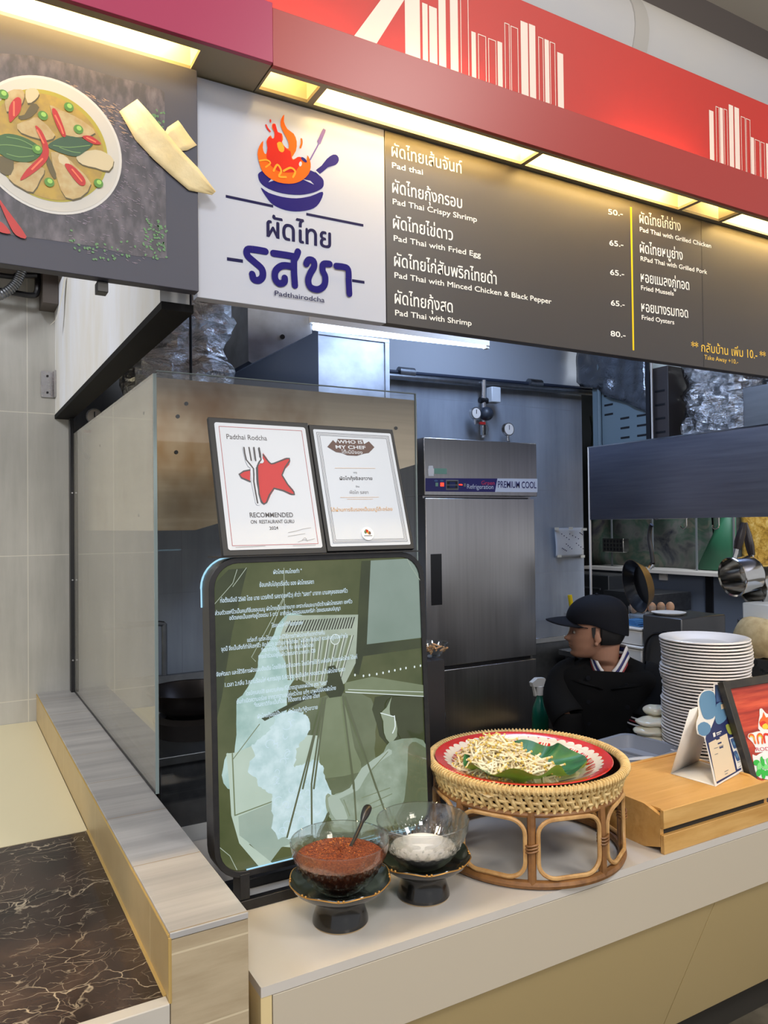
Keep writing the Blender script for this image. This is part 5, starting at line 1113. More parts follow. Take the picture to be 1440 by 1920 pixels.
a.layer(-24).poly('print_orange', [(0.095,0.1734),(0.1155,0.1857),(0.1278,0.1992),(0.1312,0.1819),(0.1552,0.1827),(0.1845,0.1696),(0.175,0.1445),(0.1049,0.1518)], 2).poly('print_flame_red', [(0.0961,0.1696),(0.1159,0.1745),(0.1263,0.1657),(0.1129,0.1563),(0.1001,0.1598)], 2).poly('print_yellow', [(0.1036,0.1612),(0.1235,0.1661),(0.1286,0.1524),(0.1072,0.1506)], 2)
a.layer(-23).line('print_orange', [(0.0349,0.1401),(0.0436,0.1434),(0.0531,0.1394),(0.0521,0.1314),(0.0518,0.1188)], 0.007, 3).line('print_yellow', [(0.0389,0.1395),(0.0492,0.1372),(0.051,0.1261)], 0.003, 3).line('print_orange', [(0.0651,0.1169),(0.0692,0.1345),(0.082,0.1401),(0.0903,0.1335),(0.0812,0.1147)], 0.007, 3).line('print_lime', [(0.0733,0.134),(0.0826,0.1355),(0.0865,0.1285)], 0.003, 3).line('print_flame_red', [(0.0929,0.1149),(0.1001,0.1359),(0.1192,0.1333)], 0.007, 3).line('print_orange', [(0.12,0.1111),(0.1302,0.1318),(0.1487,0.1275),(0.142,0.1081)], 0.007, 3)
a.text('print_pink', 'RODCHA', *[(0.0463,0.0965),(0.1652,0.0835)], 0.0145, 0.0)
for k, c in enumerate([(0.0324,0.066),(0.0381,0.0545),(0.0577,0.0658),(0.0413,0.0434),(0.0619,0.0509),(0.0277,0.0385),(0.047,0.0319),(0.0827,0.0585),(0.0852,0.0402),(0.0644,0.0328)]): a.layer(-22+k % 3).ell(('print_green', 'print_green_light', 'print_green')[k % 3], c, 0.014, 0.008, 0.7*k, 14)
a.layer(-19).ell('print_paper', [(0.0713,0.0763)][0], 0.010, 0.007)
a.make('printed_menu', t)

# ------------------------------------------------------------------ plates, trays, bags
mat('melamine', (248,243,240), 0.22, coat=0.3)
PC = (2.335, 1.80)
PS = 0.915
prof = [(0.0, 0.0035), (0.090, 0.0035), (0.096, 0.0045), (0.122, 0.0145), (0.158, 0.0218), (0.1640, 0.0232), (0.1662, 0.0218), (0.1662, 0.0185), (0.1640, 0.0168), (0.1585, 0.0160), (0.123, 0.0112), (0.098, 0.001), (0.094, 0.0), (0.088, 0.0), (0.086, 0.0012), (0.0, 0.0012)]
prof = [(r*PS, z) for r, z in prof]
def ORD(n):
    one = ['', 'first', 'second', 'third', 'fourth', 'fifth', 'sixth', 'seventh', 'eighth', 'ninth', 'tenth', 'eleventh', 'twelfth', 'thirteenth', 'fourteenth', 'fifteenth', 'sixteenth', 'seventeenth', 'eighteenth', 'nineteenth']
    if n < 20: return one[n]
    if n % 10 == 0: return {20: 'twentieth', 30: 'thirtieth'}[n]
    return {2: 'twenty', 3: 'thirty'}[n//10]+'-'+one[n % 10]
NPL = 37; pr = random.Random(2); pitch = 0.01085; pz = ZC
first = None
for k in range(NPL):
    jx, jy = 0.0035*sin(k*0.7)+pr.uniform(-0.0028, 0.0028), 0.003*cos(k*0.5)+pr.uniform(-0.0025, 0.0025)
    loc_ = (PC[0]+jx+0.008*sin(k/NPL*3), PC[1]+jy, pz+pitch*k)
    top_ = 'topmost round white plate of the tall stack, lying open beside the framed menu'
    lab = 'white round plate inside the tall plate stack behind the bamboo crate'
    if first is None:
        first = MB().lathe(prof, loc_, 64).build('dinner_plate', 'melamine', None, smooth=40, org=loc_); tag(first, lab, 'plate', 'tall stack of white plates'); o = first
    else:
        o = first.copy(); COL.objects.link(o); o.location = loc_
    n_top = NPL-k
    if k == NPL-1: o['label'] = top_
    elif k == 0: o['label'] = 'bottom white plate of the tall stack, resting on the white counter'
    else: o['label'] = ORD(n_top)+' white plate from the top of the tall stack behind the crate'

mat('tray_grey', (150,154,164), 0.4); mat('bag_milky', (226,220,200), 0.25, sss=0.2)
def tub(x0, x1, y0, y1, z0, z1, label, rot=0.0, m='tray_grey', w=0.014, name='plastic_tub', cat='tub'):
    cx, cy = (x0+x1)/2, (y0+y1)/2; c_, s_ = cos(rot), sin(rot)
    f = lambda x, y: (cx+(x-cx)*c_-(y-cy)*s_, cy+(x-cx)*s_+(y-cy)*c_)
    def ring(ins, z, r): return [(*f(x, y), z) for x, y in rrect(x0+ins, x1-ins, y0+ins, y1-ins, r, 5)]
    rings = [ring(w+0.012, z0, 0.03), ring(w, z1-0.004, 0.035), ring(0, z1-0.006, 0.04), ring(0, z1, 0.04), ring(w+0.003, z1, 0.035), ring(w+0.015, z0+0.004, 0.03)]
    o = MB().loft(rings).build(name, m, None, smooth=40); return tag(o, label, cat)
tub(2.00, 2.20, 1.76, 2.02, ZC, 0.822, 'grey plastic tub on the counter behind the enamel tray, near the plates', 0.12)
tub(1.80, 2.02, 1.72, 1.98, ZC, 0.815, 'smaller grey plastic tub just behind the rattan stand', 0.12)
o = MB().ball((1.98, 1.78, 0.8225), (0.055, 0.014, 0.004), 16, 6, Matrix.Rotation(-0.3, 3, 'Z')).build('soup_spoon', 'card_white'); tag(o, 'white spoon lying on the tub edge behind the rattan stand', 'spoon')
br_ = random.Random(6)
for k, (x, y, z, sx, sy, sz, lab) in enumerate(((2.245, 1.955, 0.806, 0.065, 0.05, 0.020, 'lower milky plastic bag packet beside the plate stack'), (2.24, 1.96, 0.836, 0.066, 0.05, 0.018, 'middle milky plastic bag packet in the pile beside the plates'), (2.245, 1.96, 0.866, 0.062, 0.046, 0.018, 'upper milky plastic bag packet with shiny wrap, beside the plates'), (2.285, 1.975, 0.90, 0.05, 0.04, 0.020, 'small milky plastic bag packet on top of the pile by the plates'))):
    b = MB(); b.ball((x, y, z), (sx, sy, sz), 28, 16, Matrix.Rotation(-0.75, 3, 'Z'))
    b.v = [tuple(Vector(v)+Vector((0, 0, 0.005))*mnoise.noise(Vector(v)*38)+Vector((0.006, 0, 0))*mnoise.noise(Vector(v)*22+Vector((5, 5, 5)))) for v in b.v]
    tag(b.build('bag_packet', 'bag_milky', None, smooth=60), lab, 'plastic bags', 'pile of plastic bag packets')
o = MB().box(2.215, 2.36, 1.97, 2.028, 0.7755, 0.785).build('white_board', 'card_white', bevel=0.002); tag(o, 'white cutting board lying under the plastic bag packets', 'board')

# metal bowl behind the stand, small glass dish behind the sign
t_ = MB().lathe([(0.0, 0.002), (0.075, 0.002), (0.11, 0.02), (0.138, 0.060), (0.146, 0.062), (0.146, 0.0605), (0.139, 0.058), (0.112, 0.018), (0.076, 0.0), (0.0, 0.0)], (1.635, 2.075, 0.775), 48).build('metal_bowl', 'polished_steel', smooth=50); tag(t_, 'shiny stainless steel bowl behind the rattan stand and enamel tray', 'bowl')

# ------------------------------------------------------------------ kitchen, left: hood, ducts, tube, stove
t = thing('extractor_hood', (1.0, 2.8, 1.59), 'large stained stainless steel extractor hood behind the certificate folder', 'extractor hood')
Hp = vplane(2.3)
MB().prism([(0.534, 1.591), (0.655, 1.591), (1.455, 1.816), (1.455, 2.043), (0.534, 2.047)], lambda a, b, d: Hp(a, b, d), 0, -0.004).build('front_panel', 'hood_steel', t)
MB().box(0.532, 0.536, 2.304, 3.60, 1.591, 2.047).build('side_panel', 'hood_side_steel', t)
MB().box(1.451, 1.455, 2.304, 3.60, 1.816, 2.043).build('side_panel', 'hood_steel', t)
MB().box(0.536, 1.451, 2.304, 3.60, 2.036, 2.040).build('top_panel', 'grey_steel', t)
MB().box(0.531, 0.538, 2.2985, 2.306, 1.591, 2.049).build('corner_seam', mat('rust_brown', (120,84,48), 0.7), t)
b = MB()
for px in [(0.6041,1.9339),(0.6302,1.9743),(1.3678,1.9388),(0.5985,1.8259)]: b.cyl(Hp(px[0], px[1], 0.0), Hp(px[0], px[1], 0.004), 0.006, seg=10)
b.build('bolt', 'black_metal', t)
b = MB()
for yy, zz in ((2.42, 1.955), (3.2, 1.93), (2.5, 1.64)): b.cyl((0.532, yy, zz), (0.529, yy, zz), 0.005, seg=8)
b.build('bolt', 'black_metal', t)

def crumple(name, prof, c, rx, ry, m, seed, label, cat, amp=0.03):
    r_ = Vector((seed*3.1, seed*1.7, seed)); b = MB(); seg = 56; rings = []
    pz = spline(prof, 5, False)
    for (r, z) in pz:
        ring = []
        for i in range(seg):
            a = 2*pi*i/seg; ca, sa = cos(a), sin(a); k = 1.0/max(abs(ca)**4+abs(sa)**4, 1e-6)**0.25
            p = Vector((c[0]+rx*r*k*ca, c[1]+ry*r*k*sa, c[2]+z)); n1 = mnoise.noise(p*14+r_); n2 = mnoise.noise(Vector((p.x*30, p.y*30, p.z*60))+r_)
            p += Vector((ca, sa, 0.3))*(amp*n1+amp*0.45*abs(n2)); ring.append(tuple(p))
        rings.append(ring)
    return tag(b.loft(rings).build(name, m, None, smooth=24), label, cat)
crumple('foil_duct', [(0.5, -0.02), (0.98, 0.0), (1.06, 0.10), (0.86, 0.17), (0.98, 0.22), (1.1, 0.30), (0.95, 0.40), (0.82, 0.50), (0.80, 0.70)], (0.765, 2.95, 2.10), 0.175, 0.20, 'foil_duct', 3, 'crumpled shiny foil wrapped duct on top of the left steel hood', 'duct')
tag(MB().cyl((0.735, 2.62, 2.04), (0.735, 2.62, 3.05), 0.005, seg=8).build('hanging_rod', 'black_metal'), 'thin dark hanging rod in front of the left foil wrapped duct', 'rod')
G = vplane(2.9)
t = thing('fan_housing', (1.17, 3.0, 2.27), 'pale steel fan housing with slanted bottom and a bolt, hanging under the logo sign', 'fan housing')
MB().prism([(1.0456,2.2598),(1.0612,2.2528),(1.3239,2.4029)]+[(1.305, 3.045), (1.042, 3.045)], lambda a, b, d: G(a, b, d), 0, -0.35).build('housing', 'galvanised', t)
q = [(1.1902,2.3722)][0]; MB().cyl(G(q[0], q[1], 0), G(q[0], q[1], 0.006), 0.010, seg=12).build('bolt', 'black_metal', t)
tag(MB().box(1.02, 1.52, 3.26, 3.7, 2.05, 3.04).build('shade_box', mat('dark_navy', (44,50,66), 0.5)), 'dark box standing for the unlit wall between foil duct and bright galvanised duct', 'duct')  # dark box added where the wall behind is merely unlit
t = thing('galvanised_duct', (1.72, 3.4, 2.05), 'bright blue lit galvanised duct with folded seam, above the steel hood right end', 'duct')
MB().box(1.535, 1.905, 3.3, 3.60, 2.02, 2.512).build('duct_body', 'galvanised', t, bevel=0.002)
b = MB().box(1.520, 1.538, 3.292, 3.304, 2.02, 2.525).box(1.902, 1.926, 3.292, 3.304, 2.02, 2.525).box(1.52, 1.926, 3.290, 3.303, 2.512, 2.528)
b.build('seam_flange', 'galvanised', t)
t = thing('kitchen_tube_light', (1.8, 2.78, 2.40), 'long glowing white tube light hanging under the menu board', 'tube light')
q = [(1.3315,2.4351),(2.2199,2.4524)]
MB().cyl((q[0][0], 2.9, q[0][1]-0.005), (q[1][0], 2.9, q[1][1]-0.005), 0.0135, seg=12).build('tube', 'tube_cool', t)
MB().box(q[0][0]-0.02, q[1][0]+0.02, 2.885, 2.915, q[0][1]+0.010, q[0][1]+0.035).build('fitting', 'print_white', t)
MB().box(q[1][0]+0.001, q[1][0]+0.02, 2.888, 2.912, q[1][1]-0.02, q[1][1]+0.012).build('end_cap', 'print_white', t)

# stove corner seen through the glass
t = thing('gas_range', (1.1, 2.9, 0), 'dark steel gas range in the shadow behind the side glass', 'stove')
MB().box(0.62, 1.75, 2.62, 3.4, 0.005, 0.80).build('body', 'dull_steel', t, bevel=0.004)
MB().box(0.60, 1.77, 2.60, 3.42, 0.80, 0.83).build('top', 'grey_steel', t, bevel=0.003)
MB().box(0.60, 1.77, 3.40, 3.43, 0.83, 0.95).build('splash_back', 'grey_steel', t)
b = MB(); b.lathe([(0.10, 0.0), (0.13, 0.0), (0.145, 0.06), (0.120, 0.075), (0.10, 0.06)], (0.80, 2.86, 0.83), 36, close=True); b.build('burner_ring', mat('burner_iron', (44,38,36), 0.5, 0.6), t)
tag(MB().lathe([(0.0, 0.0), (0.06, 0.005), (0.13, 0.05), (0.165, 0.11), (0.17, 0.112), (0.17, 0.108), (0.135, 0.046), (0.065, 0.0), (0.0, -0.004)], (0.80, 2.86, 0.885), 40).build('wok', mat('wok_iron', (46,40,38), 0.35, 0.8)), 'dark iron wok on the burner behind the side glass', 'wok')
b = MB(); b.tube(spline([(0.58, 3.415, 1.176), (0.745, 3.415, 1.181), (0.824, 3.415, 1.176), (0.831, 3.415, 1.153), (0.831, 3.415, 0.951)], 5, False), 0.012, 10)
tag(b.build('faucet_pipe', 'grey_steel'), 'bent grey steel water pipe on the dark wall left of the lit sign', 'pipe')
tag(MB().lathe([(0.0, 0.0), (0.14, 0.0), (0.16, 0.02), (0.165, 0.16), (0.172, 0.165), (0.165, 0.168), (0.16, 0.16), (0.155, 0.025), (0.0, 0.01)], (0.90, 2.35, 0.40), 40).build('stock_pot', 'dull_steel'), 'low dark steel pot standing beside the range, below the lit sign level', 'pot')
tag(MB().box(0.66, 1.6, 2.14, 2.56, 0.006, 0.40).build('low_bench', 'dull_steel', bevel=0.004), 'low dark steel bench on the kitchen floor, under the steel pot', 'bench')
b = MB(); b.lathe([(0.0, 0.0), (0.036, 0.0), (0.036, 0.012), (0.0, 0.012)], (0, 0, 0), 24)
def gauge(x, y, z, label, r=0.034):
    t = thing('pressure_gauge', (x, y, z-r), label, 'gauge')
    MB().tube([(x, y, z), (x, y-0.022, z)], r, 24).build('case', 'polished_steel', t)
    MB().tube([(x, y-0.022, z), (x, y-0.0235, z)], r*0.84, 24).build('dial', 'print_white', t)
    MB().box(x-0.002, x+0.002, y-0.025, y-0.024, z-0.004, z+r*0.6).build('needle', 'black_metal', t)
    MB().cyl((x, y-0.01, z-r), (x, y-0.01, z-r-0.03), 0.008, seg=10).build('stem', 'steel', t)
    return t
gauge(0.545, 3.44, 2.075, 'small round pressure gauge under the bulkhead panel, by the black post')
t = thing('gas_valve', (0.52, 3.44, 1.99), 'small valve with red lever and dark hose, by the black post', 'valve')
MB().cyl((0.49, 3.44, 2.015), (0.56, 3.44, 2.012), 0.010, seg=10).build('valve_body', 'steel', t)
MB().box(0.505, 0.545, 3.425, 3.432, 2.006, 2.018).build('lever', mat('lever_red', (170,40,36), 0.4), t)
MB().tube(spline([(0.495, 3.44, 2.015), (0.487, 3.44, 1.975), (0.497, 3.44, 1.93), (0.525, 3.45, 1.90)], 5, False), 0.009, 8).build('hose', 'black_metal', t)

# ------------------------------------------------------------------ fridge and wall fittings
t = thing('upright_fridge', (2.28, 3.35, 0.0), 'tall stainless steel upright fridge with two doors and dark blue control band', 'refrigerator')
MB().box(1.945, 2.600, 3.03, 3.70, 0.1, 1.735).build('cabinet', 'fridge_steel', t)
MB().box(1.937, 2.621, 3.0, 3.70, 1.737, 2.008).build('header_box', 'fridge_steel', t, bevel=0.003)
dr = MB().box(1.940, 2.600, 3.0, 3.028, 0.930, 1.724).build('upper_door', 'fridge_steel', t, bevel=0.003)
MB().box(1.966, 2.027, 2.9985, 3.0005, 1.221, 1.461).build('recessed_handle', 'black_metal', dr, bevel=0.0006)
dr = MB().box(1.942, 2.598, 3.0, 3.028, 0.12, 0.912).build('lower_door', 'fridge_steel', t, bevel=0.003)
MB().box(1.965, 2.027, 2.9985, 3.0005, 0.650, 0.899).build('recessed_handle', 'black_metal', dr, bevel=0.0006)
MB().box(1.955, 2.585, 3.0285, 3.03, 0.1, 1.73).build('door_gasket', 'black_trim', t)
b = MB()
for x in (2.0, 2.54):
    for y in (3.08, 3.62): b.cyl((x, y, 0), (x, y, 0.1), 0.022, seg=10)
b.build('foot', 'black_metal', t)
Dp = vplane(3.0); a = Art(Dp); a.STEP = 0.0006
mat('band_navy', (42,38,98), 0.35); mat('band_white', (206,212,226), 0.35); emis('led_red', (255,50,30), 3.0); mat('sticker_green', (122,160,138), 0.5)
a.layer(1).poly('band_navy', [(1.9418,1.8167),(2.3656,1.8234),(2.3495,1.7565),(1.9409,1.7543)]).poly('band_white', [(2.3656,1.8234),(2.6234,1.8272),(2.622,1.7582),(2.3495,1.7565)])
a.layer(2).text('band_navy', 'PREMIUM COOL', *[(2.3673,1.7785),(2.6153,1.7786)], 0.047, 0.012).text('print_pink', 'Green', *[(2.2667,1.7914),(2.3468,1.7914)], 0.028).text('band_white', 'Refrigeration', *[(2.1799,1.7707),(2.3398,1.7708)], 0.032)
a.poly('card_grey', [(2.0577,1.8115),(2.1295,1.8122),(2.1287,1.7636),(2.0569,1.7627)]); a.layer(3).poly('black_trim', [(2.0622,1.8077),(2.1248,1.8083),(2.1241,1.7674),(2.0616,1.7665)]); a.layer(4).poly('card_navy', [(2.0775,1.801),(2.1099,1.801),(2.1095,1.7742),(2.077,1.7737)])
for y in (886, 918, 948): a.layer(4).line('card_grey', [(p_[0], p_[1]) for p_ in ([(2.0622,1.8065),(2.1248,1.8076)] if y == 886 else [(2.0619,1.7862),(2.1245,1.7872)] if y == 918 else [(2.0616,1.7684),(2.1242,1.7693)])], 0.003, 0, False)
a.layer(2).ell('card_steel', [(2.0007,1.8053)][0], 0.011, 0.005).ell('card_steel', [(2.0332,1.8059)][0], 0.011, 0.005).poly('sticker_green', [(1.9975,1.7965),(2.0126,1.7967),(2.0123,1.7791),(1.9972,1.7789)]).poly('led_red', [(2.0255,1.797),(2.0452,1.7973),(2.045,1.7796),(2.0252,1.7793)]).line('led_red', [(2.1346,1.7893),(2.1503,1.7889)], 0.006).poly('card_grey', [(2.1606,1.7961),(2.1724,1.7963),(2.1722,1.7802),(2.1603,1.78)])
a.poly('card_white', [(1.959,1.8746),(1.9845,1.8766),(1.9882,1.8277),(1.9568,1.827)]).poly('sticker_green', [(1.9903,1.8642),(2.0631,1.8649),(2.0627,1.8382),(1.9899,1.8378)]).poly('print_white', [(1.9559,1.8614),(1.9903,1.8623),(1.9899,1.8372),(1.9555,1.8364)])
a.make('control_band', t)

t = thing('wall_pipes', (2.6, 3.7, 2.44), 'two grey pipes running along the back wall above the fridge', 'pipes')
MB().cyl((1.3, 3.70, 2.452), (3.78, 3.70, 2.487), 0.011, seg=12).build('thin_pipe', 'dark_navy', t)
MB().cyl((1.3, 3.69, 2.425), (3.78, 3.69, 2.458), 0.018, seg=12).build('thick_pipe', 'grey_steel', t)
b = MB()
for x in (2.27, 3.22): MB().cyl((x-0.05, 3.695, 2.452+0.014*(x-1.3)), (x+0.05, 3.695, 2.452+0.014*(x-1.3)), 0.030, seg=12).cyl((x, 3.695, 2.46), (x, 3.749, 2.46), 0.014, seg=8).build('pipe_joint', 'grey_steel', t)
MB().cyl((3.74, 3.69, 2.4575), (3.80, 3.69, 2.4583), 0.022, seg=12).build('end_fitting', 'polished_steel', t)
t = thing('drop_pipe', (2.66, 3.66, 2.0), 'valve pipe with white box dropping from the wall pipes onto the fridge top', 'pipe')
W = vplane(3.68); q = [(2.7935,2.4606),(2.7914,2.3383),(2.7951,2.2571),(2.7884,2.1592),(2.7877,2.1144)]
MB().tube([(p_[0], 3.66, p_[1]) for p_ in q], 0.014, 10).build('pipe', 'steel', t)
MB().ball((q[2][0]+0.003, 3.645, q[2][1]), (0.045, 0.045, 0.042), 14, 10).build('regulator', mat('valve_dark', (46,52,62), 0.4), t)
MB().tube([(q[1][0]-0.03, 3.66, q[1][1]), (q[1][0]+0.03, 3.66, q[1][1])], 0.018, 10).build('union', 'black_metal', t)
w4 = [(2.818,2.4177),(2.8845,2.3242)]; MB().box(w4[0][0]-0.002, w4[1][0], 3.61, 3.67, w4[1][1], w4[0][1]).build('white_box', mat('box_white', (206,210,214), 0.4), t, bevel=0.006)
MB().cyl((q[3][0], 3.66, q[3][1]-0.03), (q[3][0], 3.66, q[3][1]+0.03), 0.022, seg=12).build('collar', 'polished_steel', t)
q1 = [(2.7154,2.2539),(2.7541,2.1979)]; MB().tube([(q1[0][0], 3.65, q1[0][1]-0.03), (q1[0][0]-0.005, 3.65, q1[1][1]+0.01), (q[3][0], 3.655, q1[1][1])], 0.011, 8).build('branch', 'steel', t)
MB().box(q1[1][0]-0.01, q1[1][0]+0.03, 3.635, 3.645, q1[1][1]-0.008, q1[1][1]+0.008).build('lever', 'lever_red', t)
gauge(q1[0][0], 3.655, q1[0][1], 'round pressure gauge on the branch left of the valve pipe', 0.036)
q2 = [(2.9602,2.172)][0]; gt = gauge(q2[0], 3.655, q2[1], 'round pressure gauge standing above the fridge top right', 0.040); MB().cyl((q2[0], 3.635, q2[1]-0.078), (q2[0], 3.7495, q2[1]-0.078), 0.009, seg=10).build('wall_nipple', 'steel', gt)
t = thing('paper_notice', (3.53, 3.74, 1.37), 'curled white paper notice with blue writing taped to the back wall', 'notice')
Wp = vplane(3.735); q = [(3.3965,1.5679),(3.6587,1.5603),(3.6546,1.3748),(3.4154,1.3821)]
x0, x1, z0, z1 = q[0][0], q[1][0], q[2][1], q[0][1]
MB().grid(lambda u, v: (x0+0.012*(1-v)+(x1-x0-0.012*(1-v))*u, 3.742-0.020*(1-u)**2*(0.4+0.6*v)-0.004*sin(5*v), z0+(z1-z0)*v), 12, 10).build('sheet', 'paper_white', t, solid=0.0008)
a = Art(Plane((0, 3.722, 0), (1, 0, 0), (0, 0, 1), (0, -1, 0)))
pn = random.Random(4)
for ln in ([(3.4528,1.5282),(3.5156,1.4923)], [(3.5222,1.5271),(3.5978,1.4951)], [(3.6105,1.5345),(3.6339,1.5209)], [(3.4918,1.4624),(3.5376,1.4308)], [(3.5794,1.4648),(3.6379,1.4282)], [(3.4566,1.4354),(3.4909,1.4189)]):
    for k in range(4): c = lerp(ln[0], ln[1], k/3); a.ell('ink_dark_navy', c, 0.0045, 0.0035)
a.make('handwriting', t)
b = MB()
for c in [(3.4077,1.5634),(3.5288,1.5646),(3.6526,1.556),(3.4269,1.3861),(3.6308,1.3782)]: b.box(c[0]-0.018, c[0]+0.018, 3.7175, 3.7185, c[1]-0.008, c[1]+0.008)
b.build('tape_piece', 'tape_white', t)

# ------------------------------------------------------------------ kitchen, right: long hood, hanging pans, line behind
t = thing('right_extractor_hood', (3.5, 2.4, 1.61), 'long dark steel extractor hood running towards the viewer on the right', 'extractor hood')
MB().box(3.10, 3.106, 1.5, 3.117, 1.616, 2.017).build('front_panel', 'dark_hood_steel', t)
MB().box(3.106, 3.9, 3.105, 3.117, 1.616, 2.017).build('end_panel', 'grey_steel', t)
MB().box(3.106, 3.9, 1.5, 3.105, 2.005, 2.017).build('top_panel', 'grey_steel', t)
MB().box(3.098, 3.11, 1.5, 3.118, 2.014, 2.021).build('top_lip', 'polished_steel', t)
tag(MB().box(3.098, 3.108, 3.115, 3.123, 0.9, 2.02).build('glass_edge_strip', 'print_white'), 'thin white vertical edge strip at the far end of the right hood', 'edge strip')
I = Plane((3.1, 0, 0), (0, -1, 0), (0, 0, 1), (-1, 0, 0))
def hook(px, label):
    b = MB(); c = px
    b.tube([I(c[0]+0.018*cos(q), c[1]+0.018*sin(q), -0.06) for q in [radians(k) for k in range(-180, 20, 20)]]+[I(c[0]+0.018, c[1]+0.05, -0.06)], 0.0035, 6)
    tag(b.build('hook', 'polished_steel'), label, 'hook')
for c, lb in zip([(-2.7134,1.6288),(-2.5436,1.5817),(-2.3619,1.5807)], ('bright curled hook under the right hood, right of the frying pan handle', 'middle empty hook under the right hood', 'empty hook under the right hood, left of the saucepans')): hook(c, lb)
tag(MB().cyl((3.16, 1.6, 1.63), (3.16, 3.10, 1.63), 0.006, seg=8).build('hook_rail', 'grey_steel'), 'thin steel rail under the right hood holding the hooks', 'rail')

def basis(ax, up=Vector((0, 0, 1))):
    w = ax.normalized(); u = up.cross(w).normalized(); v = w.cross(u); return Matrix((u, v, w)).transposed()
mat('pan_black', (24,25,30), 0.3, coat=0.3); mat('pan_bronze', (140,112,72), 0.35, 0.7)
def lathe_on(prof, c, ax, seg=44):
    M3 = basis(ax); b = MB().lathe(prof, (0, 0, 0), seg); b.v = [tuple(Vector(c)+M3 @ Vector(v)) for v in b.v]; return b
ax = Vector((-0.915, 0.37, -0.16)); c = Vector((2.955, 2.668, 1.285))
t = thing('frying_pan', tuple(c+Vector((0, 0, 0.12))), 'black frying pan with bronze outside hanging by its handle under the right hood', 'frying pan')
lathe_on([(0.0, -0.044), (0.095, -0.044), (0.122, -0.004), (0.132, 0.004), (0.129, 0.004), (0.120, -0.003), (0.094, -0.040), (0.0, -0.040)], c, ax).build('pan_inside', 'pan_black', t)
lathe_on([(0.0, -0.0475), (0.097, -0.0475), (0.1255, -0.006), (0.1345, 0.0035), (0.1325, 0.0042), (0.1225, -0.004), (0.096, -0.0445), (0.0, -0.0445)], c, ax).build('pan_outside', 'pan_bronze', t)
q = [(-2.5537,1.402),(-2.5621,1.4575),(-2.5737,1.5208),(-2.5661,1.5717),(-2.556,1.5869)]
hp = [Vector((2.95, -q_[0], q_[1])) for q_ in q]; Np = [c+(h-c)*1.0 for h in hp]
MB().tube(spline([tuple(h) for h in Np], 4, False), 0.010, 10).build('handle', 'pan_black', t)
MB().cyl(tuple(Np[0]), tuple(Np[0]+(c-Np[0])*0.2), 0.012, seg=10).build('handle_bracket', 'polished_steel', t)

def saucepan(c, ax, r, depth, label, hang):
    t = thing('saucepan', tuple(c), label, 'saucepan')
    lathe_on([(0.0, -depth), (r*0.92, -depth), (r, -depth+0.012), (r, 0.0), (r+0.006, 0.003), (r+0.004, 0.0055), (r-0.003, 0.002), (r-0.003, -depth+0.013), (r*0.9, -depth+0.003), (0.0, -depth+0.003)], c, ax).build('pan_body', 'polished_steel', t)
    up = Vector((0, 0, 1)); rim = c+(up-ax.normalized()*up.dot(ax.normalized())).normalized()*r-ax.normalized()*0.02
    MB().tube([tuple(rim), tuple(rim+(hang-rim)*0.3)], 0.009, 8).build('handle_bracket', 'polished_steel', t)
    pts = [tuple(rim+(hang-rim)*k) for k in (0.25, 0.45, 0.7, 0.9, 1.0)]
    MB().tube(pts, [0.015, 0.020, 0.019, 0.013, 0.011], 10, flat=(1, 0.7)).build('handle', mat('bakelite', (34,26,26), 0.3) if 'bakelite' not in MATS else 'bakelite', t)
    return t
ax2 = Vector((-0.95, 0.22, -0.12))
saucepan(Vector((2.82, 2.030, 1.368)), ax2, 0.077, 0.10, 'polished steel saucepan hanging in front, opening turned left, under the right hood', Vector((2.865, 2.006, 1.592)))
saucepan(Vector((2.955, 2.035, 1.325)), ax2, 0.080, 0.10, 'second polished steel saucepan hanging just behind and below the front one', Vector((2.985, 2.085, 1.590)))

# above the right hood: foil duct, frame bars, louvred casings
crumple('foil_duct', [(0.9, -0.02), (1.0, 0.0), (1.02, 0.16), (0.96, 0.2), (1.05, 0.26), (1.0, 0.36), (0.98, 0.8)], (3.80, 2.725, 2.05), 0.17, 0.225, 'foil_duct', 5, 'big crumpled shiny foil wrapped duct above the right hood', 'duct', 0.035)
b = MB(); b.grid(lambda u, v: (3.585+0.022*mnoise.noise(Vector((u*6, v*6, 1))), 3.70-0.575*u, (2.52-0.27*u)+(0.50+0.25*u)*v+0.02*mnoise.noise(Vector((u*5, v*5, 9)))), 30, 20)
tag(b.build('plastic_sheet_duct', 'dull_foil', None, smooth=40, solid=0.006), 'dull grey foil sheeting sagging above the louvred casing, left of the shiny duct', 'foil sheet')
E_ = Plane((3.6, 0, 0), (0, -1, 0), (0, 0, 1), (-1, 0, 0))
def casing(x0, y0, y1, z0, z1, slots, label, m):
    t = thing('louvred_casing', (x0+0.15, (y0+y1)/2, z0), label, 'casing'); MB().box(x0, x0+0.3, y0, y1, z0, z1).build('casing_body', m, t, bevel=0.004)
    for (sy, sz) in slots: MB().box(x0-0.002, x0+0.002, sy-0.035, sy+0.035, sz-0.006, sz+0.006).build('vent_slot', 'black_trim', t)
    return t
mat('casing_teal', (118,136,146), 0.4); mat('casing_pale', (176,182,190), 0.4); mat('casing_brown', (70,64,64), 0.45)
casing(3.62, 3.13, 3.60, 2.03, 2.60, [(3.46, 2.40), (3.46, 2.34), (3.46, 2.28), (3.34, 2.40), (3.33, 2.24), (3.20, 2.24), (3.33, 2.18), (3.20, 2.18), (3.33, 2.12), (3.20, 2.12)], 'blue grey louvred steel casing above the far end of the right hood', 'casing_teal')
casing(3.72, 2.05, 2.46, 2.03, 2.75, [(2.44, 2.38), (2.44, 2.33), (2.44, 2.28), (2.34, 2.38), (2.34, 2.33), (2.34, 2.28)], 'pale louvred casing at the right edge, above the right hood', 'casing_pale')
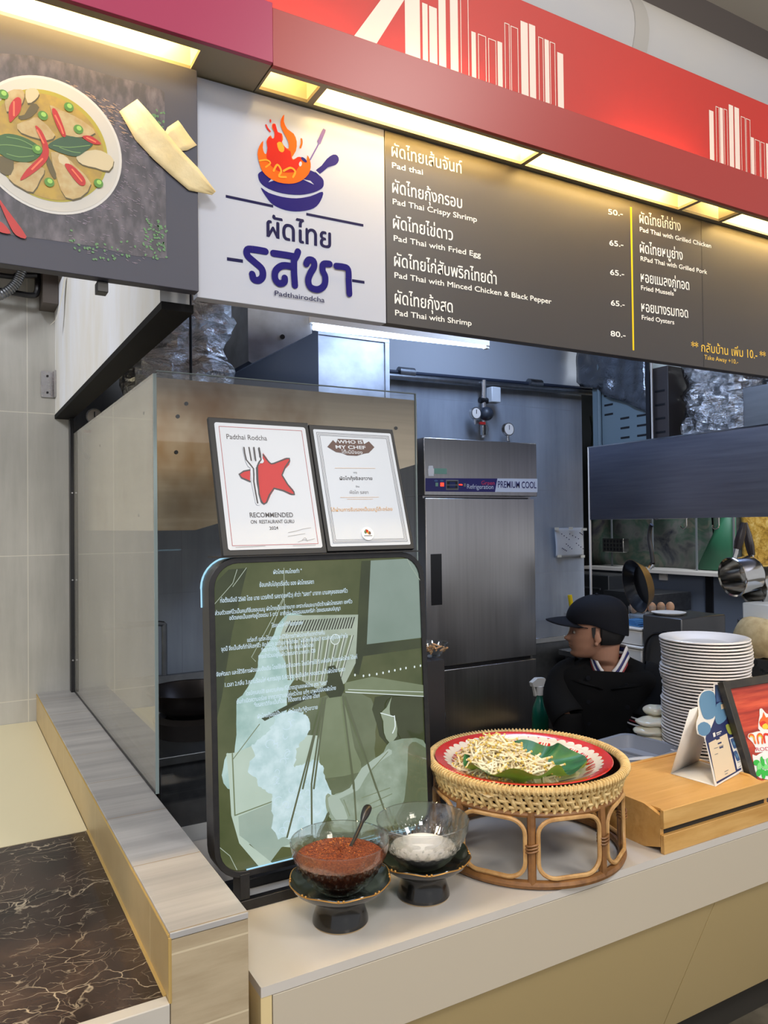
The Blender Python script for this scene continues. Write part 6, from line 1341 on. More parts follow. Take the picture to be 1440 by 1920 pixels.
casing(3.60, 2.985, 3.10, 2.02, 2.5, [(3.045, 2.36), (3.045, 2.28), (3.045, 2.20), (3.045, 2.12)], 'narrow brown louvred casing between frame bar and shiny foil duct', 'casing_brown')
tag(MB().box(3.20, 3.5, 1.7, 2.235, 2.022, 2.215).build('steel_box', 'grey_steel', bevel=0.004), 'plain grey steel box on top of the right hood at the right edge', 'box')
tag(MB().box(3.560, 3.578, 3.085, 3.115, 2.02, 3.05).build('frame_bar', 'black_trim'), 'dark vertical frame bar left of the shiny right foil duct', 'bar')
tag(MB().box(3.555, 3.562, 3.062, 3.072, 2.02, 3.05).box(3.555, 3.562, 2.99, 3.072, 2.02, 2.028).build('frame_edge', 'print_white'), 'thin white frame edge beside the dark vertical frame bar', 'frame edge')
tag(MB().cyl((3.60, 3.52, 2.0), (3.60, 3.52, 3.05), 0.012, seg=8).build('steel_bar', 'casing_teal'), 'slim blue grey upright bar at the corner of the louvred casing', 'bar')
tag(MB().box(3.20, 3.62, 3.40, 3.46, 2.70, 2.78).build('ceiling_bracket', 'dark_navy'), 'dark angled bracket under the menu board, left of the grey foil sheeting', 'bracket')

# far end: pass shelf, hanging sheets, dark equipment
t = thing('pass_counter', (5.0, 3.6, 0.0), 'far counter with pale ledge seen below the right hood', 'counter')
MB().box(4.94, 5.3, 2.0, 5.06, 1.188, 1.214).build('ledge', 'print_white', t)
MB().box(5.02, 5.3, 2.0, 5.06, 0.0, 1.188).build('front_panel', mat('grey_blue_panel', (108,116,132), 0.6), t)
MB().box(5.005, 5.02, 3.78, 3.84, 0.1, 1.188).build('leg', 'black_metal', t)
MB().box(5.0, 5.02, 4.20, 4.27, 1.13, 1.18).build('white_tag', 'print_white', t)
m, nt, bs = new_mat('camo_sheet'); f = noise(nt, pos_vec(nt, (1, 1.6, 2.2)), 2.0, 4, 0.55, 0.8)
nt.links.new(ramp(nt, f, [(0.30, lin((46,50,60))), (0.42, lin((104,104,100))), (0.52, lin((70,92,78))), (0.60, lin((112,110,98))), (0.75, lin((66,62,74)))]), bs.inputs['Base Color']); bs.inputs['Roughness'].default_value = 0.3
def sheet(y0, y1, z0, z1, x, m, name, label, seed, amp=0.05):
    b = MB().grid(lambda u, v: (x+amp*mnoise.noise(Vector((u*5+seed, v*4, seed))), y0+(y1-y0)*u, z0+(z1-z0)*v), 36, 20); return tag(b.build(name, m, None, smooth=60, solid=0.004), label, 'sheet')
sheet(3.95, 5.25, 1.216, 2.6, 5.24, 'camo_sheet', 'hanging_sheet', 'crinkled dark green plastic sheet hanging behind the frying pan', 2.0)
sheet(3.50, 3.96, 1.216, 2.6, 5.27, 'camo_sheet', 'hanging_sheet', 'crinkled grey green plastic sheet hanging behind the hooks', 7.0)
b = MB().add([(5.16, 4.04, 1.22), (5.16, 3.68, 1.22), (5.16, 3.68, 1.75), (5.16, 3.74, 1.75)], [(0, 1, 2, 3)]); tag(b.build('green_tarp', mat('tarp_green', (52,112,82), 0.5), solid=0.004), 'plain green tarpaulin triangle behind the saucepan handles', 'tarp')
m, nt, bs = new_mat('gold_crinkle'); f = noise(nt, pos_vec(nt, (1, 9, 9)), 3.0, 6, 0.7, 0.6)
nt.links.new(ramp(nt, f, [(0.32, lin((120,84,30))), (0.5, lin((206,160,70))), (0.7, lin((236,206,130)))]), bs.inputs['Base Color']); bs.inputs['Roughness'].default_value = 0.4
sheet(2.4, 3.66, 1.216, 2.6, 5.20, 'gold_crinkle', 'gold_sheet', 'crinkled gold coloured sheet hanging behind the saucepans', 4.0, 0.06)
for y in (4.87, 4.42, 3.99, 3.66): tag(MB().box(5.10, 5.112, y-0.006, y+0.006, 1.216, 2.6).build('glazing_bar', mat('bar_grey%d' % int(y*100), (120,124,128), 0.4)), {4.87: 'thin grey glazing bar behind the cutlery holder', 4.42: 'thin grey glazing bar right of the frying pan', 3.99: 'thin grey glazing bar left of the saucepans', 3.66: 'thin grey glazing bar at the green tarpaulin'}[y], 'bar')
t = thing('cutlery_holder', (5.05, 4.78, 1.33), 'perforated steel cutlery holder hanging behind the frying pan handle', 'cutlery holder')
MB().box(5.02, 5.09, 4.66, 4.90, 1.34, 1.46).build('box', 'polished_steel', t, bevel=0.004)
b = MB()
for i in range(6):
    for k in range(3): b.box(5.0185, 5.02, 4.675+i*0.037, 4.695+i*0.037, 1.355+k*0.035, 1.378+k*0.035)
b.build('perforation', 'black_trim', t)
t = thing('dark_oven', (4.85, 4.8, 0.8), 'dark oven cabinet below the far ledge, left of the frying pan', 'oven')
MB().box(4.62, 5.0, 4.45, 5.05, 0.75, 1.17).build('body', mat('oven_dark', (46,48,52), 0.3), t, bevel=0.006)
MB().cyl((4.60, 4.52, 1.06), (4.60, 4.98, 1.06), 0.01, seg=8).build('handle', 'dull_steel', t)
MB().cyl((4.62, 4.80, 0.96), (4.59, 4.80, 0.96), 0.03, seg=14).build('knob', 'grey_steel', t)
t = thing('steel_prep_table', (4.75, 4.1, 0.0), 'steel prep table with thick drawer front below the far ledge', 'table')
MB().box(4.55, 4.98, 3.95, 4.44, 0.92, 1.06).build('drawer_unit', 'dull_steel', t, bevel=0.004)
for y in (3.98, 4.36): MB().box(4.58, 4.63, y, y+0.04, 0.0, 0.92).build('leg', 'dull_steel', t)
tag(MB().box(4.66, 4.70, 4.08, 4.22, 0.5, 0.90).build('white_panel', 'print_white'), 'white panel leaning under the steel prep table', 'board')  # plain white panel

# wash table at the back wall, items on the right cooking line
t = thing('wash_table', (3.15, 3.45, 0.0), 'stainless steel table against the back wall right of the fridge', 'table')
MB().box(2.68, 3.66, 3.15, 3.72, 0.955, 0.985).build('table_top', 'polished_steel', t, bevel=0.003)
MB().box(2.70, 3.64, 3.19, 3.70, 0.12, 0.955).build('cabinet', 'grey_steel', t)
t = thing('cooking_line', (3.3, 2.4, 0.0), 'steel cooking line counter below the right hood', 'counter')
MB().box(2.84, 3.75, 1.74, 3.10, 0.895, 0.925).build('top', 'grey_steel', t, bevel=0.003)
MB().box(2.87, 3.72, 1.78, 3.08, 0.05, 0.895).build('cabinet', 'dull_steel', t)
t = thing('sandwich_press', (2.98, 2.44, 0.926), 'dark steel box appliance with black cable between the person and the plate stack', 'appliance')
MB().box(2.845, 3.15, 2.31, 2.53, 0.926, 1.165).build('body', mat('appliance_steel', (98,98,100), 0.38, 0.7), t, bevel=0.006)
MB().tube(spline([(2.838, 2.40, 1.09), (2.832, 2.46, 1.08), (2.832, 2.50, 1.03), (2.836, 2.51, 0.926)], 6, False), 0.006, 8).build('cable', 'black_metal', t)
MB().box(2.838, 2.846, 2.385, 2.41, 1.08, 1.10).build('socket', 'black_metal', t)
tag(MB().lathe([(0.0, 0.0), (0.06, 0.0), (0.075, 0.008), (0.078, 0.012), (0.0, 0.016)], (2.93, 2.45, 1.166), 30).build('round_lid', 'card_white'), 'white lid lying on top of the dark appliance by the plates', 'lid')  # flat disc for a white lid
for k, (x, y, z, lab) in enumerate(((2.92, 2.60, 0.926, 'white plastic container stack behind the cap, lower box'), (2.93, 2.61, 1.012, 'white plastic container stack behind the cap, upper box'))):
    t = thing('food_container', (x, y, z), lab, 'container', 'white containers behind the person'); MB().box(x-0.075, x+0.10, y-0.062, y+0.10, z, z+0.070).build('box', 'card_white', t, bevel=0.008); MB().box(x-0.08, x+0.105, y-0.066, y+0.104, z+0.0705, z+0.083).build('lid', 'card_white', t, bevel=0.004)
mat('cloth_blue', (66,120,170), 0.7)
for k in range(4): tag(MB().box(2.88+0.01*k, 3.02, 2.58+0.02*k, 2.70, 1.0965+0.006*k, 1.1015+0.006*k).build('blue_sheet', 'cloth_blue'), ('lowest', 'second', 'third', 'topmost')[k]+' blue sheet of the small pile on the white containers', 'sheet', 'blue sheets on the containers')
t = thing('egg_tray', (3.4, 3.06, 0.926), 'clear tray holding brown eggs behind the cap', 'tray'); MB().box(3.36, 3.62, 2.98, 3.10, 0.926, 1.08).build('tray_body', 'casing_pale', t, bevel=0.01)
mat('egg_brown', (214,168,136), 0.5)
eg = None
for i in range(5):
    lab = ('leftmost brown egg', 'second brown egg from the left', 'middle brown egg', 'second brown egg from the right', 'rightmost brown egg')[i]+' in the egg tray behind the cap'
    p_ = (3.385+0.05*i, 3.075-0.022*i, 1.081)
    if eg is None: eg = MB().ball(p_, (0.024, 0.024, 0.031), 14, 9).build('egg', 'egg_brown', None, smooth=60, org=(p_[0], p_[1], p_[2]-0.031)); o = eg
    else: o = eg.copy(); COL.objects.link(o)
    o.location = (p_[0], p_[1], 1.081); tag(o, lab, 'egg', 'eggs in the tray')
pane_mat('clear_plastic', (0.9, 0.93, 0.95), 1.45)
for k, (x, y, lab) in enumerate(((3.02, 2.72, 'clear plastic cup standing left of the blue sheets'), (3.10, 2.66, 'clear plastic cup standing just behind the blue sheets'))):
    tag(MB().lathe([(0.0, 0.0), (0.028, 0.0), (0.040, 0.25), (0.042, 0.25), (0.030, -0.001), (0.0, -0.001)], (x, y, 0.927), 24).build('plastic_cup', 'clear_plastic'), lab, 'cup')
# right edge: foam box, cloth bag, steel pans
tag(MB().box(2.86, 3.06, 1.76, 2.02, 1.195, 1.262).build('foam_box', mat('foam_white', (222,230,240), 0.5), bevel=0.006), 'white foam box at the right edge above the folded cloth bag', 'box')
b = MB().ball((2.83, 1.915, 1.13), (0.06, 0.125, 0.085), 26, 16); b.v = [tuple(Vector(v)+Vector((0.010, 0.012, 0.012))*mnoise.noise(Vector(v)*16)) for v in b.v]
tag(b.build('cloth_bag', mat('cloth_beige', (206,184,138), 0.8, var=(30, (180,156,112))), None, smooth=60), 'crumpled beige cloth bag at the right edge above the plates', 'bag')
tag(MB().box(2.86, 3.1, 1.77, 2.06, 0.926, 1.045).build('steel_pan', 'steel', bevel=0.008), 'deep steel pan at the right edge behind the plate stack', 'pan')
tag(MB().box(2.865, 3.08, 1.78, 2.05, 1.046, 1.194).build('food_crate', 'dull_steel', bevel=0.008), 'steel bin under the foam box at the right edge', 'bin')

# spray bottle
SX, SY, SZ = 2.40, 2.75, 0.594
t = thing('spray_bottle', (SX, SY, SZ), 'green spray bottle with white trigger between the fridge and the person', 'spray bottle')
MB().lathe([(0.0, 0.0), (0.036, 0.0), (0.039, 0.006), (0.039, 0.11), (0.034, 0.15), (0.020, 0.185), (0.014, 0.20), (0.014, 0.21), (0.0, 0.21)], (SX, SY, SZ), 28).build('bottle', mat('bottle_green', (26,120,96), 0.25, trans=0.2), t)
MB().tube([(SX, SY, SZ+0.205), (SX, SY, SZ+0.245)], 0.017, 14).build('collar', 'card_white', t)
b = MB(); b.prism([(-0.045, 0.945), (-0.05, 0.965), (-0.02, 0.985), (0.02, 0.985), (0.03, 0.97), (0.03, 0.945)], lambda a_, b_, d: (SX+a_*0.8, SY+d-a_*0.3, b_-0.70+SZ), -0.012, 0.012); b.prism([(-0.04, 0.945), (-0.032, 0.945), (-0.02, 0.905), (-0.03, 0.90)], lambda a_, b_, d: (SX+a_*0.8, SY+d-a_*0.3, b_-0.70+SZ), -0.006, 0.006)
b.build('trigger_head', 'card_white', t)
tag(MB().box(2.28, 2.56, 2.64, 2.90, 0.565, 0.593).build('side_shelf', 'bamboo'), 'small tan wooden shelf carrying the green spray bottle', 'shelf')
tag(MB().box(2.30, 2.54, 2.66, 2.88, 0.006, 0.564).build('shelf_cabinet', 'dark_navy'), 'dark cabinet under the small tan shelf', 'cabinet')

# broom handle behind the person
tag(MB().cyl((3.50, 3.68, 0.99), (3.482, 3.688, 1.135), 0.014, seg=8).build('tool_handle', 'ink_yellow'), 'yellow tool handle standing on the steel table by the wall edge', 'handle')

# cables and conduit above the left stall
t = thing('cable_bundle', (0.25, 3.4, 2.5), 'dark cables looping under the curry picture board at the top left', 'cables')
MB().tube(spline([(-0.2, 3.4, 2.56), (0.19, 3.4, 2.556), (0.30, 3.4, 2.553), (0.322, 3.4, 2.57), (0.325, 3.4, 2.60), (0.326, 3.41, 2.648)], 6, False), 0.012, 8).build('cable', 'black_metal', t)
MB().tube(spline([(-0.2, 3.38, 2.63), (0.19, 3.38, 2.612), (0.25, 3.38, 2.622), (0.32, 3.38, 2.632)], 6, False), 0.011, 8).build('cable', 'black_trim', t)
b = MB(); pts = spline([(0.10, 3.36, 2.48), (0.19, 3.36, 2.53), (0.24, 3.36, 2.58), (0.265, 3.36, 2.64), (0.29, 3.36, 2.72)], 14, False); b.tube(pts, [0.017+0.003*(i % 2) for i in range(len(pts))], 10)
tag(b.build('flexible_conduit', 'grey_steel', None), 'ribbed grey metal conduit hanging in front of the dark cables, top left', 'conduit')
tag(MB().box(0.34, 0.398, 3.36, 3.499, 2.52, 2.648).build('junction_box', mat('junction_brown', (74,66,60), 0.6)), 'dark brown junction box on the wall beside the white bulkhead panel', 'box')
tag(MB().box(-0.9, 0.395, 3.20, 3.499, 2.65, 2.72).build('cable_tray', 'beam_dark'), 'dark cable tray along the tiled wall above the cables', 'tray')
q = (0.262, 2.078)
tag(MB().box(0.262, 0.283, 1.60, 1.63, 2.074, 2.0955).build('sign_bracket', 'black_metal', bevel=0.001), 'small black bracket under the curry picture board', 'bracket')
# small glass dish of dried shrimp on the shelf behind the sign
t = thing('garnish_dish', (1.262, 1.92, 1.205), 'small clear dish of pale dried garnish right behind the lit sign', 'dish')
MB().lathe([(0.0, 0.0), (0.02, 0.0), (0.037, 0.016), (0.046, 0.042), (0.044, 0.042), (0.035, 0.016), (0.02, 0.003), (0.0, 0.003)], (1.262, 1.92, 1.205), 28).build('dish_glass', 'clear_plastic', t)
tag(MB().box(1.16, 1.262, 1.86, 1.98, 0.776, 1.204).build('dish_stand', 'black_trim'), 'dark box carrying the small garnish dish behind the lit sign', 'box')
b = MB(); gr_ = random.Random(8)
for i in range(26):
    p0 = Vector((1.262+gr_.uniform(-0.028, 0.028), 1.92+gr_.uniform(-0.028, 0.028), 1.215+gr_.uniform(0, 0.022))); b.tube([tuple(p0), tuple(p0+Vector((gr_.uniform(-0.02, 0.02), gr_.uniform(-0.02, 0.02), gr_.uniform(0, 0.012))))], 0.0024, 5)
stuff(b.build('dried_garnish', mat('garnish_tan', (196,150,104), 0.6)), 'pale brown dried garnish in the small clear dish behind the sign', 'garnish')

# ------------------------------------------------------------------ the person
HS = 1.11
PX, PY, ZE = 2.36, 2.34, 1.126            # ear point
FC = Vector((-0.682, 0.731, 0)); SD = Vector((-0.731, -0.682, 0))   # facing direction; towards the viewer
def hd(f, s, z): return Vector((PX, PY, ZE))+FC*f*HS+SD*s*HS+Vector((0, 0, z*HS))
def gauss(x, s): return math.exp(-(x/s)**2)
SL = [(-0.083, 0.074, 0.030, 0.014), (-0.078, 0.088, 0.010, 0.028), (-0.068, 0.094, -0.012, 0.039), (-0.055, 0.093, -0.028, 0.047), (-0.040, 0.096, -0.042, 0.054), (-0.022, 0.099, -0.066, 0.060), (-0.005, 0.099, -0.083, 0.066),
      (0.012, 0.096, -0.093, 0.070), (0.028, 0.098, -0.097, 0.073), (0.045, 0.101, -0.099, 0.0755), (0.065, 0.100, -0.099, 0.076), (0.085, 0.093, -0.096, 0.074), (0.105, 0.080, -0.087, 0.067), (0.123, 0.058, -0.070, 0.053), (0.136, 0.030, -0.042, 0.033), (0.141, 0.008, -0.010, 0.010)]
def head_rings(grow=0.0, seg=48, zmin=-1, sl=SL, feat=True):
    sls = spline(sl, 4, False); out = []
    for z, ff, fb, hw in sls:
        if z < zmin: continue
        cf = (ff+fb)/2; rf = (ff-fb)/2+grow; rw = hw+grow; ring = []
        for i in range(seg):
            a = 2*pi*i/seg; ca, sa = cos(a), sin(a); e = 2.25; k = (abs(ca)**e+abs(sa)**e)**(-1/e)
            f = cf+rf*k*ca; s_ = rw*k*sa
            if feat and ca > 0:
                w = 0.009+0.006*gauss(z+0.012, 0.014); ridge = 0.023*gauss(z+0.012, 0.011)+0.011*gauss(z-0.008, 0.016)
                f += ridge*gauss(s_, w)
                f += 0.009*gauss(z+0.033, 0.0055)*gauss(s_, 0.018)+0.009*gauss(z+0.044, 0.006)*gauss(s_, 0.016)-0.003*gauss(z+0.0385, 0.003)*gauss(s_, 0.02)
                f += 0.007*gauss(z+0.066, 0.010)*gauss(s_, 0.016)-0.009*(gauss(s_-0.031, 0.014)+gauss(s_+0.031, 0.014))*gauss(z-0.016, 0.010)
            ring.append(tuple(hd(f, s_, z+grow*(1 if z > 0.06 else 0)*max(0, (z-0.06)/0.08))))
        out.append(ring)
    return out
mat('skin', (162,118,95), 0.62, sss=0.12); mat('hair_black', (16,14,14), 0.5); mat('jacket_black', (9,9,11), 0.85, var=(3, (12,12,14)), spec=0.2); mat('cap_navy', (9,11,20), 0.8, spec=0.25); mat('stripe_white', (226,222,224), 0.6); mat('stripe_navy', (40,44,104), 0.6); mat('stripe_red', (140,44,52), 0.6); mat('trousers_dark', (22,22,26), 0.8); mat('shoe_black', (14,14,14), 0.5)
t = thing('person', (PX+0.05, PY+0.02, 0.0), 'person in navy cap and black jacket with striped collar, sitting behind the counter, looking left', 'person')
BN = Vector((-0.79, -0.613, 0)); BS = Vector((0.613, -0.79, 0)); BC = Vector((PX+0.05, PY-0.02, 0))   # chest normal, person's left, torso axis
def bd(n, s, z): return BC+BN*n+BS*s+Vector((0, 0, z))
def ell_ring(c, u, v, ru, rv, seg=36, e=2.3):
    out = []
    for i in range(seg):
        a = 2*pi*i/seg; k = (abs(cos(a))**e+abs(sin(a))**e)**(-1/e); out.append(tuple(c+u*ru*k*cos(a)+v*rv*k*sin(a)))
    return out
# one continuous body: head, neck, trunk, arms, hands, legs fused by a voxel remesh
b = MB(); b.loft(head_rings())
for s_ in (-1, 1):                       # ears
    Me = Matrix((FC, SD, Vector((0, 0, 1)))).transposed()
    b.ball(hd(-0.004, 0.072*s_, 0.004), (0.016, 0.007, 0.025), 14, 10, Me); b.ball(hd(0.002, 0.0725*s_, -0.02), (0.009, 0.006, 0.010), 10, 8, Me)
nk = [(hd(-0.030, 0, -0.015), 0.056, 0.050), (hd(-0.026, 0, -0.05), 0.055, 0.049), (hd(-0.026, 0, -0.085), 0.054, 0.050), (bd(0.0, 0, 1.010), 0.058, 0.055), (bd(-0.01, 0, 0.975), 0.075, 0.075)]
b.loft([ell_ring(Vector(c), FC, SD, ru*1.05, rv*1.05, 28, 2.0) for c, ru, rv in nk])
TR = [(0.46, 0.165, 0.115), (0.60, 0.155, 0.108), (0.75, 0.165, 0.112), (0.86, 0.182, 0.112), (0.915, 0.165, 0.095), (0.955, 0.115, 0.075), (0.985, 0.065, 0.055), (1.01, 0.05, 0.048)]
b.loft([ell_ring(bd(0, 0, z), BS, BN, w, d) for z, w, d in TR])
def limb(pts, rr): b.tube(spline([tuple(p) for p in pts], 4, False), [x for x in [r for i in range(len(rr)-1) for r in [rr[i]+(rr[i+1]-rr[i])*k/4 for k in range(4)]]+[rr[-1]]], 14)
HANDS = []
for s_ in (-1, 1):
    sh = bd(-0.005, 0.175*s_, 0.94); el = bd(0.10, 0.165*s_, 0.70); wr = bd(0.22, 0.15*s_, 0.585)
    limb([bd(-0.005, 0.13*s_, 0.92), bd(-0.005, 0.175*s_, 0.915), el, wr], [0.05, 0.050, 0.040, 0.028])
    hdv = (wr-el).normalized(); fwd = Vector((BN.x, BN.y, -0.12)).normalized(); side = BS*s_
    b.tube([tuple(wr), tuple(wr+fwd*0.03), tuple(wr+fwd*0.085)], [0.026, 0.036, 0.036], 12, flat=(1.0, 0.45))
    for k, (off, ln) in enumerate(((-0.030, 0.062), (-0.010, 0.076), (0.010, 0.071), (0.029, 0.056))):
        p0 = wr+fwd*0.078+side*off; b.tube([tuple(p0), tuple(p0+fwd*ln*0.45+Vector((0, 0, 0.004))), tuple(p0+fwd*ln*0.8-Vector((0, 0, 0.008))), tuple(p0+fwd*ln-Vector((0, 0, 0.022)))], [0.0092, 0.0090, 0.0082, 0.006], 8)
    p0 = wr+fwd*0.025-side*0.028; b.tube([tuple(p0), tuple(p0+fwd*0.028-side*0.022), tuple(p0+fwd*0.058-side*0.028)], [0.012, 0.0105, 0.008], 8)
    hp = bd(0.02, 0.09*s_, 0.50); kn = bd(0.24, 0.15*s_, 0.46); an = bd(0.18, 0.15*s_, 0.09)
    limb([hp, kn, an], [0.082, 0.058, 0.038])
    b.tube([tuple(an+Vector((0, 0, -0.02))), tuple(an+BN*0.06+Vector((0, 0, -0.045))), tuple(an+BN*0.11+Vector((0, 0, -0.055)))], [0.040, 0.036, 0.024], 10)
bo = b.build('body', 'skin', t, smooth=60); md = bo.modifiers.new('fuse', 'REMESH'); md.mode = 'VOXEL'; md.voxel_size = 0.0036; md.use_smooth_shade = True
sm = bo.modifiers.new('soften', 'SMOOTH'); sm.factor = 0.4; sm.iterations = 1
# jacket
b = MB()
JT = [(0.50, 0.190, 0.135), (0.62, 0.182, 0.128), (0.76, 0.188, 0.132), (0.86, 0.206, 0.132), (0.925, 0.214, 0.124), (0.965, 0.206, 0.112), (0.990, 0.178, 0.098), (1.010, 0.135, 0.084), (1.028, 0.092, 0.074), (1.040, 0.072, 0.070)]
rings = [ell_ring(bd(-0.004+(0.008 if z > 1.0 else 0), 0, z), BS, BN, w, d, 56) for z, w, d in spline(JT, 3, False)]
rings = [[tuple(Vector(p)+Vector((0, 0, -0.105))*max(0, min(1.15, (Vector(p)-BC).dot(BN)/0.07))**2*max(0, min(1, (r-len(rings)*0.66)/(len(rings)*0.30)))+Vector((0.006, 0.006, 0))*mnoise.noise(Vector(p)*14)) for p in ring] for r, ring in enumerate(rings)]
b.loft(rings, cap=False)
for s_ in (-1, 1):
    P = spline([tuple(bd(-0.005, 0.12*s_, 0.965)), tuple(bd(-0.005, 0.178*s_, 0.935)), tuple(bd(0.045, 0.195*s_, 0.86)), tuple(bd(0.105, 0.150*s_, 0.785))], 5, False)
    b.tube(P, [0.062+0.012*min(1, i/6) for i in range(len(P))], 22, cap=False)
jo = b.build('jacket', 'jacket_black', t, smooth=60); jm = jo.modifiers.new('solid', 'SOLIDIFY'); jm.thickness = 0.004; jm.offset = 1
def collar(r0z, r1z, grow, m):
    rr = []
    for z, w, d in ((r0z, 0.070+grow, 0.066+grow), (r1z, 0.064+grow*0.8, 0.060+grow*0.8)):
        ring = []
        for i in range(40):
            a = radians(104)+radians(332)*i/39; p = bd(0.008, 0, z)+BS*w*cos(a)+BN*d*sin(a)
            fr = max(0, sin(a))**2.2; p += Vector((0, 0, -0.098*fr))+BN*0.016*fr; ring.append(tuple(p))
        rr.append(ring)
    b = MB(); vs = rr[0]+rr[1]; b.add(vs, [(i, i+1, 41+i, 40+i) for i in range(39)]); o = b.build('collar_stripe', m, t, solid=0.004, smooth=60); o['label'] = {'stripe_white': 'white collar stripe', 'stripe_navy': 'navy collar stripe', 'stripe_red': 'dark red collar stripe'}[m]
vs = []; NA = 48
for (z, w, d, dr, fo) in ((1.026, 0.0815, 0.0775, 0.098, 0.016), (1.012, 0.112, 0.098, 0.088, 0.022), (0.985, 0.165, 0.118, 0.055, 0.014), (0.955, 0.196, 0.126, 0.02, 0.006)):
    for i in range(NA):
        a = radians(98)+radians(344)*i/(NA-1); fr = max(0, sin(a))**2.2; vs.append(tuple(bd(0.006, 0, z)+BS*w*cos(a)+BN*(d*sin(a)+fo*fr)+Vector((0, 0, -dr*fr))))
MB().add(vs, [(j*NA+i, j*NA+i+1, (j+1)*NA+i+1, (j+1)*NA+i) for j in range(3) for i in range(NA-1)]).build('jacket_yoke', 'jacket_black', t, smooth=60, solid=0.003)
for i, m in enumerate(('stripe_red', 'stripe_white', 'stripe_navy', 'stripe_white')): collar(1.022+0.0165*i, 1.0375+0.0165*i, 0.011-0.0025*i, m)
for s_ in (1,):
    for k, m in enumerate(('stripe_white', 'stripe_red', 'stripe_white')):
        c = bd(0.103-0.006*k, 0.152*s_+0.006*k, 0.790+0.010*k); o = MB().tube([tuple(c-Vector((0.001, 0, 0.003))), tuple(c+Vector((0, 0, 0.003)))], 0.0785, 30, cap=False).build('sleeve_stripe', m, t, solid=0.002, smooth=60)
P = MB()
for s_ in (-1, 1): P.tube(spline([tuple(bd(0.09, 0.162*s_, 0.81)), tuple(bd(0.11, 0.155*s_, 0.705)), tuple(bd(0.14, 0.18*s_, 0.64)), tuple(bd(0.205, 0.155*s_, 0.592))], 5, False), [0.066]*6+[0.060]*5+[0.046]*5, 16, cap=False)
P.build('undershirt_sleeve', 'jacket_black', t, smooth=60, solid=0.004)
b = MB()
for s_, z in ((-0.075, 0.965), (0.075, 0.945), (-0.072, 0.87), (0.078, 0.86), (-0.07, 0.78), (0.078, 0.77)):
    n = 0.128*math.sqrt(max(0.05, 1-(s_/0.2)**2)); c = bd(n-0.012 if z > 0.92 else n-0.004, s_, z); b.tube([tuple(c), tuple(c+BN*0.012)], 0.0095, 12)
b.build('button', 'cap_navy', t)
b = MB()
for s_ in (-1, 1):
    P_ = spline([tuple(bd(0.0, 0.09*s_, 0.51)), tuple(bd(0.24, 0.15*s_, 0.46)), tuple(bd(0.18, 0.15*s_, 0.13))], 6, False); b.tube(P_, [0.098-0.045*i/(len(P_)-1) for i in range(len(P_))], 18)
b.build('trousers', 'trousers_dark', t, smooth=60)
for s_ in (-1, 1):
    an = bd(0.18, 0.15*s_, 0.045); MB().tube([tuple(an-BN*0.04), tuple(an+BN*0.05), tuple(an+BN*0.14)], [0.044, 0.046, 0.032], 14, flat=(1, 0.95)).build('shoe', 'shoe_black', t, smooth=60)
# cap
CAPS = [(zz, ff+0.010, fb-0.010, hw+0.009) for zz, ff, fb, hw in SL if zz > 0.03]
CAPS = [(0.052, 0.109, -0.112, 0.084), (0.062, 0.112, -0.113, 0.0865)]+[(z+0.012, ff+0.012, fb-0.014, hw+0.011) for z, ff, fb, hw in SL if z > 0.055]
rg = head_rings(0.0, 48, -1, CAPS, False)
rg = [[tuple(Vector(p)+Vector((0, 0, -0.050*max(0, -((Vector(p)-hd(0, 0, 0)).dot(FC)-0.02)/0.12)*max(0, 1-(p[2]-ZE-0.05)/0.06) if True else 0))) for p in ring] for ring in rg]
cp = MB().loft(rg, cap=False); vs_top = rg[-1]; n0 = len(cp.v); cp.add(vs_top, [tuple(range(len(vs_top)))])
co = cp.build('cap', 'cap_navy', t, smooth=60, solid=0.003)
bm_ = MB()
def brim_pt(u, v):
    a = radians(-78)+radians(156)*u; base = Vector((0.010+0.098*cos(a), 0.082*sin(a))); r = v; out = Vector((0.010+0.098*cos(a)+0.082*r*max(0, cos(a))**0.6, 0.082*sin(a)*(1-0.10*r)))
    return tuple(hd(out.x, out.y, 0.066+0.004*(1-r)-0.008*r*r-0.034*abs(sin(a))**2*(1-0.35*r)+0.016*(1-abs(sin(a)))*r*0))
bm_.grid(brim_pt, 32, 8); bm_.build('cap_brim', 'cap_navy', co, smooth=60, solid=0.004)
MB().ball(hd(0.0, 0, 0.156), 0.007, 10, 6).build('cap_button', 'cap_navy', co)
b = MB(); a_ = Art(Plane(hd(0.112, 0.022, 0.075), (SD*0.9-FC*0.35).normalized(), Vector((0, 0, 1)), (FC*0.9+SD*0.35).normalized())); a_.STEP = 0.0035
mat('embroidery', (60,72,62), 0.7)
for k in range(6): a_.line('embroidery', [(-0.02+0.007*k, 0.0), (-0.017+0.007*k, 0.012)], 0.0018, 0, False)
a_.make('cap_embroidery', co)
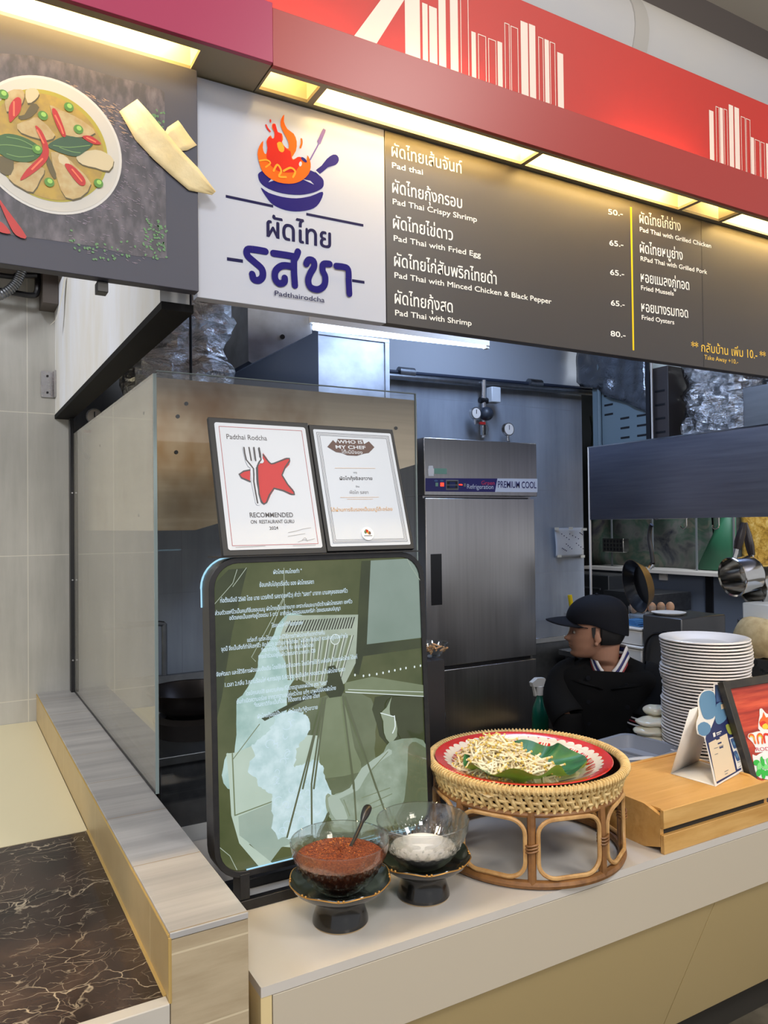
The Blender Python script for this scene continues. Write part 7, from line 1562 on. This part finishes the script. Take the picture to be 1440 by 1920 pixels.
# hair below the cap, brows, eyes
HL = [(-0.024, 0.018, -0.083, 0.060), (-0.005, 0.014, -0.094, 0.069), (0.012, 0.018, -0.101, 0.0735), (0.030, 0.040, -0.104, 0.0765), (0.045, 0.05, -0.104, 0.078)]
b = MB(); rings = []
for z, ff, fb, hw in spline(HL, 4, False):
    ring = []
    for i in range(30):
        a = radians(92)+radians(176)*i/29; cf = -0.01; rf = cf-fb; ring.append(tuple(hd(cf+rf*cos(a)*0.999, (hw+0.002)*sin(a), z)))
    rings.append(ring)
vs = [p for r in rings for p in r]; n = 30
b.add(vs, [(j*n+i, j*n+i+1, (j+1)*n+i+1, (j+1)*n+i) for j in range(len(rings)-1) for i in range(n-1)]); b.build('hair', 'hair_black', t, smooth=60, solid=0.005)
for s_ in (-1, 1):
    MB().prism([(0.040, 0.050), (0.056, 0.048), (0.052, 0.012), (0.044, 0.008)], lambda a_2, b_2, d: tuple(hd(a_2-0.038, (0.0735+d)*s_, b_2-0.008)), -0.004, 0.0015).build('sideburn', 'hair_black', t)
    MB().tube([tuple(hd(0.094, 0.014*s_, 0.033)), tuple(hd(0.090, 0.030*s_, 0.037)), tuple(hd(0.080, 0.048*s_, 0.034))], [0.0016, 0.002, 0.0012], 6).build('eyebrow', 'hair_black', t)
    e_ = MB().ball(hd(0.0800, 0.031*s_, 0.0165), 0.0085, 14, 10).build('eye', mat('eye_white', (170,160,150), 0.4) if 'eye_white' not in MATS else 'eye_white', t); MB().ball(hd(0.0845, 0.031*s_, 0.0165), 0.0055, 10, 8).build('iris', 'hair_black', e_)
MB().tube([tuple(hd(0.101, -0.019, -0.0385)), tuple(hd(0.1045, 0.0, -0.0385)), tuple(hd(0.101, 0.019, -0.0385))], 0.0016, 6).build('mouth_line', mat('lip_dark', (120,66,56), 0.5), t)
# stool
st = thing('stool', (PX+0.05, PY+0.02, 0.0), 'dark low stool under the sitting person', 'stool')
MB().lathe([(0.0, 0.38), (0.15, 0.38), (0.16, 0.39), (0.155, 0.405), (0.0, 0.405)], (BC.x, BC.y, 0.0), 28).build('seat', 'black_trim', st)
for k in range(4):
    a = pi/4+pi/2*k; MB().cyl((BC.x+0.11*cos(a), BC.y+0.11*sin(a), 0.381), (BC.x+0.15*cos(a), BC.y+0.15*sin(a), 0.005), 0.014, seg=10).build('leg', 'black_metal', st)
